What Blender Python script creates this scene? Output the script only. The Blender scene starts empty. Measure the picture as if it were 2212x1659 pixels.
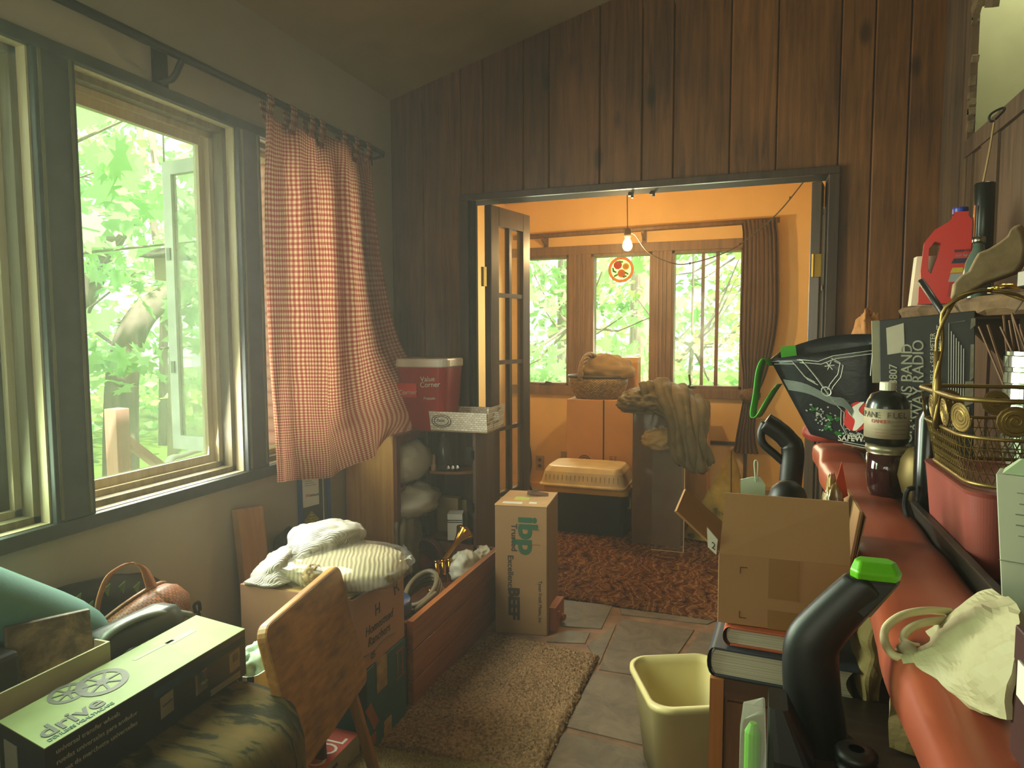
import bpy, math, random
import numpy as np
from mathutils import Vector, Matrix, noise
S = bpy.context.scene
C = S.collection
PI = math.pi
# ---- camera, sky, sun, exposure -------------------------------------------------
cam = bpy.data.objects.new('camera', bpy.data.cameras.new('camera'))
C.objects.link(cam); S.camera = cam
cam.data.sensor_width = 36; cam.data.lens = 1460.17/2212*36; cam.data.clip_start = .02
def _rot(yaw, pitch, roll):
    f = Vector((math.sin(yaw)*math.cos(pitch), math.cos(yaw)*math.cos(pitch), math.sin(pitch)))
    r = Vector((math.cos(yaw), -math.sin(yaw), 0)); u = r.cross(f)
    c, s = math.cos(roll), math.sin(roll)
    R, U = c*r + s*u, c*u - s*r
    return Matrix((R, U, -f)).transposed()
cam.matrix_world = Matrix.Translation((0, 0, 1.36)) @ _rot(-.338932, -.0731662, -.0031972).to_4x4()
S.view_settings.view_transform = 'Standard'; S.view_settings.look = 'None'
S.view_settings.exposure = 0.2; S.view_settings.gamma = 1; S.view_settings.use_curve_mapping = False
S.cycles.max_bounces = 9; S.cycles.diffuse_bounces = 5; S.cycles.transparent_max_bounces = 16; S.cycles.use_denoising = True
S.cycles.caustics_reflective = False; S.cycles.caustics_refractive = False; S.cycles.sample_clamp_indirect = 6
W = bpy.data.worlds.new('sky'); S.world = W; W.use_nodes = True
W.node_tree.nodes['Background'].inputs[0].default_value = (.8, 1, .8, 1)
W.node_tree.nodes['Background'].inputs[1].default_value = 2.2
def lamp(name, kind, loc, d, energy, col, **k):
    l = bpy.data.lights.new(name, kind); l.energy = energy; l.color = col
    for a, b in k.items(): setattr(l, a, b)
    o = bpy.data.objects.new(name, l); C.objects.link(o); o.location = loc
    o.rotation_euler = Vector(d).to_track_quat('-Z', 'Y').to_euler(); return o
lamp('sun', 'SUN', (0, 0, 9), (-.35, .35, -.87), 15.0, (1, .95, .85), angle=.02)
# daylight arriving through the window openings
for i, (y, e) in enumerate(((1.0, .6), (1.785, 1.15))):
    lamp('window_daylight', 'AREA', (-1.84, y, 1.49), (1, 0, -.2), 34*e, ((.74, 1, .64), (.97, .97, .82))[i], shape='RECTANGLE', size=.54, size_y=1.2, spread=2.6)
lamp('window_daylight', 'AREA', (-1.95, 2.55, 1.49), (1, 0, 0), 5, (.95, .97, .78), shape='RECTANGLE', size=.5, size_y=1.15, spread=2.6)
for i, x in enumerate((-1.58, -.98, -.33)):
    lamp('alcove_daylight', 'AREA', (x, 5.445, 1.48), (0, -1, -.2), 7, (.95, 1, .70), shape='RECTANGLE', size=.4, size_y=.95, spread=2.6)
lamp('rear_fill_light', 'AREA', (-.9, -1.66, 1.5), (0, 1, .4), 13, (1, .82, .54), shape='RECTANGLE', size=1.9, size_y=1.2)  # fill light added behind the camera to lift the room and ceiling

lamp('next_room_fill', 'POINT', (1.05, 2.98, 3.2), (0, 0, -1), 28, (.95, 1, .70), shadow_soft_size=.15)  # unseen fill added to brighten the pale wall beyond the opening
# scattering volume added to imitate lens glare, indoors and in the woods
def glare_volume():
    m = bpy.data.materials.new('glare_volume'); m.use_nodes = True; t = m.node_tree; t.nodes.remove(t.nodes['Principled BSDF'])
    v = t.nodes.new('ShaderNodeVolumeScatter'); v.inputs['Density'].default_value = .0125; v.inputs['Anisotropy'].default_value = .35; v.inputs['Color'].default_value = (1, .97, .86, 1)
    t.links.new(v.outputs[0], t.nodes['Material Output'].inputs['Volume'])
    me = bpy.data.meshes.new('glare_volume'); V_ = [(x, y, z) for z in (-.6, 12) for x, y in ((-24, -16), (24, -16), (24, 26), (-24, 26))]
    me.from_pydata(V_, [], [(3, 2, 1, 0), (4, 5, 6, 7), (0, 1, 5, 4), (1, 2, 6, 5), (2, 3, 7, 6), (3, 0, 4, 7)]); me.materials.append(m)
    o = bpy.data.objects.new('haze', me); C.objects.link(o); o['kind'] = 'stuff'; o['label'] = 'faint haze volume added for lens glare in the rooms and the woods outside'; o['category'] = 'haze'; return o
glare_volume()
S.cycles.volume_bounces = 0
# ---- materials --------------------------------------------------------------------
def hx(h):
    h = h.lstrip('#'); o = []
    for i in (0, 2, 4):
        c = int(h[i:i+2], 16)/255; o.append(c/12.92 if c <= .04045 else ((c+.055)/1.055)**2.4)
    return (*o, 1)
class NT:
    def __init__(s, name):
        s.m = bpy.data.materials.new(name); s.m.use_nodes = True; s.t = s.m.node_tree; s.n = s.t.nodes
        s.b = s.n['Principled BSDF']; s.out = s.n['Material Output']
    def __call__(s, kind, ins=None, **k):
        x = s.n.new('ShaderNode'+kind)
        for a, b in k.items(): setattr(x, a, b)
        for a, b in (ins or {}).items():
            if isinstance(b, bpy.types.NodeSocket): s.t.links.new(b, x.inputs[a])
            else: x.inputs[a].default_value = b
        return x
    def link(s, a, b): s.t.links.new(a, b)
    def coord(s, scale=(1, 1, 1), kind='Object', rot=(0, 0, 0)):
        return s('Mapping', {'Vector': s('TexCoord').outputs[kind], 'Scale': scale, 'Rotation': rot}).outputs[0]
    def ramp(s, fac, stops):
        r = s('ValToRGB', {'Fac': fac}); e = r.color_ramp.elements
        e[0].position, e[0].color = stops[0][0], stops[0][1]; e[1].position, e[1].color = stops[-1][0], stops[-1][1]
        for p, c in stops[1:-1]:
            q = e.new(p); q.color = c
        return r.outputs[0]
    def mix(s, f, a, b, bt='MIX'): return s('MixRGB', {'Fac': f, 'Color1': a, 'Color2': b}, blend_type=bt).outputs[0]
    def math(s, op, a, b=0.0): return s('Math', {0: a, 1: b}, operation=op).outputs[0]
    def bump(s, h, st, dist=.002):
        s.link(s('Bump', {'Height': h, 'Strength': st, 'Distance': dist}).outputs[0], s.b.inputs['Normal'])
def mul(c, f): return (c[0]*f, c[1]*f, c[2]*f, 1)
_mc = {}
def mat(name, col, rough=.6, metal=0, var=.15, scale=9, bump=0, bscale=60, spec=.5, alpha=1, coat=0):
    """plain surface with uneven tone"""
    if name in _mc: return _mc[name]
    N = NT(name); c = hx(col); n = N('TexNoise', {'Vector': N.coord(), 'Scale': scale, 'Detail': 5}).outputs[0]
    N.link(N.ramp(n, [(.3, mul(c, 1-var)), (.7, mul(c, 1+var))]), N.b.inputs['Base Color'])
    N.b.inputs['Roughness'].default_value = rough; N.b.inputs['Metallic'].default_value = metal
    N.b.inputs['Specular IOR Level'].default_value = spec; N.b.inputs['Alpha'].default_value = alpha
    N.b.inputs['Coat Weight'].default_value = coat
    if bump: N.bump(N('TexNoise', {'Vector': N.coord(), 'Scale': bscale, 'Detail': 4}).outputs[0], bump)
    _mc[name] = N.m; return N.m
def wood(name, c1, c2, axis=2, rough=.5, sc=1, knots=0, island=0, coat=0):
    if name in _mc: return _mc[name]
    N = NT(name); s = [38*sc]*3; s[axis] = 2.2*sc
    v = N.coord(s)
    if island:
        g = N('NewGeometry').outputs['Random Per Island']
        v = N('VectorMath', {0: v, 1: N('CombineXYZ', {0: N.math('MULTIPLY', g, 90.), 1: g, 2: N.math('MULTIPLY', g, 37.)}).outputs[0]}, operation='ADD').outputs[0]
    n = N('TexNoise', {'Vector': v, 'Scale': 1, 'Detail': 6, 'Roughness': .65, 'Distortion': .6}).outputs[0]
    n2 = N('TexNoise', {'Vector': N.coord(), 'Scale': 2.5, 'Detail': 3}).outputs[0]
    f = N.math('ADD', N.math('MULTIPLY', n, .65), N.math('MULTIPLY', n2, .35))
    col = N.ramp(f, [(.33, hx(c2)), (.66, hx(c1))])
    if island: col = N.mix(.55, col, N.ramp(g, [(0, (.55, .5, .5, 1)), (1, (1.25, 1.2, 1.1, 1))]), 'MULTIPLY')
    if knots:
        ks = [5.2, 5.2, 5.2]; ks[axis] = 2.2
        vo = N('TexVoronoi', {'Vector': N.coord(ks), 'Scale': 1}).outputs['Distance']
        col = N.mix(.85, col, N.ramp(vo, [(.07, (.22, .2, .18, 1)), (.15, (1, 1, 1, 1))]), 'MULTIPLY')
    N.link(col, N.b.inputs['Base Color']); N.b.inputs['Roughness'].default_value = rough; N.b.inputs['Coat Weight'].default_value = coat
    N.bump(n, .25, .001); _mc[name] = N.m; return N.m
def cloth(name, col, rough=.9, trans=0, sc=350, var=.15, wrinkle=.0):
    if name in _mc: return _mc[name]
    N = NT(name); c = hx(col)
    n = N('TexNoise', {'Vector': N.coord(), 'Scale': 7, 'Detail': 6}).outputs[0]
    col = N.ramp(n, [(.3, mul(c, 1-var)), (.7, mul(c, 1+var))])
    N.link(col, N.b.inputs['Base Color']); N.b.inputs['Roughness'].default_value = rough
    N.b.inputs['Specular IOR Level'].default_value = .2
    h = N('TexNoise', {'Vector': N.coord(), 'Scale': sc, 'Detail': 2}).outputs[0]
    if wrinkle: h = N.math('ADD', N.math('MULTIPLY', h, .15), N.math('MULTIPLY', N('TexNoise', {'Vector': N.coord(), 'Scale': 26, 'Detail': 5, 'Distortion': 1.2}).outputs[0], wrinkle))
    N.bump(h, .6, .004 if wrinkle else .001)
    if trans:
        t = N('BsdfTranslucent', {'Color': col}); m = N('MixShader', {0: trans, 1: N.b.outputs[0], 2: t.outputs[0]})
        N.link(m.outputs[0], N.out.inputs[0])
    _mc[name] = N.m; return N.m
def glass(name, tint=(1, 1, 1, 1), dust=.05, rough=.03, dcol=(.8, .85, .8, 1)):
    if name in _mc: return _mc[name]
    N = NT(name); fr = N.math('ADD', N.math('MULTIPLY', N.math('POWER', N('LayerWeight', {'Blend': .5}).outputs['Facing'], 4.), .6), .03)
    tr = N('BsdfTransparent', {'Color': tint}); gl = N('BsdfGlossy', {'Roughness': rough})
    m = N('MixShader', {0: fr, 1: tr.outputs[0], 2: gl.outputs[0]})
    n = N('TexNoise', {'Vector': N.coord(), 'Scale': 4, 'Detail': 5}).outputs[0]
    d = N('MixShader', {0: .5, 1: N('BsdfDiffuse', {'Color': dcol}).outputs[0], 2: N('BsdfTranslucent', {'Color': dcol}).outputs[0]})
    m2 = N('MixShader', {0: N.math('MULTIPLY', N.ramp(n, [(.3, (.3, .3, .3, 1)), (.75, (1.5, 1.5, 1.5, 1))]), dust), 1: m.outputs[0], 2: d.outputs[0]})
    N.link(m2.outputs[0], N.out.inputs[0]); _mc[name] = N.m; return N.m

# ---- geometry ----------------------------------------------------------------------
class G:
    """collects shapes in world coordinates; becomes ONE mesh"""
    def __init__(s): s.v = []; s.f = []; s.mi = []; s.uv = {}
    def add(s, vs, fs, mi=0):
        o = len(s.v); s.v += [tuple(p) for p in vs]
        for f in fs: s.f.append(tuple(i+o for i in f)); s.mi.append(mi)
        return o
    def hexa(s, b, t, mi=0):
        s.add(list(b)+list(t), [(3, 2, 1, 0), (4, 5, 6, 7), (0, 1, 5, 4), (1, 2, 6, 5), (2, 3, 7, 6), (3, 0, 4, 7)], mi); return s
    def box(s, x0, x1, y0, y1, z0, z1, mi=0):
        return s.hexa([(x0, y0, z0), (x1, y0, z0), (x1, y1, z0), (x0, y1, z0)], [(x0, y0, z1), (x1, y0, z1), (x1, y1, z1), (x0, y1, z1)], mi)
    def obox(s, c, size, rot=(0, 0, 0), mi=0):
        from mathutils import Euler
        M = Euler(rot).to_matrix(); h = [a/2 for a in size]; c = Vector(c)
        P = [c + M @ Vector((sx*h[0], sy*h[1], sz*h[2])) for sz in (-1, 1) for sx, sy in ((-1, -1), (1, -1), (1, 1), (-1, 1))]
        return s.hexa(P[:4], P[4:], mi)
    def poly(s, pts, vec, mi=0):
        n = len(pts); v = Vector(vec); P = [Vector(p) for p in pts]
        s.add(P + [p+v for p in P], [tuple(range(n))[::-1], tuple(range(n, 2*n))] + [(i, (i+1) % n, (i+1) % n+n, i+n) for i in range(n)], mi); return s
    def bar(s, a, b, w, h=None, up=(0, 0, 1), mi=0):
        a, b = Vector(a), Vector(b); h = h or w; d = (b-a).normalized(); x = d.cross(Vector(up))
        if x.length < 1e-4: x = d.cross(Vector((0, 1, 0)))
        x.normalize(); y = x.cross(d)
        q = [(-1, -1), (1, -1), (1, 1), (-1, 1)]
        return s.hexa([a+x*w/2*i+y*h/2*j for i, j in q], [b+x*w/2*i+y*h/2*j for i, j in q], mi)
    def tube(s, pts, r, n=8, mi=0, closed=False, flat=1.0, up=(0, 0, 1)):
        P = [Vector(p) for p in pts]; m = len(P); R = r if isinstance(r, (list, tuple)) else [r]*m; vs = []
        px = None
        for i in range(m):
            d = (P[(i+1) % m]-P[i-1]) if closed else (P[min(i+1, m-1)]-P[max(i-1, 0)])
            d.normalize()
            x = (px - d*px.dot(d)) if px else d.cross(Vector(up))
            if x.length < 1e-3: x = d.cross(Vector((1, .1, 0)))
            x.normalize(); px = x; y = x.cross(d)
            for k in range(n):
                a = 2*PI*k/n; vs.append(P[i]+x*R[i]*math.cos(a)+y*R[i]*flat*math.sin(a))
        fs = [(i*n+k, i*n+(k+1) % n, ((i+1) % m)*n+(k+1) % n, ((i+1) % m)*n+k) for i in range(m if closed else m-1) for k in range(n)]
        if not closed: fs += [tuple(range(n))[::-1], tuple(range((m-1)*n, m*n))]
        s.add(vs, fs, mi); return s
    def lathe(s, prof, c, n=24, M=None, mi=0, sx=1, sy=1):
        vs = []; c = Vector(c); m = len(prof)
        for r, z in prof:
            for k in range(n):
                a = 2*PI*k/n; p = Vector((r*sx*math.cos(a), r*sy*math.sin(a), z)); vs.append(c + (M @ p if M else p))
        fs = [(i*n+k, i*n+(k+1) % n, (i+1)*n+(k+1) % n, (i+1)*n+k) for i in range(m-1) for k in range(n)]
        if prof[0][0] > 1e-6: fs.append(tuple(range(n))[::-1])
        if prof[-1][0] > 1e-6: fs.append(tuple(range((m-1)*n, m*n)))
        s.add(vs, fs, mi); return s
    def grid(s, P, mi=0, closed=False, uv=True):
        nu, nv = len(P), len(P[0]); o = s.add([p for row in P for p in row], [], mi)
        for i in range(nu-1):
            for j in range(nv if closed else nv-1):
                k = (j+1) % nv; s.f.append((o+i*nv+j, o+i*nv+k, o+(i+1)*nv+k, o+(i+1)*nv+j)); s.mi.append(mi)
        if uv:
            for i in range(nu):
                for j in range(nv): s.uv[o+i*nv+j] = (j/(nv-1), 1-i/(nu-1))
        return s
    def loft(s, rows, nu=30, nv=30, amp=0, freq=6, seed=0, mi=0, closed=False, fold=None):
        P = cat(np.array(rows, float), nu, nv, closed)
        if amp or fold:
            dU = np.gradient(P, axis=0); dV = np.gradient(P, axis=1); Nn = np.cross(dU, dV); Nn /= np.linalg.norm(Nn, axis=2, keepdims=True)+1e-9
            for i in range(len(P)):
                for j in range(len(P[0])):
                    q = Vector(P[i, j])*freq + Vector((seed, seed*1.7, 0)); h = amp*crease(q)
                    if fold: h += fold(i/(nu-1), j/(nv-1))
                    P[i, j] += Nn[i, j]*h
        return s.grid([[tuple(p) for p in r] for r in P], mi, closed)
    def blob(s, c, size, seed=0, amp=.25, freq=3.5, nu=26, nv=40, flat=.5, mi=0, pw=1, rz=0):
        """crumpled soft mass; flat = how far the underside is flattened"""
        P = []; cz, sz = math.cos(rz), math.sin(rz)
        for i in range(nu):
            th = PI*i/(nu-1); row = []
            for j in range(nv):
                ph = 2*PI*j/nv; d = Vector((math.sin(th)*math.cos(ph), math.sin(th)*math.sin(ph), math.cos(th)))
                if pw != 1: d = Vector([math.copysign(abs(a)**pw, a) for a in d])
                r = 1+amp*crease(d*freq*.5+Vector((seed, seed*2.3, seed*.7)))
                x, y, z = d.x*r*size[0], d.y*r*size[1], max(d.z*r, -flat)*size[2]
                row.append((c[0]+x*cz-y*sz, c[1]+x*sz+y*cz, c[2]+z))
            P.append(row)
        return s.grid(P, mi, True, uv=False)
    def text(s, t, size, o, xd, yd, mi=0, depth=.0007, align='LEFT', sx=1.0, lift=.0006, shear=0, bold=0):
        c = bpy.data.curves.new('t', 'FONT'); c.body = t; c.size = size; c.extrude = depth; c.align_x = align; c.resolution_u = 3; c.shear = shear; c.offset = bold
        ob = bpy.data.objects.new('t', c); C.objects.link(ob)
        me = bpy.data.meshes.new_from_object(ob.evaluated_get(bpy.context.evaluated_depsgraph_get()))
        xd, yd = Vector(xd).normalized(), Vector(yd).normalized(); n = xd.cross(yd); o = Vector(o)
        s.add([o+xd*v.co.x*sx+yd*v.co.y+n*(v.co.z+lift) for v in me.vertices], [tuple(p.vertices) for p in me.polygons], mi)
        bpy.data.objects.remove(ob); bpy.data.curves.remove(c); bpy.data.meshes.remove(me); return s
    def quad(s, a, b, c, d, n=.001, mi=0):
        """thin slab over a,b,c,d raised along its normal"""
        P = [Vector(p) for p in (a, b, c, d)]; nv = (P[1]-P[0]).cross(P[3]-P[0]).normalized()*n
        return s.hexa(P, [p+nv for p in P], mi)
def crease(q):
    """sharp folded noise, about -1..1"""
    return (1-2.6*abs(noise.noise(q)))*.6 + (1-2.6*abs(noise.noise(q*2.3+Vector((7, 3, 1)))))*.3 - .25
def cat(A, nu, nv, closed=False):
    def interp(A, n, axis, cl=False):
        A = np.moveaxis(A, axis, 0); m = len(A)
        t = np.linspace(0, m if cl else m-1, n, endpoint=not cl); i = np.floor(t).astype(int); i = i if cl else np.minimum(i, m-2); u = (t-i).reshape(-1, *[1]*(A.ndim-1))
        g = (lambda k: A[k % m]) if cl else (lambda k: A[np.clip(k, 0, m-1)])
        p0, p1, p2, p3 = g(i-1), g(i), g(i+1), g(i+2)
        if not cl:
            p0 = np.where((i-1 < 0).reshape(u.shape), 2*p1-p2, p0); p3 = np.where((i+2 > m-1).reshape(u.shape), 2*p2-p1, p3)
        r = .5*((2*p1)+(-p0+p2)*u+(2*p0-5*p1+4*p2-p3)*u*u+(-p0+3*p1-3*p2+p3)*u**3)
        return np.moveaxis(r, 0, axis)
    return interp(interp(A, nu, 0), nv, 1, closed)
def curve(pts, n=30, closed=False):
    a = np.array(pts, float)[:, None, :]
    if closed: return [tuple(p) for p in np.moveaxis(cat(np.moveaxis(np.repeat(a, 2, 1), 0, 1), 2, n, True), 0, 1)[:, 0]]
    return [tuple(p) for p in cat(np.repeat(a, 2, 1), n, 2)[:, 0]]
def root_loc(o):
    while o.parent: o = o.parent
    return o.location.copy()
def obj(name, g, mats, parent=None, smooth=False, bevel=0, solid=0, sub=0, label=None, angle=None, loc=None):
    me = bpy.data.meshes.new(name); o = bpy.data.objects.new(name, me)
    off = root_loc(parent) if parent else Vector(loc or (0, 0, 0))
    me.from_pydata([tuple(Vector(p)-off) for p in g.v], [], g.f)
    for m in (mats if isinstance(mats, (list, tuple)) else [mats]): me.materials.append(m)
    me.polygons.foreach_set('material_index', g.mi)
    if g.uv:
        u = me.uv_layers.new(name='UVMap'); d = np.zeros((len(me.loops), 2), 'f'); vi = np.zeros(len(me.loops), 'i'); me.loops.foreach_get('vertex_index', vi)
        for k, i in enumerate(vi): d[k] = g.uv.get(int(i), (0, 0))
        u.data.foreach_set('uv', d.ravel())
    if smooth: me.polygons.foreach_set('use_smooth', [True]*len(me.polygons))
    me.update(); C.objects.link(o)
    if parent: o.parent = parent
    else: o.location = off
    if bevel:
        b = o.modifiers.new('bevel', 'BEVEL'); b.width = bevel; b.segments = 2; b.limit_method = 'ANGLE'; b.angle_limit = .6
    if solid:
        b = o.modifiers.new('thickness', 'SOLIDIFY'); b.thickness = solid; b.offset = 0
    if sub:
        b = o.modifiers.new('smooth', 'SUBSURF'); b.levels = b.render_levels = sub
    if label: o['label'] = label
    return o
def thing(name, label, cat, loc, group=None):
    o = bpy.data.objects.new(name, None); C.objects.link(o); o.location = loc; o.empty_display_size = .05
    o['label'] = label; o['category'] = cat
    if group: o['group'] = group
    return o
def one(name, label, cat, g, mats, group=None, **k):
    a = np.array(g.v); lo, hi = a.min(0), a.max(0)
    o = obj(name, g, mats, loc=((lo[0]+hi[0])/2, (lo[1]+hi[1])/2, lo[2]), **k); o['label'] = label; o['category'] = cat
    if group: o['group'] = group
    return o
def struct(name, g, mats, parent=None, **k):
    o = obj(name, g, mats, parent, **k)
    if not parent: o['kind'] = 'structure'
    return o
def objs(name, gs, *a, **k):
    return [obj(name, g, *a, **k) for g in gs]
def lerp(a, b, t): return tuple(x+(y-x)*t for x, y in zip(a, b))
def add(a, b): return tuple(x+y for x, y in zip(a, b))

# ================= the setting ========================================================
plaster = mat('plaster_wall', 'b0aa98', .85, var=.07, scale=3, bump=.08, bscale=90)
plaster2 = mat('plaster_ceiling', '9c8968', .9, var=.2, scale=1.6, bump=.15, bscale=70)
orange = mat('warm_plaster', 'e0bd7c', .85, var=.05, scale=4)
planks_m = wood('dark_wall_boards', '7e5129', '39200e', 2, .45, 1, knots=1, island=1)
darktrim = wood('dark_trim', '4c3a2c', '2c2019', 2, .45)
blacktrim = mat('dark_painted_trim', '3a3f3b', .5, var=.2, scale=12, bump=.1)
creamwood = wood('cream_window_wood', 'e0d4ae', 'c4b488', 2, .5)
brownwood = wood('brown_window_wood', '8a6a44', '5c442a', 2, .5)
stripwood = wood('window_stop_wood', '8e835f', '5f573f', 2, .5)
def stone_floor():
    g = G(); g.box(-2.2, 2.3, -1.7, 5.5, -.12, 0, 0)
    st = [[(-0.925,3.266,0), (-0.623,3.281,0), (-0.621,2.993,0), (-0.844,2.954,0)],
          [(-0.586,3.258,0), (-0.127,3.257,0), (-0.161,3.204,0), (-0.565,3.186,-0)],
          [(-0.556,3.139,0), (-0.214,3.124,0), (-0.266,2.831,0), (-0.357,2.613,0), (-0.554,2.614,0)],
          [(-0.57,2.595,0), (-0.355,2.6,0), (-0.192,2.592,0), (-0.132,2.173,0), (-0.298,2.162,0), (-0.582,2.182,0)],
          [(-0.586,2.155,0), (-0.289,2.137,0), (-0.154,2.13,0), (-0.121,1.943,0), (-0.572,1.861,0)],
          [(-0.566,3.068,-0), (-0.56,2.655,0), (-0.647,2.811,0)],
          [(-0.773,2.923,0), (-0.662,2.939,0), (-0.658,2.824,0), (-0.825,2.783,0)],
          [(-0.191,3.105,0), (0.047,3.117,0), (0.046,2.864,0), (-0.245,2.823,0)]]
    rnd = random.Random(4)
    for i in range(5):      # flags further out, under and beyond the clutter
        for j in range(3):
            x, y = .02+i*.5-.6*(i > 3), -1.2+j*.62
            st.append([(x+rnd.uniform(0, .06), y+rnd.uniform(0, .06), 0), (x+.44+rnd.uniform(-.05, 0), y+rnd.uniform(0, .06), 0), (x+.43, y+.55, 0), (x+.03, y+.54+rnd.uniform(-.04, 0), 0)])
    for k, p in enumerate(st):
        c = [sum(q[i] for q in p)/len(p) for i in (0, 1)]
        top = [(c[0]+(q[0]-c[0])*.985, c[1]+(q[1]-c[1])*.985, .004) for q in p]; bot = [(q[0], q[1], -.01) for q in p]
        n = len(p); area = sum(p[i][0]*p[(i+1) % n][1]-p[(i+1) % n][0]*p[i][1] for i in range(n))
        if area < 0: top.reverse(); bot.reverse()
        g.add(bot+top, [tuple(range(n, 2*n))]+[(i, (i+1) % n, (i+1) % n+n, i+n) for i in range(n)], 1)
    N = NT('slate'); isl = N('NewGeometry').outputs['Random Per Island']
    n = N('TexNoise', {'Vector': N.coord((3, 3, 3)), 'Scale': 3, 'Detail': 9, 'Roughness': .7, 'Distortion': .8}).outputs[0]
    c = N.ramp(n, [(.3, hx('3c3326')), (.5, hx('594d3b')), (.72, hx('70614a'))])
    N.link(N.mix(.6, c, N.ramp(isl, [(0, (.75, .75, .75, 1)), (1, (1.15, 1.1, 1.05, 1))]), 'MULTIPLY'), N.b.inputs['Base Color'])
    N.b.inputs['Roughness'].default_value = .55; N.bump(n, .6, .006)
    return struct('floor', g, [mat('floor_mortar', '7a5c44', .85, var=.3, scale=14, bump=.6, bscale=70), N.m])
stone_floor()
CZ = lambda x: 2.617+.275*(x+1.837)
g = G(); g.hexa([(-1.9, -1.7, CZ(-1.9)), (2.3, -1.7, CZ(2.3)), (2.3, 3.45, CZ(2.3)), (-1.9, 3.45, CZ(-1.9))], [(-1.9, -1.7, CZ(-1.9)+.15), (2.3, -1.7, CZ(2.3)+.15), (2.3, 3.45, CZ(2.3)+.15), (-1.9, 3.45, CZ(-1.9)+.15)])
struct('ceiling', g, plaster2)
# left wall with the long window opening
g = G(); xl, xo = -1.85, -1.99
g.box(xo, xl, -1.7, 3.3, 0, .80).box(xo, xl, -1.7, 3.3, 2.16, 2.66).box(xo, xl, -1.7, .62, .80, 2.16).box(xo, xl, 2.95, 3.3, .80, 2.16)
struct('wall_left', g, plaster)
# windows in the left wall: three bays
bays = [(.67, 1.335), (1.46, 2.108), (2.232, 2.88)]
pane = glass('dusty_window_glass', dust=.17, dcol=(.8, 1, .82, 1))
for i, (a, b) in enumerate(bays):
    g = G(); z0, z1 = .83, 2.14
    for x0, x1, w, m in ((-1.885, -1.85, 0, 0), (-1.93, -1.885, .02, 1), (-1.99, -1.93, .04, 0)):   # stepped jambs
        g.box(x0, x1, a-.02, a+w+.004, z0-.02, z1+.02, m).box(x0, x1, b-w-.004, b+.02, z0-.02, z1+.02, m)
        g.box(x0, x1, a-.02, b+.02, z1-w-.004, z1+.02, m).box(x0, x1, a-.02, b+.02, z0-.02, z0+w+.004, m)
    w_ = struct('window_%d' % (i+1), g, [creamwood, stripwood])
    if i < 2:
        s = G(); y0, y1 = a+.044, b-.044; zz0, zz1 = z0+.044, z1-.044
        for q in ((y0, y0+.03, zz0, zz1), (y1-.03, y1, zz0, zz1), (y0+.03, y1-.03, zz0, zz0+.03), (y0+.03, y1-.03, zz1-.03, zz1)): s.box(-1.975, -1.95, *q)
        obj('sash', s, [creamwood, mat('dark_sash', '4b4a38', .5)][i == 0], w_)
        obj('glass_pane', G().box(-1.965, -1.961, y0+.03, y1-.03, zz0+.03, zz1-.03), pane, w_)
# dark painted surround of the three bays
g = G()
g.box(-1.855, -1.825, .5, 2.96, .79, .832).box(-1.855, -1.828, .5, 2.96, 2.138, 2.173)
for a, b in ((.58, .672), (1.337, 1.458), (2.11, 2.23), (2.878, 2.96)): g.box(-1.858, -1.83, a, b, .832, 2.138)
struct('trim_1', g, blacktrim, bevel=.002)
g = G()
for a, b in ((1.337, 1.458), (2.11, 2.23)):
    g.box(-1.8505, -1.826, a+.012, a+.02, .84, 2.135).box(-1.8505, -1.826, b-.02, b-.012, .84, 2.135)
struct('trim_2', g, mat('worn_cream_strip', '6f6c55', .85, spec=.1))
# outward opened casement of the third bay
t = struct('window_9', G().box(-2.0, -1.985, 2.235, 2.25, 1.0, 2.0), creamwood)
hA, hB = Vector((-1.995, 2.235, 0)), Vector((-2.36, 2.272, 0))
dr = (hB-hA).normalized(); nn = Vector((-dr.y, dr.x, 0))*.014
def slab(g, u0, u1, z0, z1, th=1.0, mi=0):
    p = [hA+dr*u0-nn*th, hA+dr*u1-nn*th, hA+dr*u1+nn*th, hA+dr*u0+nn*th]
    g.hexa([(q.x, q.y, z0) for q in p], [(q.x, q.y, z1) for q in p], mi)
g = G(); Lw = (hB-hA).length
white_sash = mat('white_sash_paint', 'd2d8cf', .5)
slab(g, 0, .045, .87, 2.09); slab(g, Lw-.05, Lw, .87, 2.09); slab(g, .045, Lw-.05, .87, .93); slab(g, .045, Lw-.05, 2.035, 2.09)
obj('open_sash', g, white_sash, t); g = G(); slab(g, .045, Lw-.05, .93, 2.035, .2); obj('glass_pane', g, glass('hazy_glass', dust=.35, dcol=(.62, .8, .6, 1)), t)
g = G()
for z in (1.2, 1.68): slab(g, Lw-.035, Lw-.015, z, z+.05, 1.5)
obj('sash_latch', g, mat('grey_metal', '7c8078', .4, .8), t)
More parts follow.
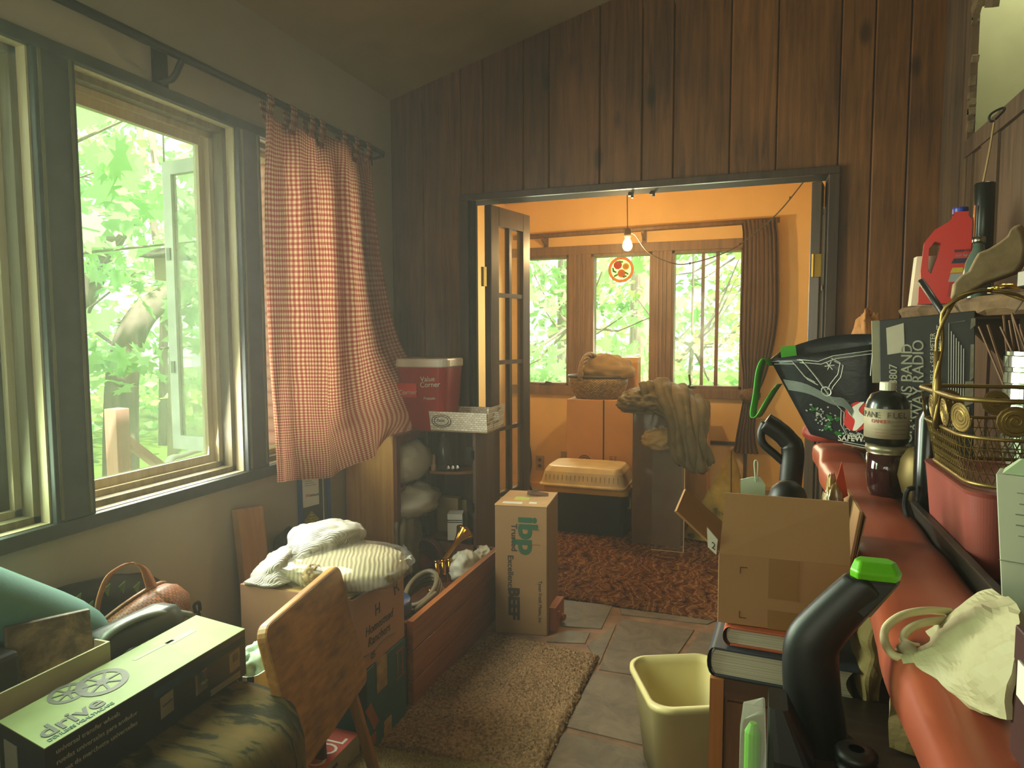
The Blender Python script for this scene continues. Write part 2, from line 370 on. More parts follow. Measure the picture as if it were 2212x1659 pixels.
# back wall: vertical boards around the opening
XL, XR = (-1.364,3.3,1.656)[0], .285
seams = [-1.86, (-1.663,3.3,2.395)[0], (-1.442,3.3,2.083)[0], (-1.318,3.3,2.361)[0], (-1.1,3.3,2.566)[0], (-0.965,3.3,2.55)[0], (-0.71,3.3,2.52)[0], (-0.506,3.3,2.496)[0], (-0.36,3.3,2.479)[0], (-0.108,3.3,2.449)[0], (0.09,3.3,2.425)[0], .342, (0.472,3.3,2.38)[0], (0.606,3.3,2.364)[0], .80]
g = G()
for i in range(len(seams)-1):
    a, b = seams[i]+.0015, seams[i+1]-.0015
    def pk(z0): 
        t = [CZ(a)+.05, CZ(b)+.05]
        for k in range(1):
            e = .005
            g.hexa([(a, 3.305, z0), (b, 3.305, z0), (b, 3.345, z0), (a, 3.345, z0)], [(a, 3.305, t[0]), (b, 3.305, t[1]), (b, 3.345, t[1]), (a, 3.345, t[0])])
            g.hexa([(a+e, 3.3, z0), (b-e, 3.3, z0), (b, 3.305, z0), (a, 3.305, z0)], [(a+e, 3.3, t[0]), (b-e, 3.3, t[1]), (b, 3.305, t[1]), (a, 3.305, t[0])])
    pk(2.06 if -1.45 < (a+b)/2 < .33 else 0)
struct('wall_back', g, planks_m)
g = G()
for x0, x1, z0 in ((-1.95, -1.44, 0), (-1.44, .34, 2.06), (.34, .80, 0)): g.box(x0, x1, 3.346, 3.42, z0, 2.9)
struct('wall_alcove_front', g, orange)
g = G()   # casing of the wide opening
g.box(-1.442, .35, 3.272, 3.30, 2.05, 2.083).box(-1.442, XL-.03, 3.272, 3.3, 0, 2.05).box(.305, .35, 3.272, 3.3, 0, 2.05)
struct('trim_3', g, darktrim, bevel=.003)
g = G(); g.box(-1.44, XL-.035, 3.3, 3.42, 0, 2.06).box(.305, .34, 3.3, 3.42, 0, 2.06).box(XL-.035, .305, 3.3, 3.42, 2.05, 2.062)
g.tube([(XL-.012, 3.30, 0), (XL-.012, 3.30, 2.05)], .018, 12)
struct('trim_4', g, mat('dark_jamb', '2e2a24', .75, spec=.2))
# alcove beyond
az = lambda x: 2.43+.06*(x+2)
g = G(); g.hexa([(-2.0, 3.42, az(-2)), (1.1, 3.42, az(1.1)), (1.1, 5.5, az(1.1)), (-2.0, 5.5, az(-2))], [(-2, 3.42, 2.8), (1.1, 3.42, 2.8), (1.1, 5.5, 2.8), (-2, 5.5, 2.8)])
struct('ceiling_alcove', g, orange)
struct('wall_alcove_left', G().box(-2.05, -1.95, 3.3, 5.5, 0, 2.8), orange)
g = G(); g.box(1.0, 1.1, 3.42, 5.5, 0, .9).box(1.0, 1.1, 3.42, 5.5, 2.0, 2.8).box(1.0, 1.1, 3.42, 3.7, .9, 2).box(1.0, 1.1, 4.3, 5.5, .9, 2.0)
struct('wall_alcove_right', g, orange)
aw = [(-1.80, -1.405), (-1.221, -.735), (-.585, -.06)]
g = G(); z0, z1 = .94, 2.0
g.box(-1.95, 1.0, 5.4, 5.5, 0, z0).box(-1.95, 1.0, 5.4, 5.5, z1, 2.8)
for a, b in zip([-1.95]+[q[1] for q in aw], [q[0] for q in aw]+[1.0]): g.box(a, b, 5.4, 5.5, z0, z1)
struct('wall_alcove_back', g, orange)
for i, (a, b) in enumerate(aw):
    g = G()
    g.box(a-.004, a+.02, 5.385, 5.5, z0, z1).box(b-.02, b+.004, 5.385, 5.5, z0, z1).box(a, b, 5.385, 5.5, z1-.02, z1).box(a, b, 5.385, 5.5, z0, z0+.02)
    if i == 2: g.box(-.262, -.235, 5.43, 5.47, z0, z1).box(-.37, -.345, 5.47, 5.49, z0, z1)
    w_ = struct('window_%d' % (i+4), g, brownwood)
    obj('glass_pane', G().box(a+.02, b-.02, 5.455, 5.459, z0+.02, z1-.02), glass('alcove_glass_%d' % i, dust=(.05, .015, .035)[i], dcol=(.8, 1, .75, 1)), w_)
    if i != 1:
        k = G(); x = (-1.60, -.45)[i == 2]
        k.box(x-.05, x+.05, 5.365, 5.385, z0+.004, z0+.018).tube([(x, 5.37, z0+.015), (x+.02, 5.35, z0+.03), (x+.01, 5.35, z0+.11 if i == 2 else z0+.03), (x+.06, 5.35, z0+.10 if i == 2 else z0+.02)][:3 if i == 2 else 4], .008, 8)
        obj('crank_handle', k, mat('bronze_metal', '5d4a30', .4, .8), w_)
g = G(); g.box(-1.95, -.0, 5.365, 5.4, .865, .938).box(-1.95, -.02, 5.37, 5.4, 2.0, 2.07)
for a, b in ((-1.405, -1.221), (-.735, -.585)):
    g.box(a, b, 5.372, 5.4, .938, 2.0)
    for k in (.3, .5, .7): x = a+(b-a)*k; g.box(x-.008, x+.008, 5.362, 5.372, .938, 2.0)
g.box(-.06, -.02, 5.372, 5.4, .938, 2.0)
struct('trim_5', g, brownwood, bevel=.002)
struct('baseboard_alcove', G().box(-1.95, 1.0, 5.375, 5.4, 0, .11).box(-.02, 1.0, 5.32, 5.375, .0, .1), orange)
struct('baseboard_left', G().box(-1.85, -1.835, -1.7, 3.3, 0, .09), mat('cream_paint', 'a79b80', .6))
# right wall: rough boards with an opening through to the next room
g = G(); rnd = random.Random(2); y = -1.7
while y < 3.29:
    w = rnd.uniform(.06, .13) if y > 2.7 else rnd.uniform(.12, .18); b = min(y+w, 3.3)
    if y < 2.93 < b: b = 2.93
    d = rnd.uniform(-.012, .006)
    for za, zb in (((0, 3.6),) if (y > 2.92 or y < .8) else ((0, 2.02), (2.56, 3.6))): g.box(.735+d, .752, y+.002, b-.002, za, zb)
    y = b
g.box(.725, .755, .8, 2.95, 2.0, 2.06).box(.73, .755, .8, 2.95, 2.55, 2.60)
struct('wall_right', g, wood('rough_boards', '6a5038', '38291a', 2, .7, 1.2, island=1))
g = G(); rnd = random.Random(8)
for k in range(26):
    y = 2.93-abs(rnd.gauss(0, .012)) if k < 12 else rnd.uniform(2.6, 2.93); z = rnd.uniform(2.1, 2.55) if k < 12 else 2.55-rnd.uniform(0, .03)
    g.obox((.735, y, z), (.02, rnd.uniform(.01, .03), rnd.uniform(.02, .07)), (rnd.uniform(-.5, .5), 0, 0))
g.obox((.735, 2.72, 2.5), (.02, .09, .12), (.4, 0, 0)); g.obox((.73, 2.86, 2.53), (.02, .12, .05), (-.5, 0, 0))
g.tube([(.735, 2.3, 2.06), (.735, 2.32, 2.09), (.735, 2.37, 2.12)], .003, 5)
struct('trim_6', g, wood('splintered_wood', '7d6546', '3c2c1c', 1, .8))
struct('wall_beyond', G().box(1.5, 1.6, -1.7, 3.42, 0, 4.0).box(.80, 1.5, 3.28, 3.42, 0, 4.0), mat('pale_green_plaster', 'b0af8c', .85, var=.06))
g = G(); g.box(-1.99, -1.7, -1.85, -1.7, 0, 2.7); g.box(-.1, 2.3, -1.85, -1.7, 0, 4); g.box(-1.99, 0, -1.85, -1.7, 2.15, 4); g.box(-1.99, 0, -1.85, -1.7, 0, .85)
struct('wall_rear', g, plaster)
g = G(); g.box(-1.72, -1.66, -1.84, -1.69, .85, 2.15).box(-.14, -.08, -1.84, -1.69, .85, 2.15).box(-.93, -.87, -1.84, -1.69, .85, 2.15).box(-1.7, -.1, -1.84, -1.69, .85, .91).box(-1.7, -.1, -1.84, -1.69, 2.09, 2.15)
struct('window_7', g, creamwood)  # unseen window, added so fill light can enter from behind
# french doors folded back into the alcove
brass = mat('brass_hinge', 'c9a24a', .3, .9, var=.1)
doorwood = wood('door_wood', '5a4431', '35271b', 2, .35, coat=.2)
dglass = glass('door_glass', dust=.12, rough=.08, dcol=(.55, .5, .35, 1))
def door(name, A, B, th, rows):
    A, B = Vector((*A, 0)), Vector((*B, 0)); d = (B-A).normalized(); n = Vector((-d.y, d.x, 0))*th/2; L = (B-A).length
    def sl(g, u0, u1, z0, z1, k=1.0):
        p = [A+d*u0-n*k, A+d*u1-n*k, A+d*u1+n*k, A+d*u0+n*k]; g.hexa([(q.x, q.y, z0) for q in p], [(q.x, q.y, z1) for q in p])
    g = G(); st = .075
    sl(g, 0, st, .012, 2.03); sl(g, L-st, L, .012, 2.03); sl(g, st, L-st, .012, .14); sl(g, st, L-st, 1.93, 2.03)
    o = struct(name, g, doorwood, bevel=.003)
    m = G(); sl(m, L/2-.012, L/2+.012, .14, 1.93, .7)
    for z in rows: sl(m, st, L-st, z-.011, z+.011, .8)
    obj('muntins', m, doorwood, o)
    p = G(); sl(p, st, L-st, .14, 1.93, .12); obj('glass_pane', p, dglass, o)
    return o, A, d, n
o, A, d, n = door('door_1', (-1.300, 3.315), (-1.212, 3.70), .042, (1.57, 1.21, .85, .49))
def hinge(g, x, y, z, w=.022):
    g.box(x-w, x, y-.003, y, z-.05, z+.05).tube([(x-w-.003, y-.006, z-.05), (x-w-.003, y-.006, z+.05)], .006, 8)
    for k in (-.035, 0, .035): g.tube([(x-w/2, y-.005, z+k), (x-w/2, y-.003, z+k)], .004, 8)
for z in (1.66, .35):
    g = G(); hinge(g, -1.298, 3.294, z, .02); obj('door_hinge', g, brass, o)
o, A, d, n = door('door_2', (.262, 3.32), (.38, 3.95), .042, (1.57, 1.21, .85, .49))
g = G(); hinge(g, .286, 3.298, 1.66, .03); obj('door_hinge', g, brass, o)

# ================= left side of the room ================================================
card = mat('corrugated_cardboard', 'b08a5c', .8, var=.08, scale=5, bump=.15, bscale=25)
cardp = mat('pinkish_cardboard', 'b58667', .8, var=.08, scale=5, bump=.15, bscale=25)
cardd = mat('cardboard_cut_edge', '8a6a42', .9, var=.15, scale=60)
ink = mat('black_ink', '1d1a16', .6, var=.05); inkb = mat('brown_ink', '3c2a1c', .7, var=.05)
whitep = mat('white_paper', 'd9d8c8', .7, var=.05); blackp = mat('black_print', '15181a', .45, var=.2)
tape = mat('clear_brown_tape', '9c7444', .3, var=.05)
darkplastic = mat('black_plastic', '171a1a', .38, var=.15, bump=.1, bscale=300)
# curtain rod and its bracket
t = thing('curtain_rod', 'dark iron rod along the left wall holding the red gingham curtain', 'curtain rod', (-1.77, 2.0, 2.28))
rod = mat('dark_iron', '2b2a26', .5, .5, var=.2)
ra, rb = (-1.77,1.627,2.266), (-1.77,3.072,2.272)
rodz = lambda y: ra[2]+(rb[2]-ra[2])*(y-ra[1])/(rb[1]-ra[1])
obj('rod', G().tube([(-1.77, .3, rodz(.3)), (-1.77, rb[1], rodz(rb[1]))], .014, 12), rod, t, smooth=True)
g = G(); yb = (-1.83,1.771,2.242)[1]
g.box(-1.85, -1.838, yb-.028, yb+.028, 2.175, 2.30).tube(curve([(-1.84, yb, 2.19), (-1.80, yb+.01, 2.2), (-1.77, yb+.02, 2.255)]), .011, 8); obj('bracket', g, rod, t)
g = G(); g.box(-1.85, -1.84, 3.06, 3.09, 2.22, 2.3).tube([(-1.84, 3.075, 2.25), (-1.77, 3.075, rodz(3.07)-.012)], .008, 8); obj('bracket', g, rod, t)
# gingham curtain
def gingham():
    N = NT('red_gingham'); uv = N('TexCoord').outputs['UV']; sp = N('SeparateXYZ', {0: uv})
    def st(o, n): return N.math('GREATER_THAN', N.math('FRACT', N.math('MULTIPLY', o, n)), .5)
    a, b = st(sp.outputs[0], 50.), st(sp.outputs[1], 92.)
    f = N.math('MULTIPLY', N.math('ADD', a, b), .5)
    c = N.ramp(f, [(0, hx('cdb089')), (.5, hx('ad6a52')), (1, hx('8f2c26'))])
    N.link(c, N.b.inputs['Base Color']); N.b.inputs['Roughness'].default_value = .9; N.b.inputs['Specular IOR Level'].default_value = .1
    N.bump(N('TexNoise', {'Vector': N.coord(), 'Scale': 22, 'Detail': 5, 'Distortion': .8}).outputs[0], .5, .006)
    t_ = N('BsdfTranslucent', {'Color': c}); m = N('MixShader', {0: .42, 1: N.b.outputs[0], 2: t_.outputs[0]}); N.link(m.outputs[0], N.out.inputs[0]); return N.m
ging = gingham()
rows = [[(-1.775,2.192,2.198), (-1.765,2.257,2.196), (-1.775,2.386,2.215), (-1.765,2.47,2.185), (-1.775,2.596,2.235), (-1.765,2.712,2.218), (-1.775,2.837,2.244), (-1.76,2.925,2.195)],
        [(-1.775,2.183,1.936), (-1.735,2.217,1.939), (-1.785,2.405,1.981), (-1.735,2.446,1.986), (-1.785,2.626,2.026), (-1.73,2.663,2.019), (-1.785,2.878,2.056), (-1.74,2.921,2.039)],
        [(-1.775,2.174,1.617), (-1.735,2.214,1.62), (-1.785,2.406,1.639), (-1.735,2.465,1.642), (-1.79,2.641,1.66), (-1.725,2.678,1.651), (-1.785,2.922,1.667), (-1.74,2.996,1.667)],
        [(-1.77,2.172,1.295), (-1.735,2.214,1.295), (-1.78,2.4,1.29), (-1.735,2.484,1.288), (-1.785,2.633,1.284), (-1.71,2.68,1.294), (-1.74,2.935,1.311), (-1.68,3.037,1.333)],
        [(-1.76,2.17,1.078), (-1.735,2.221,1.074), (-1.77,2.393,1.055), (-1.735,2.474,1.048), (-1.76,2.601,1.034), (-1.68,2.682,1.06), (-1.65,2.929,1.095), (-1.6,3.155,1.115)],
        [(-1.75,2.164,0.915), (-1.735,2.231,0.905), (-1.76,2.388,0.888), (-1.735,2.495,0.883), (-1.72,2.58,0.902), (-1.65,2.689,0.943), (-1.6,2.927,0.96), (-1.56,3.234,0.975)],
        [(-1.745,2.163,0.784), (-1.735,2.243,0.775), (-1.75,2.391,0.749), (-1.735,2.503,0.738), (-1.7,2.607,0.766), (-1.64,2.711,0.8), (-1.585,2.807,0.893), (-1.56,3.353,0.846)]]
t = thing('gingham_curtain', 'red and white gingham curtain hanging over the far left window', 'curtain', (-1.77, 2.7, 2.2))
obj('curtain_panel', G().loft(rows, 150, 130, .004, 9, 3, fold=lambda u, v: (.016*math.sin(v*19+.6)+.006*math.sin(v*47))*(1-.3*u)), ging, t, smooth=True)
for px, py, ww in ((577, 232, .035), (628, 255, .04), (668, 275, .035), (690, 285, .04), (738, 300, .035), (765, 322, .035), (790, 335, .035)):
    c = ra; r_ = (-1.77,2.203,2.232)
    y = 2.62
    y = {577: (-1.77,2.203,2.232)[1], 628: (-1.77,2.345,2.234)[1], 668: (-1.77,2.466,2.232)[1], 690: (-1.77,2.538,2.232)[1], 738: (-1.77,2.706,2.248)[1], 765: (-1.77,2.808,2.228)[1], 790: (-1.77,2.909,2.225)[1]}[px]
    z = rodz(y); lp = [(-1.77, z-.10), (-1.752, z-.04), (-1.752, z), (-1.77, z+.017), (-1.788, z), (-1.788, z-.04), (-1.772, z-.10)]
    g = G(); g.grid([[(x, y-ww/2, zz), (x, y+ww/2, zz)] for x, zz in curve([(a, 0, b) for a, b in lp], 24) for zz in [zz] ] if 0 else [[(p[0], y-ww/2, p[2]), (p[0], y+ww/2, p[2])] for p in curve([(a, 0, b) for a, b in lp], 24)])
    for k in g.uv: g.uv[k] = (g.uv[k][0]*.06, g.uv[k][1]*.12)
    obj('hanging_tab', g, ging, t, smooth=True, solid=.002)
# oak cabinet, its dark neighbour
oak = wood('oak_panel', 'd9a860', 'b57f3e', 2, .45, 1.2, coat=.15)
oakd = wood('dark_oak', '8a4f2c', '5d321b', 2, .4, 1)
t = thing('oak_cabinet', 'oak cabinet with open front under the gingham curtain, stuffed with bagged cloth', 'cabinet', (-1.71, 3.0, 0))
y0, y1, xf = 2.78, 3.26, -1.575
obj('side_panel', G().box(-1.835, xf, y0, y0+.018, 0, .885), oak, t, bevel=.001); obj('side_panel', G().box(-1.835, xf, y1-.018, y1, 0, .885), oakd, t)
obj('top_panel', G().box(-1.835, xf, y0+.018, y1-.018, .855, .885), oakd, t); obj('back_panel', G().box(-1.835, -1.825, y0+.018, y1-.018, 0, .855), oakd, t)
g = G(); g.box(xf, xf+.02, y0, y0+.035, 0, .885).box(xf, xf+.02, y1-.05, y1, 0, .885).box(xf, xf+.02, y0+.035, y1-.05, .845, .885).box(xf, xf+.02, y0+.035, y1-.05, 0, .06)
obj('face_frame', g, oakd, t, bevel=.002)
for z in (.32, .61): obj('shelf', G().box(-1.825, xf-.01, y0+.018, y1-.018, z-.009, z+.009), oakd, t)
t = thing('corner_shelf_unit', 'dark wooden shelf unit in the corner behind the oak cabinet under the white tray', 'shelf unit', (-1.38, 3.15, 0))
X0, X1, Y0, Y1 = -1.545, -1.245, 3.0, 3.255
drkw = wood('dark_shelf_wood', '5c4026', '38261a', 2, .5)
obj('side_panel', G().box(X1-.016, X1, Y0, Y1, 0, .88), drkw, t); obj('side_panel', G().box(X0, X0+.016, Y0+.06, Y1, 0, .88), drkw, t)
obj('back_panel', G().box(X0+.016, X1-.016, Y1-.01, Y1, 0, .88), drkw, t); obj('top_panel', G().box(X0, X1, Y0, Y1, .88, .895), drkw, t)
for z in (.665, .33):
    p = [(X0+.016, Y1-.01), (X0+.016, Y0+.07)]+[(X0+.016+.25*math.sin(a), Y0+.07+.16*(1-math.cos(a))) for a in np.linspace(.2, 1.45, 7)]+[(X1-.016, Y1-.01)]
    obj('shelf', G().poly([(a, b, z-.012) for a, b in p], (0, 0, .014)), wood('shelf_board', 'a3703c', '7c4e26', 0, .45), t)
for z in (.78, .52): obj('hinge', G().box(X1-.05, X1-.016, Y0-.004, Y0, z-.035, z+.035).tube([(X1-.016, Y0-.008, z-.02), (X1-.016, Y0-.008, z+.02)], .006, 8), mat('dark_metal', '2a2723', .4, .7), t)
# bagged cloth in the oak cabinet
plast = cloth('clear_bag_over_cloth', 'dcd8c6', .35, .15, 60, .12, wrinkle=.5)
plast.node_tree.nodes['Principled BSDF'].inputs['Coat Weight'].default_value = .5
one('cloth_bundle', 'upper bulging clear bag of white cloth on the oak cabinet shelf', 'bag', G().blob((-1.66, 3.0, .735), (.15, .19, .12), 3, .12, 3, flat=.95), plast, smooth=True, group='bagged cloth in the oak cabinet')
one('cloth_bundle', 'lower slumped clear bag of cloth spilling past the cabinet shelf edge', 'bag', G().blob((-1.62, 3.0, .53), (.16, .2, .085), 8, .14, 3.4, flat=.9), plast, smooth=True, group='bagged cloth in the oak cabinet')
rows = [[(-1.6,2.857,0.493), (-1.57,2.904,0.489), (-1.58,3.045,0.428)], [(-1.57,2.774,0.45), (-1.53,2.837,0.437), (-1.56,3.039,0.354)], [(-1.56,2.767,0.364), (-1.52,2.806,0.345), (-1.55,2.983,0.3)], [(-1.56,2.796,0.276), (-1.52,2.822,0.25), (-1.54,2.975,0.204)], [(-1.56,2.853,0.205), (-1.53,2.867,0.194), (-1.54,2.959,0.155)]]
one('grey_rag', 'crumpled grey brown rag hanging out of the bottom of the oak cabinet', 'rag', G().loft(rows, 40, 30, .012, 26, 5, fold=lambda u, v: .012*math.sin(v*24+2*u)), cloth('grey_rag_cloth', '8d8064', .9, .1, 300, .2, wrinkle=.5), smooth=True, solid=.012)
# things on the corner shelves
t = thing('glass_bottle', 'clear glass bottle standing on the corner shelf', 'bottle', (-1.47, 3.12, .668))
obj('bottle', G().lathe([(.0, .668), (.032, .668), (.034, .68), (.034, .80), (.02, .825), (.014, .85), (.014, .87), (.0, .87)], (-1.47, 3.12, 0), 16), glass('clear_bottle', dust=.1, rough=.1), t, smooth=True)
one('spray_tip', 'small white and orange glue tube on the corner shelf', 'tube', G().lathe([(0, .668), (.014, .668), (.014, .70), (.011, .702), (.011, .74), (.004, .752), (0, .752)], (-1.515, 3.085, 0), 12), mat('white_orange', 'd8b48e', .4), smooth=True)
g = G(); 
for k in range(3): g.lathe([(.006, 0), (.014, 0), (.014, .035), (.006, .035)], (-1.425+k*.02, 3.10+.012*k, .683), 12, Matrix.Rotation(1.3, 3, 'X'))
one('metal_spout', 'small shiny metal faucet parts lying at the shelf edge', 'hardware', g, mat('chrome', '9a958c', .2, 1), smooth=True)
one('manila_folder_stack', 'tan papers upright below the rounded corner shelf', 'papers', G().box(-1.52, -1.40, 3.13, 3.18, .344, .52).box(-1.5, -1.37, 3.185, 3.195, .344, .5), mat('tan_paper', '9c8455', .8))
t = thing('small_carton', 'small white carton with black stripes below the corner shelf', 'carton', (-1.39, 3.08, .332))
g = G(); g.obox((-1.385, 3.07, .40), (.075, .08, .132), (0, 0, .3)); obj('carton', g, whitep, t)
g = G()
for z in (.435, .425): g.obox((-1.387, 3.07, z), (.0765, .0815, .005), (0, 0, .3))
obj('printed_stripe', g, ink, t)
one('red_ball', 'dull red round fruit shaped ball on the lower corner shelf', 'ball', G().lathe([(0, .25), (.03, .255), (.052, .28), (.058, .31), (.05, .345), (.02, .365), (0, .362)], (-1.53, 2.965, -.09), 18), mat('dull_red', '8e2f22', .45), smooth=True)
one('leather_strap', 'curled dark red leather strap in front of the corner shelf', 'strap', G().tube(curve([(-1.50, 2.96, .36), (-1.44, 2.955, .33), (-1.40, 2.95, .27), (-1.385, 2.95, .20), (-1.40, 2.945, .13)], 24), .022, 10, flat=.25), mat('dark_red_leather', '5e2419', .4), smooth=True)
# red tub and white tray on top
t = thing('red_plastic_tub', 'red plastic tub with white rim and shop lettering on top of the oak cabinet', 'tub', (-1.5, 3.11, .885))
redp = mat('red_plastic', '9c1714', .3, var=.06, coat=.3)
def rrect(cx, cy, w, d, r, z, n=6):
    return [(cx+sx*(w/2-r)+r*math.cos(a), cy+sy*(d/2-r)+r*math.sin(a), z) for sx, sy, a0 in ((1, 1, 0), (-1, 1, PI/2), (-1, -1, PI), (1, -1, 1.5*PI)) for a in np.linspace(a0, a0+PI/2, n)]
def shell(g, secs, mi=0, cap0=True, cap1=False):
    n = len(secs[0]); o = g.add([p for s in secs for p in s], [], mi)
    for i in range(len(secs)-1):
        for k in range(n): g.f.append((o+i*n+k, o+i*n+(k+1) % n, o+(i+1)*n+(k+1) % n, o+(i+1)*n+k)); g.mi.append(mi)
    if cap0: g.f.append(tuple(range(o, o+n))[::-1]); g.mi.append(mi)
    if cap1: g.f.append(tuple(range(o+(len(secs)-1)*n, o+len(secs)*n))); g.mi.append(mi)
    return g
tx, ty = -1.535, 3.10
pb = obj('tub_body', shell(G(), [rrect(tx, ty, .235, .20, .04, .886), rrect(tx, ty, .28, .24, .045, 1.205)]), redp, t, smooth=False)
obj('rim', shell(G(), [rrect(tx, ty, .284, .244, .047, 1.20), rrect(tx, ty, .292, .252, .05, 1.205), rrect(tx, ty, .292, .252, .05, 1.235), rrect(tx, ty, .284, .244, .047, 1.242)], cap0=True, cap1=True), mat('white_rim', 'd8d2c2', .3), t)
g = G(); fy = ty-.118
for a_ in (('Value', .036, (tx+.005, fy+.001, 1.13)), ('Corner', .036, (tx+.005, fy-.004, 1.102)), ('Pretzels', .02, (tx+.02, fy+.004, 1.04))): obj('printed_text', G().text(*a_, (1, 0, .05), (0, -.07, 1)), whitep, pb)
g = G(); sx_ = tx+.139
for i, (s, z) in enumerate((('Value', 1.09), ('Corner', 1.062))): g.text(s, .034, (tx-.115, fy+.001-.005*i, z), (1, 0, .05), (0, -.07, 1))
g.quad((tx-.125, fy+.001, 1.05), (tx-.015, fy+.001, 1.05), (tx-.015, fy-.003, 1.12), (tx-.125, fy-.003, 1.12), .001, 1)
obj('label_patch', g, [whitep, mat('brighter_red', 'd02f22', .4)], pb)
def weave():
    N = NT('basketweave_print'); br = N('TexBrick', {'Vector': N.coord((1, 1, 1), rot=(PI/2, 0, 0)), 'Color1': hx('d6cfbd'), 'Color2': hx('bdb39c'), 'Mortar': hx('8d8168'), 'Scale': 30, 'Mortar Size': .03, 'Brick Width': .55, 'Row Height': .3}, offset=.5)
    N.link(br.outputs[0], N.b.inputs['Base Color']); N.b.inputs['Roughness'].default_value = .7; return N.m
t = thing('fruit_carton_tray', 'shallow white carton tray with woven print and hand hole balanced on the shelf unit', 'tray', (-1.3, 3.1, .9))
P0, P1, P2, P3 = (-1.46, 2.95), (-1.165, 2.95), (-1.172, 3.19), (-1.46, 3.19)
wv = weave(); z0 = lambda p: .893+(.0 if p[0] < -1.3 else -.0); zt = 1.0
ins = mat('grey_carton_inside', '8d7c5c', .8)
obj('tray_floor', G().hexa([(*p, .894) for p in (P0, P1, P2, P3)], [(*p, .9) for p in (P0, P1, P2, P3)]), ins, t)
def wall(a, b, zz0, zz1, out, th=.006): 
    d = Vector((b[0]-a[0], b[1]-a[1], 0)).normalized(); n = Vector((d.y, -d.x, 0)); g = G()
    q = [Vector((*a, 0)), Vector((*b, 0)), Vector((*b, 0))-n*th, Vector((*a, 0))-n*th]; o = n*out
    return g.hexa([(p.x, p.y, zz0) for p in q], [(p.x+o.x, p.y+o.y, zz1) for p in q])
for a, b, zb in ((P0, P1, .99), (P2, P3, .99), (P3, P0, .99)): obj('side_wall', wall(a, b, .9, zb, .01), [wv], t)
g = G(); L = Vector((P2[0]-P1[0], P2[1]-P1[1], 0)); 
for u0, u1, a, b in ((0, .36, .9, 1.012), (.64, 1, .9, 1.012), (.36, .64, .9, .945), (.36, .64, .982, 1.012)):
    A, B = lerp(P1, P2, u0), lerp(P1, P2, u1); g2 = wall(A, B, a, b, .008); g.add(g2.v, g2.f)
obj('end_wall', g, wv, t)
g = G()
for r in (1, .75): g.tube([(-1.40+.05*r*math.cos(a), 2.942, .945+.03*r*math.sin(a)) for a in np.linspace(0, 2*PI, 28)[:-1]], .0016, 5, closed=True)
g.text('Farm', .02, (-1.425, 2.943, .94), (1, 0, 0), (0, 0, 1), shear=.3)
obj('oval_logo', g, inkb, t)
# blue edged blind carton behind the sweater
t = thing('window_shade_carton', 'tall dark carton with blue edges, white label and yellow diamond sticker behind the sweater', 'carton', (-1.76, 2.5, 0))
A, B = (-1.82,2.41,0.609), (-1.7,2.461,0.606)
ax, ay, bx, by = -1.842, 2.425, -1.765, 2.55
dv = Vector((bx-ax, by-ay, 0)).normalized(); nv = Vector((dv.y, -dv.x, 0)); Lc = math.hypot(bx-ax, by-ay)
q = lambda u, z, o=0: (ax+dv.x*u+nv.x*o, ay+dv.y*u+nv.y*o, z)
g = G(); g.hexa([q(0, 0), q(Lc, 0), q(Lc, 0, -.035), q(0, 0, -.035)], [q(0, .80), q(Lc, .80), q(Lc, .80, -.035), q(0, .80, -.035)]); pb = obj('carton', g, mat('dark_brown_carton', '3d372c', .6), t)
g = G()
for u0, u1 in ((-.001, .016), (Lc-.018, Lc+.001)): g.hexa([q(u0, 0, .001), q(u1, 0, .001), q(u1, 0, -.02), q(u0, 0, -.02)], [q(u0, .801, .001), q(u1, .801, .001), q(u1, .801, -.02), q(u0, .801, -.02)])
obj('blue_edge', g, mat('blue_edge', '2c4a86', .5), pb)
g = G(); g.hexa([q(.018, .605, .002), q(.092, .612, .002), q(.092, .612), q(.018, .605)], [q(.018, .79, .002), q(.092, .79, .002), q(.092, .79), q(.018, .79)], 0)
for i in range(9): g.hexa([q(.028, .70+i*.01, .003), q(.08-.01*(i % 3), .70+i*.01, .003), q(.08-.01*(i % 3), .70+i*.01), q(.028, .70+i*.01)], [q(.028, .703+i*.01, .003), q(.08-.01*(i % 3), .703+i*.01, .003), q(.08-.01*(i % 3), .703+i*.01), q(.028, .703+i*.01)], 3)
g.text('Vita', .019, q(.028, .652, .002), dv, (0, 0, 1), 1, shear=.3).text('shade', .017, q(.054, .652, .002), dv, (0, 0, 1), 2, shear=.3)
obj('paper_label', g, [whitep, mat('red_ink', 'c23a28', .6), ink, mat('grey_ink', '9a978a', .7)], pb)
g = G(); c = (.056, .545); h = .041
g.add([q(c[0], c[1]-h, .002), q(c[0]+h*.8, c[1], .002), q(c[0], c[1]+h, .002), q(c[0]-h*.8, c[1], .002)], [(0, 1, 2, 3)], 0)
h2 = .034; D = [q(c[0], c[1]-h2, .003), q(c[0]+h2*.8, c[1], .003), q(c[0], c[1]+h2, .003), q(c[0]-h2*.8, c[1], .003)]
for i in range(4): g.bar(D[i], D[(i+1) % 4], .0014, mi=1)
for i, s in enumerate(('STOP', 'DO NOT', 'WET THE', 'PAINT')): g.text(s, .0095, q(c[0], c[1]+.012-i*.011, .003), dv, (0, 0, 1), 1, align='CENTER')
obj('diamond_sticker', g, [mat('yellow_sticker', 'c9b53a', .5), ink], pb)
obj('edge_strip', G().hexa([q(.112, 0, .003), q(.116, 0, .003), q(.116, 0), q(.112, 0)], [q(.110, .80, .003), q(.113, .80, .003), q(.113, .80), q(.110, .80)]), whitep, t)
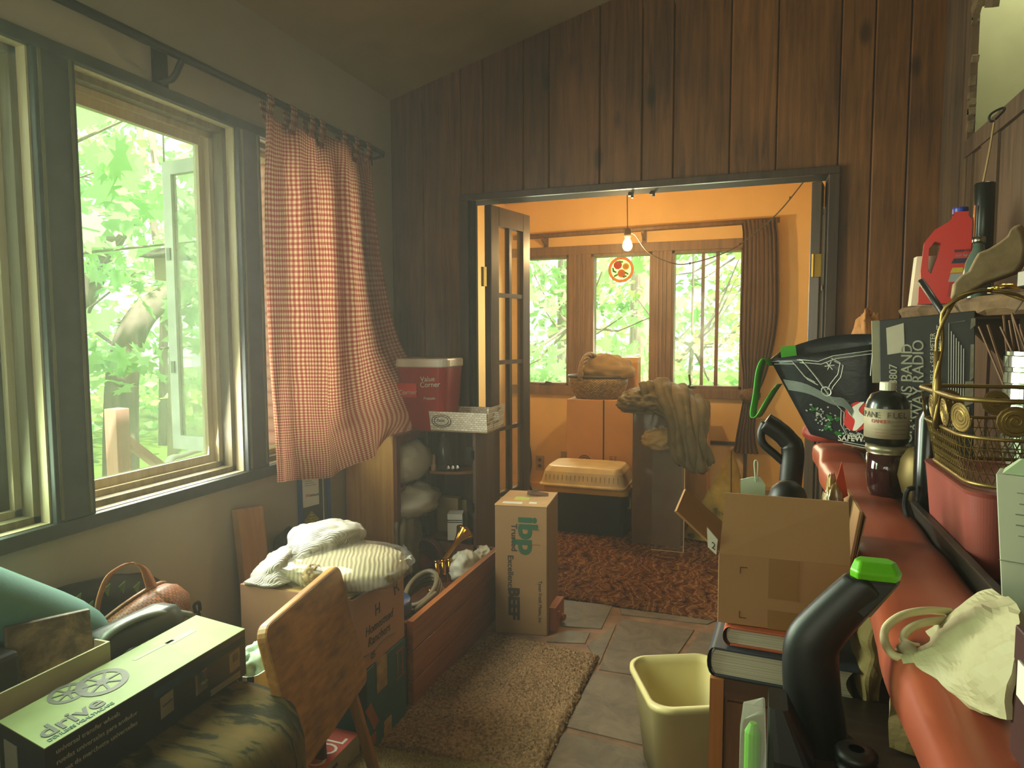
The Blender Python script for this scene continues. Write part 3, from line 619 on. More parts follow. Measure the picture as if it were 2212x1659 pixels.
# plank leaning at the wall
g = G(); a0 = (-1.80, 2.02); a1 = (-1.80, 2.165)
g.hexa([(-1.775, 2.02, 0), (-1.75, 2.02, 0), (-1.75, 2.165, 0), (-1.775, 2.165, 0)], [(-1.845, 2.025, .70), (-1.815, 2.025, .705), (-1.815, 2.165, .685), (-1.845, 2.165, .68)])
one('wood_plank', 'pale plywood plank leaning on the wall left of the stacked cartons', 'plank', g, wood('pale_plywood', 'c39a6e', 'a67d52', 2, .6, .8), bevel=.002)
one('camera_strap_bag', 'small dark bag wedged behind the plank and sweater', 'bag', G().obox((-1.78, 2.28, .47), (.09, .12, .16), (.2, .15, .1)).obox((-1.75, 2.28, .54), (.05, .1, .03), (.2, .15, .1)), mat('dark_fabric', '2d2d2c', .8), bevel=.012)
one('dark_floor_tote', 'dark storage tote supporting the small bag behind the cartons', 'tote', G().box(-1.83, -1.69, 2.2, 2.36, 0, .385), darkplastic, bevel=.01)
# stacked cartons
t = thing('teal_carton', 'worn teal printed cardboard carton on the floor under the brown carton', 'carton', (-1.35, 1.9, 0))
tealm = mat('teal_printed_card', '2f5c62', .6, var=.2, scale=6)
cx0, cx1, cy0, cy1 = -1.56, -1.128, 1.80, 2.06
pb = obj('carton', G().box(cx0, cx1, cy0, cy1, 0, .295), tealm, t, bevel=.004)
g = G(); g.box(cx1, cx1+.002, 1.86, 1.925, .19, .295).box(cx1-.05, cx1+.002, 1.86, 1.92, .295, .298); g.box(cx1, cx1+.002, 1.90, 1.95, 0, .07)
obj('paper_patch', g, mat('worn_paper_patch', 'a58b5c', .8, var=.25, scale=30), pb)
g = G()
for a in (1.995, 2.03): g.box(cx1, cx1+.0015, a, a+.006, .17, .27)
g.box(cx1, cx1+.0015, 1.985, 2.046, .17, .175).box(cx1, cx1+.0015, 1.985, 2.046, .265, .27); g.text('↑', .05, (cx1+.0015, 2.005, .18), (0, 1, 0), (0, 0, 1))
g.obox((cx1, 1.83, .13), (.003, .035, .10), (.5, 0, 0)); g.box(cx1, cx1+.0016, 1.81, 1.85, .03, .07)
obj('printed_mark', g, mat('orange_brown_print', '9a5a30', .7), pb)
t = thing('brown_meat_carton', 'brown carton with ranch lettering stacked on the teal carton under the sweater', 'carton', (-1.33, 1.9, .3))
bx0, bx1, by0, by1, bz0, bz1 = -1.555, -1.13, 1.735, 2.055, .30, .55
g = G(); g.box(bx0, bx1, by0, by0+.005, bz0, bz1).box(bx0, bx1, by1-.005, by1, bz0, bz1).box(bx0, bx0+.005, by0+.005, by1-.005, bz0, bz1).box(bx1-.005, bx1, by0+.005, by1-.005, bz0, bz1).box(bx0+.005, bx1-.005, by0+.005, by1-.005, bz0, bz0+.005)
pb = obj('carton', g, cardp, t)
g = G(); g.box(bx0+.003, bx1-.02, by0+.003, (by0+by1)/2-.001, bz1-.004, bz1).box(bx0+.003, bx1-.01, (by0+by1)/2+.001, by1-.003, bz1-.004, bz1+.001); obj('top_flap', g, mat('tan_flap', 'c2a05e', .8, var=.05), t)
g = G(); o = (bx1, 0, 0)
for s_, sz, y, z, sh in (('H', .055, 1.86, .45, 0), ('Homestead', .042, 1.80, .405, .2), ('Ranchers', .042, 1.815, .365, .2)): obj('printed_lettering', G().text(s_, sz, (bx1, y, z), (0, 1, 0), (0, 0, 1), sx=.9, shear=sh), inkb, pb)
g = G()
g.tube([(bx1+.001, y, .345+.004*math.sin(y*40)) for y in np.linspace(1.79, 1.99, 14)], .0015, 4); obj('flourish_line', g, inkb, pb)
for a_ in (('R', .07, (bx1, 1.985, .47), (0, 1, .2), (0, -.2, 1)), ('05', .03, (bx1, 1.83, .318), (0, 1, 0), (0, 0, 1)), ('H', .05, (-1.34, by0, .42), (1, 0, 0), (0, 0, 1)), ('Ranchers', .04, (-1.40, by0, .36), (1, 0, 0), (0, 0, 1))): obj('printed_lettering', G().text(*a_), inkb, pb)
# knitwear on the carton
knit = cloth('white_knit', 'd9d6c6', .95, .08, 0, .06)
N_ = knit.node_tree
def ribbed(name, col, dirn, sc=120):
    N = NT(name); c = hx(col); w = N('TexWave', {'Vector': N.coord(rot=dirn), 'Scale': sc, 'Distortion': 4, 'Detail': 1.5, 'Detail Scale': .6}).outputs['Fac']
    N.link(N.ramp(w, [(0, mul(c, .78)), (.6, mul(c, 1.04))]), N.b.inputs['Base Color']); N.b.inputs['Roughness'].default_value = .95; N.b.inputs['Specular IOR Level'].default_value = .1
    N.bump(w, .7, .003); return N.m
rows = [[(-1.531,1.728,0.555), (-1.525,1.747,0.56), (-1.533,1.783,0.57), (-1.59,1.93,0.58)],
        [(-1.418,1.727,0.56), (-1.424,1.754,0.6), (-1.423,1.77,0.63), (-1.493,1.909,0.63)],
        [(-1.377,1.791,0.57), (-1.399,1.812,0.63), (-1.426,1.859,0.66), (-1.501,1.938,0.67)],
        [(-1.347,1.874,0.6), (-1.337,1.863,0.66), (-1.371,1.912,0.69), (-1.448,1.993,0.69)],
        [(-1.3,1.954,0.62), (-1.3,1.956,0.66), (-1.304,1.963,0.69), (-1.391,2.037,0.69)],
        [(-1.288,2.023,0.63), (-1.293,2.056,0.64), (-1.29,2.058,0.66), (-1.339,2.091,0.67)]]
one('white_sweater', 'white ribbed knit sweater thrown on top of the brown carton', 'sweater', G().loft(rows, 50, 60, .012, 14, 2), ribbed('white_rib_knit', 'bdb9aa', (0, 0, .9), 60), smooth=True, solid=.016)
t = thing('bagged_sweater', 'cream cable knit sweater folded in a clear plastic bag beside the white sweater', 'sweater', (-1.27, 1.92, .553))
g = G().blob((-1.27, 1.90, .59), (.21, .155, .05), 12, .09, 3, flat=.8, pw=.75)
obj('folded_knit', g, ribbed('cream_cable_knit', 'b3a984', (0, 0, -.5), 22), t, smooth=True)
g = G().blob((-1.265, 1.90, .592), (.215, .165, .056), 21, .12, 4, flat=.8, pw=.7)
rows = [[(-1.177,2.145,0.6), (-1.141,2.106,0.59), (-1.126,1.981,0.59)], [(-1.132,1.99,0.57), (-1.12,1.953,0.56), (-1.156,1.881,0.565)], [(-1.115,1.927,0.53), (-1.115,1.897,0.513), (-1.115,1.827,0.571)]]
g.loft(rows, 12, 12, .006, 30, 2)
obj('plastic_bag', g, glass('clear_plastic_bag', dust=.10, rough=.12, dcol=(.9, .9, .8, 1)), t, smooth=True)
one('brown_glove', 'brown wrinkled glove poking from under the white sweater', 'glove', G().blob((-1.285, 1.755, .60), (.035, .03, .035), 4, .3, 5), cloth('brown_glove_cloth', '8b7650', .8), smooth=True)
# folding tray table leaning
t = thing('folding_tray_table', 'yellowish wooden folding tray table tipped on edge in front of the cartons', 'folding table', (-1.05, 1.5, 0))
A, L_, R_, B_ = Vector((-1.179,1.743,0.66)), Vector((-1.084,1.285,0.66)), Vector((-1.089,1.744,0.296)), Vector((0, 0, 0))
B_ = L_+(R_-A)
ey = (L_-A).normalized(); ex = ((R_-A)-(R_-A).dot(ey)*ey).normalized(); nn_ = ex.cross(ey); 
if nn_.x < 0: nn_ = -nn_
Wd, Hd = (L_-A).length, (R_-A).length*1.0
pts = []
for (u, v), a0 in (((0, 0), PI), ((0, 1), PI/2), ((1, 1), 0), ((1, 0), -PI/2)):
    r = .035
    for k in range(6):
        a = a0+k*PI/10
        uu = (r if u == 0 else Hd-r)+r*math.cos(a); vv = (r if v == 0 else Wd-r)+r*math.sin(a); pts.append((uu, vv))
c_ = (Hd/2, Wd/2); pts.sort(key=lambda p: math.atan2(p[1]-c_[1], p[0]-c_[0]))
def tabwood():
    N = NT('worn_table_wood'); n = N('TexNoise', {'Vector': N.coord((4, 4, 4)), 'Scale': 1, 'Detail': 4, 'Roughness': .6}).outputs[0]
    g2 = N('TexNoise', {'Vector': N.coord((60, 5, 60)), 'Scale': 1, 'Detail': 5}).outputs[0]
    c = N.ramp(N.math('ADD', N.math('MULTIPLY', n, .6), N.math('MULTIPLY', g2, .4)), [(.33, hx('5c3d1c')), (.45, hx('8f6128')), (.6, hx('b07c36'))])
    v = N('TexVoronoi', {'Vector': N.coord((9, 9, 5)), 'Scale': 1}).outputs['Distance']
    c = N.mix(.8, c, N.ramp(v, [(.05, (.15, .1, .06, 1)), (.075, (1, 1, 1, 1))]), 'MULTIPLY')
    N.link(c, N.b.inputs['Base Color']); N.b.inputs['Roughness'].default_value = .45; N.bump(g2, .2, .001); return N.m
g = G().poly([A+ex*u+ey*v-nn_*.03 for u, v in pts], nn_*.03)
obj('tabletop', g, tabwood(), t, bevel=.006)
lw = wood('table_leg_wood', 'a8743c', '7d5128', 2, .45)
la = A*.55+R_*.45+ey*.06-nn_*.04
obj('leg', G().bar(la+Vector((0, 0, 0)), (-1.029,1.691,0.02), .032, .018, (0, 1, 0)), lw, t, bevel=.003)
lb = A*.5+R_*.5+ey*(Wd-.08)-nn_*.04
obj('leg', G().bar(lb, (lb.x+.10, lb.y-.02, 0.0), .032, .018, (0, 1, 0)), lw, t, bevel=.003)
obj('leg', G().bar(la-Vector((.05, .03, 0)), (la.x-.01, la.y-.05, 0), .032, .018, (0, 1, 0)), mat('dark_leg', '4a2c1a', .5), t, bevel=.003)
# small red and white box under the table
t = thing('red_topped_box', 'small box with red top and white lettering on the floor under the tray table', 'box', (-1.0, 1.55, 0))
a = (-1.144,1.778,0.1)
g = G(); g.box(a[0]-.21, a[0], a[1]-.34, a[1], 0, .1); obj('box', g, mat('pale_grey_box', 'a8a68c', .6), t)
g = G(); g.box(a[0]-.21, a[0], a[1]-.34, a[1], .1, .101, 0); g.text('SCHOOL', .10, (a[0]-.015, a[1]-.33, .101), (0, 1, 0), (-1, 0, 0), 1, sx=.72)
obj('red_lid_print', g, [mat('faded_red', 'b0503e', .6), whitep], t)
g = G(); g.text('NATURAL RUBBER', .018, (a[0], a[1]-.27, .07), (0, 1, 0), (0, 0, 1)); obj('printed_text', g, inkb, t)
# zebra print shopping bag
def zebra():
    N = NT('zebra_print'); w = N('TexWave', {'Vector': N.coord((1, 1, .35), rot=(.5, .3, 0)), 'Scale': 11, 'Distortion': 5, 'Detail': 1.5, 'Detail Scale': 1.2}).outputs['Fac']
    N.link(N.ramp(w, [(.42, hx('ccd0bb')), (.5, hx('181814'))]), N.b.inputs['Base Color']); N.b.inputs['Roughness'].default_value = .45; return N.m
t = thing('zebra_print_bag', 'black and white zebra striped shopping bag between the round stool and tray table', 'bag', (-1.24, 1.52, 0))
g = shell(G(), [rrect(-1.285, 1.525, .13, .26, .02, 0), rrect(-1.285, 1.525, .15, .28, .03, .2), rrect(-1.285, 1.525, .15, .28, .03, .40), rrect(-1.285, 1.525, .14, .27, .03, .46)])
obj('bag_body', g, zebra(), t, solid=.004)
obj('bag_contents', G().blob((-1.285, 1.525, .43), (.065, .12, .06), 31, .3, 5), mat('mint_tissue', 'a8c7a4', .6), t, smooth=True)
# round stool
t = thing('round_stool', 'round padded stool with mottled gold and green cover in the near left foreground', 'stool', (-1.05, 1.08, 0))
def mott():
    N = NT('mottled_gold_green'); n = N('TexNoise', {'Vector': N.coord((9, 30, 9), rot=(0, 0, .5)), 'Scale': .7, 'Detail': 7, 'Roughness': .6, 'Distortion': .5}).outputs[0]
    N.link(N.ramp(n, [(.36, hx('1e1d10')), (.45, hx('2c2a17')), (.5, hx('504522')), (.64, hx('5c4a26'))]), N.b.inputs['Base Color']); N.b.inputs['Roughness'].default_value = .85; N.b.inputs['Specular IOR Level'].default_value = .15; N.bump(n, .3, .003); return N.m
pr = [(0, .5)]; R = .235
prof = [(.0, 0), (R-.02, 0), (R-.005, .02), (R, .10), (R+.004, .3), (R, .42), (R-.012, .465), (R-.04, .492), (R-.09, .5), (0, .498)]
obj('padded_seat', G().lathe(prof[3:], (-1.155, 1.13, 0), 48), mott(), t, smooth=True); obj('base', G().lathe([(0, 0), (R-.02, 0), (R-.02, .12), (0, .12)], (-1.155, 1.13, 0), 48), mat('dark_brown_base', '3a2a1c', .6), t)
# long black and cream wheel box
t = thing('wheel_kit_box', 'long black box with cream lid printed with wheels lying across the round stool', 'box', (-1.27, 1.09, .5))
q0, q1, q2, q3 = (-1.182, .818), (-1.191, 1.34), (-1.372, 1.366), (-1.352, .85)
zt, zb = .62, .502
pbx = obj('box', G().hexa([(*p, zb) for p in (q0, q1, q2, q3)], [(*p, zt-.002) for p in (q0, q1, q2, q3)]), blackp, t)
def lidm():
    N = NT('cream_gloss_lid'); n = N('TexNoise', {'Vector': N.coord(), 'Scale': 9, 'Detail': 4}).outputs[0]
    N.link(N.ramp(n, [(.35, hx('788c54')), (.65, hx('869a60'))]), N.b.inputs['Base Color']); N.b.inputs['Roughness'].default_value = .55; N.b.inputs['Specular IOR Level'].default_value = .2; return N.m
pb = obj('lid', G().hexa([(*p, zt-.002) for p in (q0, q1, q2, q3)], [(*p, zt) for p in (q0, q1, q2, q3)]), lidm(), t)
g = G(); yd = Vector((q3[0]-q0[0], q3[1]-q0[1], 0)).normalized(); xd = Vector((q1[0]-q0[0], q1[1]-q0[1], 0)).normalized()
o = Vector((*q0, zt))
g.text('drive', .064, o+xd*.014+yd*.026, xd, yd, 0, sx=1.0, bold=.001)
g.text('DEVILBISS HEALTHCARE', .0145, o+xd*.014+yd*.010, xd, yd, 1, sx=.88)
def ring(c, r0, r1, mi, n=40, dz=.0012):
    vs = [c+xd*r*math.cos(a)+yd*r*math.sin(a)+Vector((0, 0, dz)) for r in (r0, r1) for a in np.linspace(0, 2*PI, n, endpoint=False)]
    g.add(vs, [(i, n+i, n+(i+1) % n, (i+1) % n) for i in range(n)], mi)
for cu, cv, rr in ((.187, .110, .055), (.125, .140, .040)):
    c = o+xd*cu+yd*cv; dz_ = .0012 if cu > .15 else .0008; ring(c, rr*.74, rr, 2, dz=dz_); ring(c, 0.001, rr*.24, 2, dz=dz_+.0002)
    for k in range(7):
        a = k*2*PI/7; d = xd*math.cos(a)+yd*math.sin(a); g.bar(c+d*rr*.2+Vector((0, 0, .001)), c+d*rr*.76+Vector((0, 0, .001)), rr*.10, .0006, mi=2)
c = o+xd*.40+yd*.12; g.bar(c-xd*.03, c+xd*.05, .022, .001, mi=3); g.bar(c-xd*.12+yd*.01, c-xd*.01+yd*.005, .010, .001, mi=3)
obj('lid_print', g, [mat('grey_green_ink', '2e3826', .6), mat('teal_ink', '4c7468', .6), mat('wheel_grey', '414a36', .6), mat('pale_violet_ink', '7a8468', .6)], pb)
g = G(); nx = Vector((xd.y, -xd.x, 0)); ob = lambda u, z: Vector((q0[0], q0[1], 0))+xd*u+Vector((0, 0, z))
for i, s in enumerate(('universal transfer wheels', 'ruedas universales para andador', 'roues de marchette universelles')): obj('printed_text', G().text(s, .0135, ob(.02, zb+.095-i*.021), xd, (0, 0, 1)), mat('grey_white_ink', '9c9a86', .6), pbx)
for i in range(4): g.bar(ob(.40, zb+.018-i*.004)+nx*.0005, ob(.50, zb+.018-i*.004)+nx*.0005, .0012, .0012, mi=0)
obj('fine_print_lines', g, mat('grey_white_ink', '9c9a86', .6), pbx)
g = G(); g.quad(ob(.24, zb+.083), ob(.522, zb+.083), ob(.522, zb+.102), ob(.24, zb+.102), -.001); obj('blue_stripe', g, mat('steel_blue', '456f8a', .5), pbx)
for u in (.255, .355, .465):
    g = G(); g.quad(ob(u, zb+.028), ob(u+.036, zb+.032), ob(u+.036, zb+.08), ob(u, zb+.076), -.0015, 0)
    if u > .4: g.quad(ob(u+.012, zb+.052)+nx*.002, ob(u+.028, zb+.053)+nx*.002, ob(u+.028, zb+.07)+nx*.002, ob(u+.012, zb+.07)+nx*.002, -.001, 1)
    elif u > .3: g.bar(ob(u+.016, zb+.08)+nx*.002, ob(u+.022, zb+.055)+nx*.002, .008, .001, mi=1); g.bar(ob(u+.015, zb+.05)+nx*.002, ob(u+.03, zb+.055)+nx*.002, .014, .001, mi=2)
    else: g.bar(ob(u+.005, zb+.055)+nx*.002, ob(u+.03, zb+.06)+nx*.002, .003, .001, mi=1)
    obj('picture_label', g, [mat('label_beige', 'b9b296', .5), mat('dark_grey_print', '3c3d3d', .5), mat('olive_print', '6d7a3c', .5)], pbx)
g = G(); g.quad((-1.33, .846, zb+.02), (-1.28, .836, zb+.02), (-1.28, .836, zb+.09), (-1.33, .846, zb+.09), .0015); obj('end_label', g, mat('label_grey', '6f6e5e', .5), pbx)
# tote under the left pile and what stands on it
one('grey_storage_tote', 'dark grey storage tote under the pile by the left wall', 'tote', shell(G(), [rrect(-1.64, 1.06, .30, .80, .04, 0), rrect(-1.64, 1.06, .33, .84, .04, .47), rrect(-1.64, 1.06, .35, .86, .04, .47), rrect(-1.64, 1.06, .35, .86, .04, .5)], cap1=True), mat('grey_tote_plastic', '4a4c4a', .5))
t = thing('wicker_basket', 'reddish brown wicker basket with tall arched handle tipped on the pile by the wall', 'basket', (-1.6, 1.4, .5))
def wicker(name, c1, c2, sc=120):
    N = NT(name); b = N('TexBrick', {'Vector': N.coord(kind='UV', scale=(1, 1, 1)), 'Color1': hx(c1), 'Color2': hx(c2), 'Mortar': mul(hx(c2), .3), 'Scale': 12, 'Mortar Size': .02, 'Brick Width': .2, 'Row Height': .45}, offset=.5)
    N.link(b.outputs[0], N.b.inputs['Base Color']); N.b.inputs['Roughness'].default_value = .5; N.bump(b.outputs['Fac'], -.8, .003); return N.m
wick = wicker('red_wicker', '9c6238', '7a4526')
bc = Vector((-1.60, 1.40, .535)); Mb = Matrix.Rotation(-.75, 3, 'Y') @ Matrix.Rotation(.12, 3, 'X')
def bp(x, y, z): 
    v = bc + Mb @ Vector((x, y, z)); return (v.x, v.y, v.z)
P = []
for r, z in ((.02, -.05), (.07, -.05), (.10, -.035), (.118, 0), (.112, .04), (.092, .066)):
    P.append([bp(r*1.05*math.cos(a), r*1.30*math.sin(a), z) for a in np.linspace(0, 2*PI, 49)])
obj('basket_body', G().grid(P), wick, t, smooth=True, solid=.006)
rim = [bp(.094*1.05*math.cos(a), .094*1.30*math.sin(a), .068) for a in np.linspace(0, 2*PI, 40)[:-1]]
obj('basket_rim', G().tube(rim, .007, 6, closed=True), wood('wicker_rim', 'a3713f', '6d3f22', 0, .5), t, smooth=True)
hp = curve([(-1.6,1.256,0.625), (-1.6,1.268,0.676), (-1.6,1.298,0.724), (-1.6,1.355,0.738), (-1.59,1.39,0.721), (-1.58,1.403,0.675), (-1.57,1.409,0.613)], 30)
g = G(); ww = np.interp(np.linspace(0, 1, 30), [0, .35, .6, .8, 1], [.010, .012, .012, .03, .04])
g.grid([[(p[0], p[1]-ww[i]*.3, p[2]+ww[i]*.1), (p[0]+.004, p[1]+ww[i]*.7, p[2]-ww[i]*.3)] for i, p in enumerate(hp)])
obj('handle', g, mat('split_wood_handle', 'a9683a', .5, var=.2), t, smooth=True, solid=.005)
P = [[bp(r*1.07*math.cos(a), r*1.32*math.sin(a), z) for a in np.linspace(PI*1.22, PI*1.62, 16)] for r, z in ((.06, -.052), (.102, -.035), (.121, 0), (.115, .04), (.094, .068))]
obj('dark_woven_band', G().grid(P), mat('dark_purple_reed', '35202a', .45, var=.2), t, smooth=True, solid=.004)
t = thing('patterned_tote_bag', 'black tote bag with green leaf print slumped behind the wicker basket', 'bag', (-1.78, 1.42, .5))
g = G().loft([[(-1.80, 1.22, .5), (-1.77, 1.42, .5), (-1.79, 1.66, .5)], [(-1.80, 1.23, .58), (-1.75, 1.42, .58), (-1.79, 1.64, .56)], [(-1.81, 1.26, .665), (-1.78, 1.42, .655), (-1.81, 1.60, .60)]], 20, 24, .01, 9, 4)
obj('bag_body', g, mat('black_bag_fabric', '1d211c', .6), t, smooth=True, solid=.02)
for k, (y, z) in enumerate(((1.31, .635), (1.345, .60), (1.40, .63), (1.45, .62), (1.5, .6))):
    g = G(); g.add([(-1.745, y, z), (-1.742, y+.02, z+.012), (-1.742, y+.012, z-.025)], [(0, 1, 2)]); obj('leaf_print', g, mat('leaf_green_print', '6f8f4c', .6), t, solid=.003)
g = shell(G(), [[(-1.59+dx*s, y+.015*dx, z+dz*s*.095) for dx, dz in [(.10*math.cos(a), math.sin(a)) for a in np.linspace(0, 2*PI, 25)[:-1]]] for y, z, s in ((.62, 1.055, 1), (.85, .878, 1), (1.02, .747, 1), (1.15, .647, 1), (1.2, .612, .93), (1.23, .596, .78), (1.245, .59, .5))], cap1=True)
one('teal_foam_bolster', 'teal rounded foam bolster slanting down from the left frame edge', 'bolster', g, mat('teal_foam', '57887d', .75, var=.05, bump=.2, bscale=300), smooth=True)
one('dark_speaker_box', 'dark boxy speaker at the left frame edge behind the painted board', 'speaker', G().box(-1.58, -1.44, .80, .96, .5, .70), mat('speaker_black', '2c2e2b', .7, bump=.3, bscale=400), bevel=.012)
t = thing('painted_board', 'small weathered wooden board with faded dark painting standing on the pile', 'board', (-1.5, 1.05, .5))
g = G(); b0, b1 = Vector((-1.475, .955, .502)), Vector((-1.42, 1.11, .502)); dd = (b1-b0).normalized(); n_ = Vector((dd.y, -dd.x, 0)); tl = Vector((-.03, .012, .235))
th = Vector((dd.y, -dd.x, 0))*.014
g.hexa([b0, b1, b1+th, b0+th], [b0+tl, b1+tl-Vector((0, 0, .012)), b1+tl+th-Vector((0, 0, .012)), b0+tl+th])
def painted():
    N = NT('faded_painting'); n = N('TexNoise', {'Vector': N.coord(), 'Scale': 11, 'Detail': 7, 'Roughness': .65, 'Distortion': .6}).outputs[0]
    z = N('SeparateXYZ', {0: N.coord()}).outputs[2]
    f = N.math('ADD', N.math('MULTIPLY', n, .6), N.math('MULTIPLY_ADD' if 0 else 'MULTIPLY', z, -.8))
    N.link(N.ramp(f, [(.08, hx('4a412c')), (.14, hx('6a5c40')), (.21, hx('97805c')), (.28, hx('b8956a'))]), N.b.inputs['Base Color']); N.b.inputs['Roughness'].default_value = .55; return N.m
obj('board', g, painted(), t, bevel=.003)
t = thing('shallow_cream_carton', 'shallow open cream carton between the wheel box and painted board', 'carton', (-1.42, .95, .5))
cc = mat('cream_carton', 'b3ad88', .7); cx0, cx1, cy0, cy1 = -1.43, -1.385, .70, 1.12
g = G(); g.box(-1.43, -1.388, .70, 1.12, .5, .505); obj('carton_floor', g, cc, t)
for q in ((-1.388, -1.383, .70, 1.12), (-1.43, -1.427, .70, 1.0)): obj('carton_wall', G().box(*q, .505, .655 if q[0] > -1.4 else .60), cc, t)
obj('carton_wall', G().box(-1.427, -1.388, 1.115, 1.12, .505, .655), cc, t)
t = thing('radio_player', 'dark green grey portable radio with round dial behind the wheel box', 'radio', (-1.44, 1.24, .5))
g = G(); sec = []
for y, s in ((1.13, .9), (1.15, 1), (1.33, 1), (1.36, .9)):
    sec.append([(-1.455+.055*s*math.cos(a)*1.0, y, .575+.075*s*max(-1, min(1, 1.25*math.sin(a)))) for a in np.linspace(0, 2*PI, 25)[:-1]])
obj('case', shell(g, sec, cap1=True), mat('green_grey_plastic', '333b33', .4), t, smooth=True)
obj('top_handle', G().tube(curve([(-1.43, 1.12, .62), (-1.43, 1.16, .652), (-1.43, 1.25, .655), (-1.43, 1.34, .63), (-1.43, 1.40, .60)], 20), .014, 10, flat=.6), mat('lighter_grey_plastic', '6a7468', .4), t, smooth=True)
g = G(); Mx = Matrix.Rotation(PI/2, 3, 'Y')
g.lathe([(.03, 0), (.034, .008), (.028, .014), (.026, .008), (0, .008)], (-1.402, 1.185, .575), 24, Mx); obj('dial', g, darkplastic, t, smooth=True)
g = G().text('PHONES', .007, (-1.398, 1.215, .60), (0, 1, 0), (0, 0, 1)); g.lathe([(0, 0), (.005, 0), (.005, .006), (0, .006)], (-1.402, 1.25, .565), 10, Mx); obj('small_controls', g, mat('dull_red_led', '8a4a3a', .4), t)
g = G(); 
for s in (-1, 1): g.tube([(-1.80, 1.80+s*.003, .40), (-1.795, 1.80+s*.012, .34), (-1.79, 1.80+s*.022, .25)], [.004, .006, .007], 8)
g.tube(curve([(-1.80, 1.79, .40), (-1.80, 1.785, .425), (-1.80, 1.805, .43), (-1.80, 1.81, .40)], 16), .006, 8)
g.box(-1.83, -1.76, 1.76, 1.84, 0, .25)
one('black_pliers', 'black handled tongs propped upright against the left wall', 'tongs', g, darkplastic, smooth=False)
# plank chest with its contents
t = thing('plank_chest', 'long reddish plank chest open on top in front of the oak cabinet', 'chest', (-1.3, 2.5, 0))
redw = wood('reddish_plank', 'ab6838', '7c4523', 1, .4, .8, coat=.15)
for i in range(3): obj('front_board', G().box(-1.145, -1.12, 2.10, 3.02, .004+i*.112, .112+i*.112-.001), redw, t, bevel=.002)
rdk = wood('dark_red_plank', '6d3d22', '48281a', 2, .5)
for y in (2.10, 3.0): obj('end_board', G().box(-1.54, -1.145, y, y+.02, 0, .325), rdk, t)
obj('back_board', G().box(-1.56, -1.54, 2.10, 3.02, 0, .325), rdk, t); obj('floor_board', G().box(-1.54, -1.145, 2.12, 3.0, .0, .19), rdk, t)
obj('corner_post', G().box(-1.19, -1.145, 2.09, 2.13, 0, .31), rdk, t)
t = thing('blue_rimmed_jar', 'glass jar with blue lid in the near end of the plank chest', 'jar', (-1.32, 2.22, .19))
obj('jar', G().lathe([(0, .19), (.075, .19), (.08, .21), (.08, .285), (.0, .285)], (-1.30, 2.235, 0), 24), glass('jar_glass', dust=.1), t, smooth=True)
obj('lid', G().lathe([(0, .285), (.09, .285), (.092, .30), (.092, .335), (.085, .345), (0, .345)], (-1.30, 2.235, 0), 28), mat('dark_blue_lid', '24406c', .4), t, smooth=True)
g = G()
for k in range(4): g.tube([(-1.27+(.075-.006*k)*math.cos(a), 2.46+(.12-.01*k)*math.sin(a), .25+.02*k+.04*math.sin(a)) for a in np.linspace(0, 2*PI, 40)[:-1]], .011, 8, closed=True)
g.tube(curve([(-1.20, 2.45, .3), (-1.22, 2.37, .28), (-1.24, 2.33, .26)], 12), .011, 8)
one('coiled_cable', 'coil of grey brown hose lying in the plank chest', 'hose', g, mat('grey_hose', '6a5f46', .5), smooth=True)
t = thing('brass_horn', 'shiny brass horn with tubing lying at the far end of the plank chest', 'horn', (-1.27, 2.72, .19))
br = mat('polished_brass', 'c98c34', .12, 1, var=.05)
g = G().tube(curve([(-1.34, 2.62, .25), (-1.31, 2.68, .30), (-1.29, 2.75, .35), (-1.27, 2.83, .40), (-1.255, 2.88, .43)], 24), [.012+.0*i if i < 14 else .012+.035*((i-14)/9)**2 for i in range(24)], 16); obj('bell', g, br, t, smooth=True)
g = G(); g.tube(curve([(-1.31, 2.60, .24), (-1.24, 2.63, .24), (-1.22, 2.70, .26), (-1.25, 2.76, .30), (-1.31, 2.74, .31)], 26), .011, 10)
for k in range(3): g.tube([(-1.30+.022*k, 2.68+.02*k, .25), (-1.305+.022*k, 2.68+.02*k, .345)], .012, 10).lathe([(0, .345), (.014, .345), (.014, .352), (0, .352)], (-1.305+.022*k, 2.68+.02*k, 0), 10)
g.tube([(-1.22, 2.60, .23), (-1.19, 2.72, .29)], .008, 8); obj('valve_tubing', g, br, t, smooth=True)
g = G().blob((-1.215, 2.78, .30), (.06, .09, .07), 9, .2, 3.5, flat=.9)
rows = [[(-1.22, 2.83, .33), (-1.18, 2.84, .32), (-1.16, 2.83, .29)], [(-1.20, 2.88, .35), (-1.17, 2.90, .34), (-1.15, 2.89, .31)], [(-1.20, 2.93, .355), (-1.17, 2.955, .355), (-1.14, 2.93, .33)]]
g.loft(rows, 14, 16, .015, 30, 3)
one('white_wrapped_bundle', 'white plastic wrapped bundle beside the brass horn', 'bundle', g, cloth('white_plastic_wrap', 'c7c6b0', .4, .2, 80, .1, wrinkle=.6), smooth=True)
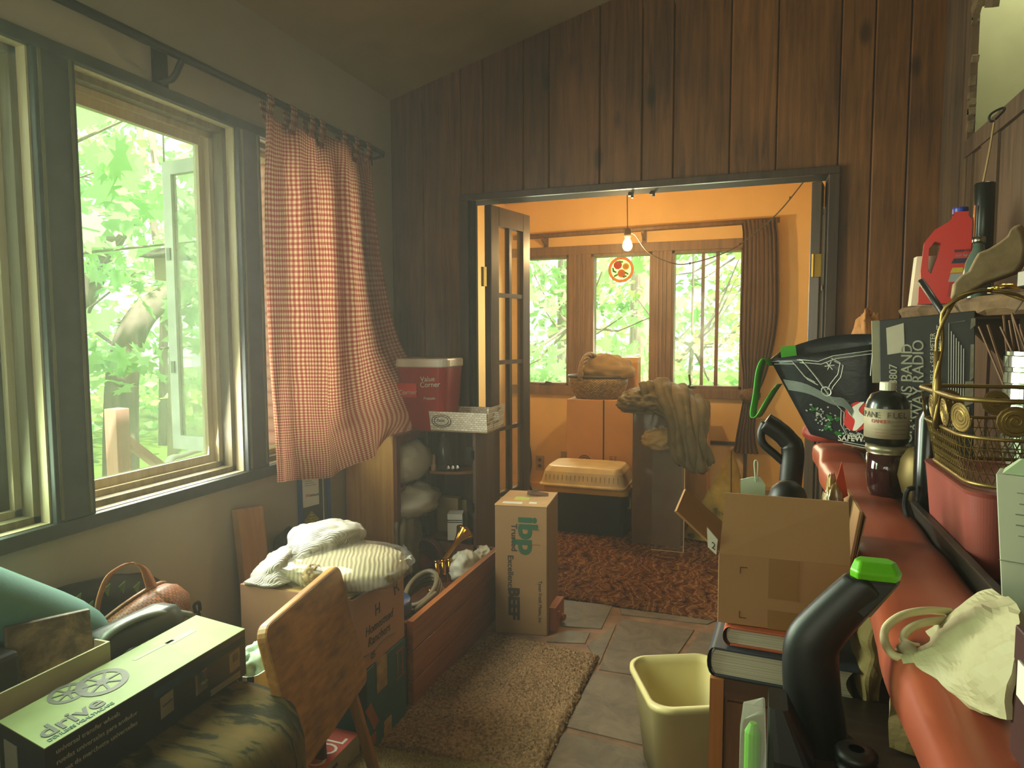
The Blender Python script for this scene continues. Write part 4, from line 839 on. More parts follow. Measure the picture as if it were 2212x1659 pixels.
# beef carton
t = thing('beef_carton', 'tall brown beef carton standing on the floor by the doorway', 'carton', (-.97, 2.95, 0))
bcp = [(-1.075, 2.81), (-.838, 2.843), (-.865, 3.12), (-1.10, 3.09)]
cardb = mat('beef_cardboard', '86653f', .75, var=.08, scale=5, bump=.15, bscale=25)
pb = obj('carton', G().hexa([(*p, 0) for p in bcp], [(*p, .592) for p in bcp]), cardb, t, bevel=.004)
pb = obj('top_flap', G().hexa([(p[0], p[1]-.003, .592) for p in bcp], [(p[0], p[1]-.003, .597) for p in bcp]), mat('top_cardboard', 'b9925f', .75), t)
fx = Vector((bcp[1][0]-bcp[0][0], bcp[1][1]-bcp[0][1], 0)).normalized(); fo = Vector((*bcp[0], 0)); dn = Vector((0, 0, -1))
fp = lambda u, z: fo+fx*u+Vector((0, 0, z))
bi = mat('dark_brown_ink', '2c2219', .6)
for a_, sz_, u_, z_, sx_, bo_ in (('Trusted', .036, .077, .51, 1.1, .0006), ('Excellence', .036, .060, .365, 1.1, .0006), ('Tyson Fresh Meats, Inc', .022, .20, .255, .95, 0), ('BEEF', .066, .065, .215, 1.1, .0035)): obj('printed_text', G().text(a_, sz_, fp(u_, z_), dn, fx, sx=sx_, bold=bo_), bi, pb)
grn = mat('green_ink', '1f4a30', .6)
g = G(); nf = Vector((fx.y, -fx.x, 0))
def gb(u0, u1, z0, z1): g.quad(fp(u0, z0)+nf*.0003, fp(u1, z0)+nf*.0003, fp(u1, z1)+nf*.0003, fp(u0, z1)+nf*.0003, .001)
g.text('ibp', .118, fp(.112, .545), dn, fx, sx=1.22, bold=.0045)
for z_ in (.487, .42): g.bar(fp(.14, z_)+nf*.0018, fp(.205, z_)+nf*.0018, .003, .0004, mi=1)
obj('block_logo', g, [grn, cardb], pb)
g = G()
for (u, v, du, dv, m) in ((.07, .09, .07, .06, 1), (.03, .02, .09, .03, 0), (.15, .03, .035, .03, 0)):
    a = fo+fx*u+Vector((fx.y*-v, fx.x*v, .5972)); g.quad(a, a+fx*du, a+fx*du+Vector((-fx.y*dv, fx.x*dv, 0)), a+Vector((-fx.y*dv, fx.x*dv, 0)), .0008, m)
obj('shipping_label', g, [whitep, mat('lime_label', 'b0b83c', .6)], pb)
g = G(); g.obox((-.94, 3.03, .604), (.10, .05, .006), (.1, .15, .3)).obox((-.955, 3.045, .612), (.03, .05, .004), (.3, .4, .2)); obj('torn_flap', g, mat('dark_torn_card', '5b4128', .9), pb)
one('pipe_fitting', 'small reddish pipe fittings sticking out behind the beef carton', 'pipe', G().tube([(-.845, 3.02, .03), (-.80, 3.0, .03)], .016, 10).tube([(-.845, 2.96, .07), (-.805, 2.94, .07)], .012, 10).box(-.85, -.815, 2.9, 3.05, 0, .11), mat('terracotta', 'a3603f', .7))
# carpets
def pile(name, c1, c2, sc=260):
    N = NT(name); n = N('TexNoise', {'Vector': N.coord(), 'Scale': sc, 'Detail': 3}).outputs[0]; m = N('TexNoise', {'Vector': N.coord(), 'Scale': 5, 'Detail': 4}).outputs[0]
    N.link(N.ramp(N.math('ADD', N.math('MULTIPLY', n, .75), N.math('MULTIPLY', m, .25)), [(.3, hx(c2)), (.65, hx(c1))]), N.b.inputs['Base Color'])
    N.b.inputs['Roughness'].default_value = .95; N.b.inputs['Specular IOR Level'].default_value = .05; N.bump(n, 1, .01); return N.m
def rug(name, label, corners, m, h=.012, nu=70, nv=70, wav=.006, seed=1, cat_='rug', jit=.006, fuzz=0):
    P = []; rnd = random.Random(seed)
    a, b, c, d = [Vector((*p, 0)) for p in corners]
    for i in range(nu):
        row = []
        for j in range(nv):
            u, v = i/(nu-1), j/(nv-1); p = a.lerp(b, u).lerp(d.lerp(c, u), v)
            e = min(u, v, 1-u, 1-v); z = h*min(1, e*25+.25)+wav*noise.noise(p*4+Vector((seed, 0, 0)))*min(1, e*12)+wav*max(0, noise.noise(p*2))+fuzz*rnd.uniform(-1, 1)
            row.append((p.x+rnd.uniform(-jit, jit)*(e < .01), p.y+rnd.uniform(-jit, jit)*(e < .01), max(z, .004)))
        P.append(row)
    g = G().grid(P)
    n = nu*nv
    return one(name, label, cat_, g, m, smooth=True, solid=.006)
rug('shag_runner', 'beige brown shag carpet runner on the stone floor beside the plank chest', [(-.58, 1.86), (-.574, 2.72), (-1.08, 2.78), (-1.20, 1.86)], pile('beige_shag', 'a88b66', '4e3b28', 90), .018, nu=190, nv=190, wav=.012, fuzz=.004)
rug('olive_rug', 'olive brown rug overlapping the near end of the shag runner', [(-.48, .9), (-.56, 1.90), (-1.18, 1.84), (-1.2, .9)], pile('olive_shag', '8d7f4e', '5a4d2c', 150), .035, seed=3, nu=120, nv=120, fuzz=.004)

# ================= the alcove ===============================================================
t = thing('hanging_bulb', 'bare lit light bulb hanging on a cord in the alcove', 'light bulb', (-.752, 4.35, 1.88))
bx_, by_, bz_ = -.752, 4.35, .122
N = NT('lit_bulb_glass'); e = N('Emission', {'Color': (1, .62, .22, 1), 'Strength': 60}); N.link(N('MixShader', {0: .75, 1: e.outputs[0], 2: N('BsdfTransparent').outputs[0]}).outputs[0], N.out.inputs[0])
obj('bulb_glass', G().lathe([(0, 1.765), (.018, 1.77), (.029, 1.785), (.031, 1.80), (.026, 1.82), (.016, 1.84), (.014, 1.85)], (bx_, by_, bz_), 20), N.m, t, smooth=True)
obj('socket', G().lathe([(.014, 1.85), (.02, 1.852), (.022, 1.87), (.02, 1.90), (.008, 1.912), (0, 1.912)], (bx_, by_, bz_), 16), mat('brown_bakelite', '4a3524', .4), t, smooth=True)
wire = mat('old_brown_wire', '4f3d27', .6)
obj('cord', G().tube([(bx_, by_, 1.905+bz_), (bx_-.004, by_, 2.2), (bx_-.006, by_, 2.50)], .0032, 6), wire, t)
g = G(); g.tube(curve([(bx_+.01, by_, 1.88+bz_), (bx_+.05, by_, 1.86+bz_), (-0.618,4.33,1.871), (-0.472,4.3,1.797), (-0.358,4.27,1.787), (-0.169,4.2,1.829), (-0.041,4.15,1.892), (0.126,4.05,2.022), (0.26,3.95,2.178), (0.327,3.9,2.256)], 50), .0035, 6)
for p in ((-0.358,4.27,1.787), (-0.073,4.16,1.876), (0.186,4.01,2.093)): g.lathe([(0, -.008), (.006, -.005), (.006, .005), (0, .008)], p, 8)
obj('power_wire', g, wire, t)
g = G()
for x in (-.575, -.47): g.box(x-.012, x+.012, 3.40, 3.42, 2.042, 2.056).box(x+.002, x+.012, 3.40, 3.42, 2.032, 2.042)
obj('cable_clip', g, darktrim, t)
lb = lamp('bulb_light', 'POINT', (bx_, by_, 1.795+bz_), (0, 0, -1), 36, (1, .66, .29), shadow_soft_size=.03)
# stained glass
t = thing('stained_glass_suncatcher', 'round stained glass rose suncatcher hanging in the middle alcove window', 'suncatcher', (-.92, 5.3, 1.86))
c = Vector((-.965, 5.30, 1.862)); r = .098
def sg(n, col):
    N = NT(n); tr = N('BsdfTranslucent', {'Color': hx(col)}); tp = N('BsdfTransparent', {'Color': hx(col)}); df = N('BsdfDiffuse', {'Color': hx(col)})
    m = N('MixShader', {0: .5, 1: tr.outputs[0], 2: df.outputs[0]}); m2 = N('MixShader', {0: .45, 1: m.outputs[0], 2: tp.outputs[0]}); N.link(m2.outputs[0], N.out.inputs[0]); return N.m
am, rd, yl, gl, cl = sg('amber_glass', 'e08a2c'), sg('red_glass', 'd8502a'), sg('yellow_glass', 'e0b030'), sg('green_stained_glass', '5f9a34'), sg('clear_stained_glass', 'd8f0c0')
def disc(g, cx, cz, rr, sx=1, n=20, y=0, mi=0, th=.003):
    g.poly([(c.x+cx+rr*sx*math.cos(a), c.y+y, c.z+cz+rr*math.sin(a)) for a in np.linspace(0, 2*PI, n, endpoint=False)], (0, th, 0), mi)
g = G(); n = 32
for k in range(n):
    a, b = 2*PI*k/n, 2*PI*(k+1)/n; f = lambda q, R: (c.x+R*math.cos(q), c.y, c.z+R*math.sin(q))
    g.poly([f(a, r*.82), f(a, r), f(b, r), f(b, r*.82)], (0, .003, 0), 0)
obj('amber_border', g, am, t)
g = G(); disc(g, 0, 0, r*.815, y=.002, th=.0015); obj('clear_field', g, cl, t)
for nm, cx, cz, rr, m in (('red_rose', -.025, .035, .034, rd), ('yellow_tulip', .038, .022, .028, yl), ('amber_rose', .005, -.03, .033, am)):
    g = G(); disc(g, cx, cz, rr, 1, 9, -.002); disc(g, cx, cz, rr*.6, 1, 6, -.004); o = obj(nm, g, m, t)
g = G()
for cx, cz, q in ((-.05, -.015, .4), (-.04, -.045, -.5), (.045, -.03, .6), (.03, -.055, -.3), (.0, .06, .2), (-.06, .0, 1.3)): g.obox((c.x+cx, c.y-.001, c.z+cz), (.032, .003, .014), (0, q, 0))
obj('leaf_piece', g, gl, t)
g = G()
for R in (r, r*.82): g.tube([(c.x+R*math.cos(a), c.y+.001, c.z+R*math.sin(a)) for a in np.linspace(0, 2*PI, 40)[:-1]], .0018, 5, closed=True)
for k in range(8):
    a = k*PI/4; g.tube([(c.x+r*.82*math.cos(a), c.y, c.z+r*.82*math.sin(a)), (c.x+r*math.cos(a), c.y, c.z+r*math.sin(a))], .0014, 4)
obj('lead_came', g, mat('dark_lead', '3a3226', .5, .5), t)
obj('hanging_thread', G().tube([(c.x, c.y, c.z+r), (c.x, 5.33, 1.99), (c.x, 5.37, 2.03)], .001, 4), wire, t)
# alcove curtain and rod
t = thing('wooden_curtain_rod', 'wooden curtain rod above the alcove windows', 'curtain rod', (-.9, 5.3, 2.15))
rz = lambda x: 2.150+(x+1.78)*.0145
obj('rod', G().tube([(-1.85, 5.3, rz(-1.85)), (.18, 5.3, rz(.18))], .02, 12), brownwood, t, smooth=True)
for x in (-1.6, -.80, .10):
    obj('bracket', G().box(x-.018, x+.018, 5.385, 5.40, rz(x)-.09, rz(x)+.03).poly([(x-.01, 5.39, rz(x)-.08), (x-.01, 5.28, rz(x)-.035), (x-.01, 5.28, rz(x)-.015), (x-.01, 5.39, rz(x)+.0)], (.02, 0, 0)), brownwood, t)
t = thing('brown_knotted_curtain', 'brown curtain gathered and knotted at the right alcove window', 'curtain', (.02, 5.3, 1.5))
bc_ = cloth('brown_curtain_cloth', '6b5138', .95, .12, 300, .12)
secs = [(2.185, -.085, .165, .03), (2.13, -.075, .165, .04), (2.05, -.07, .175, .05), (1.8, -.07, .185, .055), (1.5, -.075, .19, .06), (1.25, -.07, .16, .06), (1.05, -.05, .11, .05), (.93, -.045, .065, .035)]
def gath(secs, n=72, folds=9, yc=5.29):
    P = []
    S2 = cat(np.array([[s] for s in secs], float).repeat(2, 1), 44, 2)[:, 0]
    for z, a, b, d in S2:
        row = []
        for k in range(n):
            q = 2*PI*k/n; w = .5+.5*math.cos(q); x = a+(b-a)*w
            y = yc-d*.5*math.sin(q)*1.0-.018*math.sin(w*folds*2*PI+z*1.2)*(1 if math.sin(q) > 0 else .4)
            row.append((x, y, z))
        P.append(row)
    return P
obj('curtain_upper', G().grid(gath(secs), 0, True, uv=False), bc_, t, smooth=True)
obj('knot', G().blob((.005, 5.28, .905), (.07, .06, .055), 6, .22, 4, flat=.95), bc_, t, smooth=True)
obj('curtain_tail', G().grid(gath([(.90, -.04, .055, .04), (.78, -.06, .05, .05), (.62, -.085, .045, .06), (.52, -.10, .06, .06), (.47, -.115, .075, .06)], folds=6), 0, True, uv=False), bc_, t, smooth=True)
# outlet and cord on the wall behind the boxes
t = thing('wall_outlet', 'beige double electrical outlet low on the alcove wall', 'outlet', (-1.64, 5.39, .28))
pb = obj('cover_plate', G().box(-1.69, -1.62, 5.392, 5.4, .22, .34), mat('beige_plate', '9c8a5f', .5), t, bevel=.002)
g = G()
for z in (.255, .305): g.lathe([(0, 0), (.017, 0), (.016, .004), (0, .004)], (-1.655, 5.392, z), 14, Matrix.Rotation(PI/2, 3, 'X'))
obj('socket_face', g, mat('dark_socket', '4c4028', .5), pb)
one('black_power_cord', 'thick black cord hanging against the alcove wall beside the glazed door', 'cord', G().tube(curve([(-1.763,5.36,0.456), (-1.739,5.36,0.418), (-1.726,5.36,0.28), (-1.743,5.36,0.121), (-1.71, 5.36, .012)], 24), .012, 8), darkplastic, smooth=True)
one('grey_wall_box', 'small grey metal plate on the alcove wall beside the carton', 'wall plate', G().box(-1.47, -1.25, 5.385, 5.4, .25, .38).box(-1.47, -1.25, 5.38, 5.4, .38, .388), mat('tan_plate', 'a08a58', .5))
# cooler and lid tub
t = thing('navy_cooler', 'dark navy cooler with yellow lid on the alcove rug', 'cooler', (-1.03, 4.5, .01))
nav = mat('navy_plastic', '161d2b', .45, bump=.05, bscale=200)
obj('body', shell(G(), [rrect(-1.03, 4.58, .53, .36, .035, .01), rrect(-1.03, 4.58, .56, .39, .04, .29)], cap1=True), nav, t)
obj('lid', shell(G(), [rrect(-1.03, 4.58, .58, .41, .04, .29), rrect(-1.03, 4.58, .58, .41, .04, .32), rrect(-1.03, 4.58, .56, .39, .04, .332)], cap1=True), mat('yellow_lid', 'c99f3c', .5), t)
obj('side_handle', G().tube([(-.752, 4.5, .25), (-.735, 4.45, .26), (-.735, 4.45, .20), (-.752, 4.45, .20)], .007, 8), mat('pale_handle', 'a3946c', .5), t)
g = shell(G(), [rrect(-1.05, 4.56, .60, .42, .05, .333), rrect(-1.05, 4.56, .60, .42, .05, .345), rrect(-1.05, 4.56, .58, .40, .05, .352), rrect(-1.05, 4.56, .54, .36, .05, .43), rrect(-1.05, 4.56, .50, .32, .06, .462), rrect(-1.05, 4.56, .47, .29, .06, .466)], cap1=True)
t = thing('cream_plastic_lid', 'large cream ribbed plastic tub upside down on the navy cooler', 'tub', (-1.05, 4.56, .333))
pb = obj('tub_shell', g, mat('cream_plastic', 'd0c29b', .4), t, bevel=.004)
g = G()
for k in range(18): g.box(-1.30+k*.029, -1.296+k*.029, 4.366, 4.376, .365, .412)
obj('ribs', g, mat('cream_rib', 'b7a779', .5), pb)
# cartons by the window
lc = mat('light_carton', 'b8874f', .75, var=.05, bump=.1, bscale=25)
t = thing('tall_brown_carton', 'tall brown carton against the alcove wall under the wicker clothes basket', 'carton', (-.95, 4.95, 0))
pb = obj('carton', G().box(-1.265, -.66, 4.80, 5.22, 0, .885), lc, t, bevel=.004)
g = G(); g.box(-.995, -.985, 4.797, 4.80, .02, .885); obj('dark_seam', g, inkb, pb)
g = G(); g.text('USE 1ST CARTON', .035, (-.945, 4.80, .48), (0, 0, -1), (1, 0, 0), sx=.8); g.text('FLAMMABLE', .022, (-.91, 4.80, .48), (0, 0, -1), (1, 0, 0), sx=.8)
obj('printed_text', g, inkb, pb)
g = G(); cc_ = (-1.13, 4.798, .43)
for rr in (.045, .03): g.tube([(cc_[0]+rr*math.cos(a), cc_[1], cc_[2]+rr*math.sin(a)) for a in np.linspace(0, 2*PI, 24)[:-1]], .003, 4, closed=True)
obj('round_stamp', g, inkb, pb)
t = thing('second_brown_carton', 'shorter brown carton right of the tall carton under the olive jacket', 'carton', (-.45, 5.05, 0))
obj('carton', G().box(-.655, -.27, 4.93, 5.25, 0, .835), lc, t, bevel=.004)
obj('top_flap', G().hexa([(-.55, 4.925, .80), (-.40, 4.925, .80), (-.40, 4.93, .80), (-.55, 4.93, .80)], [(-.55, 4.925, .834), (-.40, 4.925, .834), (-.40, 4.93, .834), (-.55, 4.93, .834)]), lc, t)
t = thing('orange_lit_carton', 'small plain carton standing on the tall carton in front of the middle window', 'carton', (-.96, 5.15, .885))
obj('carton', G().box(-1.13, -.79, 5.07, 5.21, .886, 1.145), lc, t, bevel=.004); obj('taped_top', G().box(-1.13, -.79, 5.07, 5.21, 1.145, 1.185), mat('pale_tape_band', 'c9a36a', .5), t)
# clothes basket
t = thing('wicker_clothes_basket', 'round wicker basket with tall handle heaped with clothes on the tall carton', 'basket', (-1.05, 4.92, .886))
wk = wicker('brown_wicker', 'a08350', '6d5630')
P = [[(-1.06+r*1.15*math.cos(a), 4.93+r*.8*math.sin(a), z) for a in np.linspace(0, 2*PI, 49)] for r, z in ((.02, .888), (.14, .888), (.165, .93), (.185, .995), (.19, 1.05))]
obj('basket_body', G().grid(P), wk, t, smooth=True, solid=.01)
hp = [( -1.10+.05*math.cos(a)*1.0, 4.86-.02+.10*math.cos(a), 1.04+.17*math.sin(a)) for a in np.linspace(-.05, PI+.05, 26)]
g = G(); 
for k in range(3): g.tube([(p[0]+.012*math.cos(i*.9+k*2.1), p[1], p[2]+.012*math.sin(i*.9+k*2.1)) for i, p in enumerate(hp)], .012, 8)
obj('braided_handle', g, wood('cane_handle', '8a7044', '5d4828', 0, .5), t, smooth=True)
g = G()
g.tube([(-1.06+.19*1.15*math.cos(a), 4.93+.19*.8*math.sin(a), 1.05) for a in np.linspace(0, 2*PI, 40)[:-1]], .012, 6, closed=True); obj('basket_rim', g, wk, t, smooth=True)
clo = cloth('tan_clothes', '8b7450', .9, .05, 200, .2, wrinkle=.7)
one('folded_clothes', 'crumpled tan clothes heaped in the wicker basket', 'clothes', G().blob((-1.0, 4.94, 1.09), (.20, .13, .12), 14, .2, 4, flat=.4), clo, smooth=True)
# jacket
oliv = cloth('olive_jacket_cloth', '63573c', .7, 0, 200, .15, wrinkle=.9)
t = thing('olive_jacket', 'olive brown crumpled jacket draped over the cartons by the window', 'jacket', (-.5, 4.3, .86))
g = G().blob((-.60, 4.34, .915), (.19, .16, .10), 22, .26, 4.2, nu=60, nv=90, flat=.5); obj('bunched_body', g, oliv, t, smooth=True)
rows = [[(-0.655,4.25,1.046), (-0.525,4.35,1.066), (-0.386,4.4,1.012), (-0.243,4.4,0.928)],
        [(-0.589,4.2,0.908), (-0.48,4.22,0.981), (-0.344,4.25,0.939), (-0.231,4.32,0.835)],
        [(-0.476,4.2,0.84), (-0.415,4.15,0.848), (-0.321,4.16,0.837), (-0.237,4.26,0.757)],
        [(-0.455,4.2,0.712), (-0.383,4.12,0.714), (-0.295,4.12,0.718), (-0.228,4.22,0.678)],
        [(-0.417,4.2,0.614), (-0.354,4.12,0.589), (-0.269,4.12,0.58), (-0.206,4.22,0.623)],
        [(-0.338,4.18,0.574), (-0.307,4.14,0.546), (-0.253,4.14,0.536), (-0.207,4.2,0.584)]]
obj('hanging_sleeve', G().loft(rows, 80, 80, .012, 8, 7, fold=lambda u, v: .012*math.sin(v*22+3*math.sin(u*4))+.006*math.sin(v*53+5*u)), oliv, t, smooth=True, solid=.03)
rows = [[(-0.467,4.26,0.746), (-0.422,4.23,0.767), (-0.369,4.26,0.736)], [(-0.448,4.22,0.652), (-0.393,4.18,0.647), (-0.337,4.22,0.644)], [(-0.391,4.22,0.569), (-0.346,4.18,0.565), (-0.308,4.22,0.56)]]
obj('cuff', G().loft(rows, 26, 26, .03, 16, 3), oliv, t, smooth=True, solid=.03)
# plastic wrapped tall carton in front, and clear sheet
t = thing('plastic_wrapped_carton', 'tall dark carton wrapped in thin plastic in the shaded alcove middle', 'carton', (-.53, 4.35, .01))
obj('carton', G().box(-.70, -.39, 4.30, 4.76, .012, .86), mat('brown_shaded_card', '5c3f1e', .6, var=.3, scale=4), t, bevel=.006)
rows = [[(-.70, 4.285, .87), (-.6, 4.27, .88), (-.5, 4.275, .87), (-.382, 4.285, .87)], [(-.705, 4.28, .4), (-.62, 4.25, .42), (-.5, 4.26, .4), (-.385, 4.28, .4)], [(-.70, 4.28, .03), (-.6, 4.26, .02), (-.5, 4.26, .02), (-.39, 4.28, .02)]]
obj('plastic_film', G().loft(rows, 40, 40, .012, 8, 5), glass('dull_plastic_film', dust=.05, rough=.2, dcol=(.35, .28, .18, 1)), t, smooth=True)
one('crumpled_paper_bag', 'crumpled tan paper stuffed against the front of the plastic wrapped carton', 'paper', G().blob((-.52, 4.27, .70), (.11, .06, .07), 41, .3, 4.5, flat=.9), mat('tan_kraft', 'a98a55', .8, bump=.2), smooth=True)
t = thing('clear_acrylic_sheet', 'clear acrylic sheet with edge glow painted pale, standing beside the wrapped carton', 'sheet', (-.42, 4.25, .01))
obj('sheet', G().box(-.56, -.366, 4.203, 4.207, .012, .68), glass('clear_acrylic', dust=.04, rough=.05), t)
g = G(); g.box(-.366, -.361, 4.2, 4.21, .012, .68).box(-.56, -.366, 4.2, 4.21, .008, .014); obj('edge', g, mat('painted_edge_glow', 'd0b27c', .3), t)  # pale colour paints the light caught in the sheet's edges
# leaning white board with dark top edge
t = thing('pale_leaning_board', 'pale panel with dark top bar leaning below the right alcove window', 'panel', (-.35, 5.3, 0))
obj('board_face', G().hexa([(-.72, 5.25, .01), (-.03, 5.25, .01), (-.03, 5.262, .01), (-.72, 5.262, .01)], [(-.72, 5.325, .52), (-.03, 5.325, .52), (-.03, 5.337, .52), (-.72, 5.337, .52)]), mat('pale_panel_board', 'd9c090', .6, var=.03), t)
obj('top_bar', G().box(-.73, -.02, 5.315, 5.345, .52, .545), darktrim, t); obj('side_bar', G().bar((-.02, 5.255, .01), (-.02, 5.33, .545), .025, .02), darktrim, t)
g = G(); g.hexa([(-.35, 5.14, .01), (-.18, 5.14, .01), (-.18, 5.15, .01), (-.35, 5.15, .01)], [(-.35, 5.23, .40), (-.18, 5.23, .40), (-.18, 5.24, .40), (-.35, 5.24, .40)])
one('narrow_wood_board', 'narrow tan board leaning behind the acrylic sheet', 'board', G().hexa([(-.42, 4.95-.05, .01), (-.34, 4.9, .01), (-.34, 4.91, .01), (-.42, 4.91, .01)], [(-.42, 4.915, .60), (-.34, 4.915, .60), (-.34, 4.925, .60), (-.42, 4.925, .60)]), wood('tan_board', 'b98d4e', '94692f', 2, .5))
# triangular folded cloth cone
def camo():
    N = NT('stained_yellow_cloth'); n = N('TexNoise', {'Vector': N.coord(), 'Scale': 7, 'Detail': 6, 'Roughness': .6}).outputs[0]
    N.link(N.ramp(n, [(.33, hx('2b2410')), (.4, hx('8a7128')), (.66, hx('b3953f'))]), N.b.inputs['Base Color']); N.b.inputs['Roughness'].default_value = .8; return N.m
t = thing('yellow_tent_cloth', 'stained mustard cloth folded to a tall triangle behind the open carton', 'cloth', (-.15, 4.6, .01))
ap = (-0.104,4.62,0.606); b0, b1, b2 = (-.40, 4.5, .02), (-.09, 4.42, .02), (.06, 4.72, .02)
g = G(); g.add([ap, b0, b1, b2, add(ap, (.012, .03, 0))], [(0, 1, 2), (0, 2, 3, 4), (0, 4, 3, 1), (1, 3, 2)])
obj('cloth', g, camo(), t); obj('dark_fold', G().bar(add(ap, (0, -.003, -.01)), (-.09, 4.415, .02), .008), inkb, t)
one('white_wall_heater', 'beige floor skirting heater along the alcove wall behind the curtain', 'heater', G().box(.0, .99, 5.28, 5.36, .01, .20).box(.0, .99, 5.27, 5.37, .20, .21), mat('beige_heater', 'a58f60', .5))
one('wall_hung_paper', 'pinned beige sheet on the alcove wall under the knotted curtain', 'sheet', G().box(.05, .23, 5.392, 5.398, .45, .72), mat('beige_sheet', 'b59c68', .7))
# rug
def persian():
    N = NT('persian_pattern'); v = N.coord((1, 1, 1))
    n = N('TexNoise', {'Vector': v, 'Scale': 9, 'Detail': 4, 'Distortion': 2.5}).outputs[0]
    vo = N('TexVoronoi', {'Vector': N('VectorMath', {0: N('TexNoise', {'Vector': v, 'Scale': 6}).outputs[1], 1: (.09, .09, .09), 2: v}, operation='MULTIPLY_ADD').outputs[0], 'Scale': 13}, feature='DISTANCE_TO_EDGE').outputs['Distance']
    w = N('TexWave', {'Vector': v, 'Scale': 3, 'Distortion': 9, 'Detail': 2, 'Detail Scale': 1.5}).outputs['Fac']
    f = N.math('ADD', N.math('MULTIPLY', w, .5), N.math('MULTIPLY', n, .6))
    c = N.ramp(f, [(.25, hx('3a2015')), (.42, hx('7d5433')), (.5, hx('452819')), (.62, hx('90683f')), (.78, hx('593322'))])
    c = N.mix(.8, c, N.ramp(vo, [(.02, (.28, .2, .16, 1)), (.06, (1, 1, 1, 1))]), 'MULTIPLY')
    N.link(c, N.b.inputs['Base Color']); N.b.inputs['Roughness'].default_value = .95; N.b.inputs['Specular IOR Level'].default_value = .05
    N.bump(N('TexNoise', {'Vector': v, 'Scale': 220}).outputs[0], .8, .004); return N.m
rug('patterned_rug', 'worn brown and rust patterned rug covering the alcove floor', [(.26, 3.24), (.24, 5.1), (-1.90, 5.1), (-1.34, 3.30)], persian(), .009, wav=.004, seed=5, jit=.004)

# ================= right side: bar counter and what stands on it ==============================
t = thing('bar_counter', 'long bar counter with red padded vinyl armrest along the right wall', 'bar counter', (.5, 1.3, 0))
dkw = wood('dark_bar_wood', '3a281b', '20150e', 2, .45)
obj('counter_body', G().box(.315, .715, .25, 2.40, 0, .95), dkw, t); obj('counter_top', G().box(.30, .72, .25, 2.42, .95, .978), dkw, t)
obj('end_post', G().box(.225, .315, 2.34, 2.40, 0, .93), dkw, t)
vin = mat('red_vinyl', '96472f', .4, var=.12, scale=7, bump=.12, bscale=14)
P = []; ys = np.linspace(.25, 2.42, 90); seams_ = (.97, 1.36, 1.75, 2.12)
for y in ys:
    xl_ = .138+.027*y; xr_ = .312+.02*max(0, y-1.2)
    pin = sum(math.exp(-((y-s)/.012)**2) for s in seams_); puff = .004*math.sin(y*17)+.003*math.sin(y*31+1)-.005*pin
    xl_ += -.004*math.sin(y*16)+.002*pin
    row = []
    for k in range(20):
        a = 2*PI*k/20; cx_, cz_ = (xl_+xr_)/2, .965; w, h = (xr_-xl_)/2, .036
        q = lambda v: math.copysign(abs(v)**.45, v)
        row.append((cx_+w*q(math.cos(a)), y, cz_+h*q(math.sin(a))+puff*max(0, math.sin(a))))
    P.append(row)
g = G().grid(P, 0, True, uv=False); n_ = len(P)*20; g.f += [tuple(range(20)), tuple(range(n_-20, n_))[::-1]]; g.mi += [0, 0]
obj('padded_armrest', g, vin, t, smooth=True)
# supermarket bag
def sbag():
    N = NT('black_printed_bag'); n = N('TexNoise', {'Vector': N.coord(), 'Scale': 5, 'Detail': 4}).outputs[0]
    N.link(N.ramp(n, [(.35, hx('0c0f10')), (.7, hx('20262a'))]), N.b.inputs['Base Color']); N.b.inputs['Roughness'].default_value = .3
    N.bump(N('TexNoise', {'Vector': N.coord(), 'Scale': 14, 'Detail': 4, 'Distortion': 1}).outputs[0], .35, .006); return N.m
t = thing('supermarket_bag', 'black glossy printed shopping bag with green handles at the far end of the bar', 'shopping bag', (.2, 2.25, 1.0))
TL, TR, BR, BL = Vector((0.058,2.22,1.282)), Vector((0.333,2.14,1.331)), Vector((0.33,2.15,1.032)), Vector((0.177,2.2,1.058))
bk = Vector((.04, .15, .0)); up = Vector((0, 0, 0))
fr = lambda u, v: (TL.lerp(TR, u)).lerp(BL.lerp(BR, u), v)
rows = [[fr(u, v)+Vector((0, -.02*math.sin(PI*u)*math.sin(PI*min(1, v*1.2+.1)), .0)) for u in (0, .25, .5, .75, 1)] for v in (0, .2, .4, .6, .8, 1)]
sec = []
for v in np.linspace(0, 1, 12):
    r = [fr(u, v)+Vector((0, -.018*math.sin(PI*u)*(1-.4*v), .0)) for u in np.linspace(0, 1, 12)]
    kb = bk*(1-.25*v)+Vector((0, 0, .025*(1-v)))
    r2 = [fr(u, v)+kb*(1 if 0 < u < 1 else .9)+Vector((-.0, 0, .02*(1-v)*math.sin(PI*u))) for u in np.linspace(1, 0, 12)]
    sec.append([tuple(p) for p in r+r2])
pb = obj('bag_body', shell(G(), sec[::-1], cap0=True), sbag(), t, smooth=True, solid=.003)
grn_s = mat('green_strap', '3f9a2c', .5)
g = G()
def strap(g, pts, w, d=(0, 1, 0)):
    pp = curve(pts, 28); dv_ = Vector(d)*w/2; g.grid([[tuple(Vector(p)-dv_), tuple(Vector(p)+dv_)] for p in pp])
strap(g, [(0.064,2.22,1.262), (0.043,2.2,1.284), (0.027,2.2,1.248), (0.02,2.2,1.177), (0.012,2.2,1.112), (0.027,2.2,1.106), (0.049,2.2,1.146), (0.071,2.22,1.184), (0.088,2.26,1.203)], .03, (.6, .8, 0))
obj('green_handle', g, grn_s, t, smooth=True, solid=.003)
g = G(); strap(g, [(0.113,2.34,1.319), (0.113,2.28,1.296), (0.115,2.235,1.269)], .045, (1, 0, .1)); obj('inner_green_handle', g, grn_s, t, solid=.003)
on = lambda u, v, o=.004: fr(u, v)+Vector((0, -.018*math.sin(PI*u)*(1-.4*v)-o, 0))
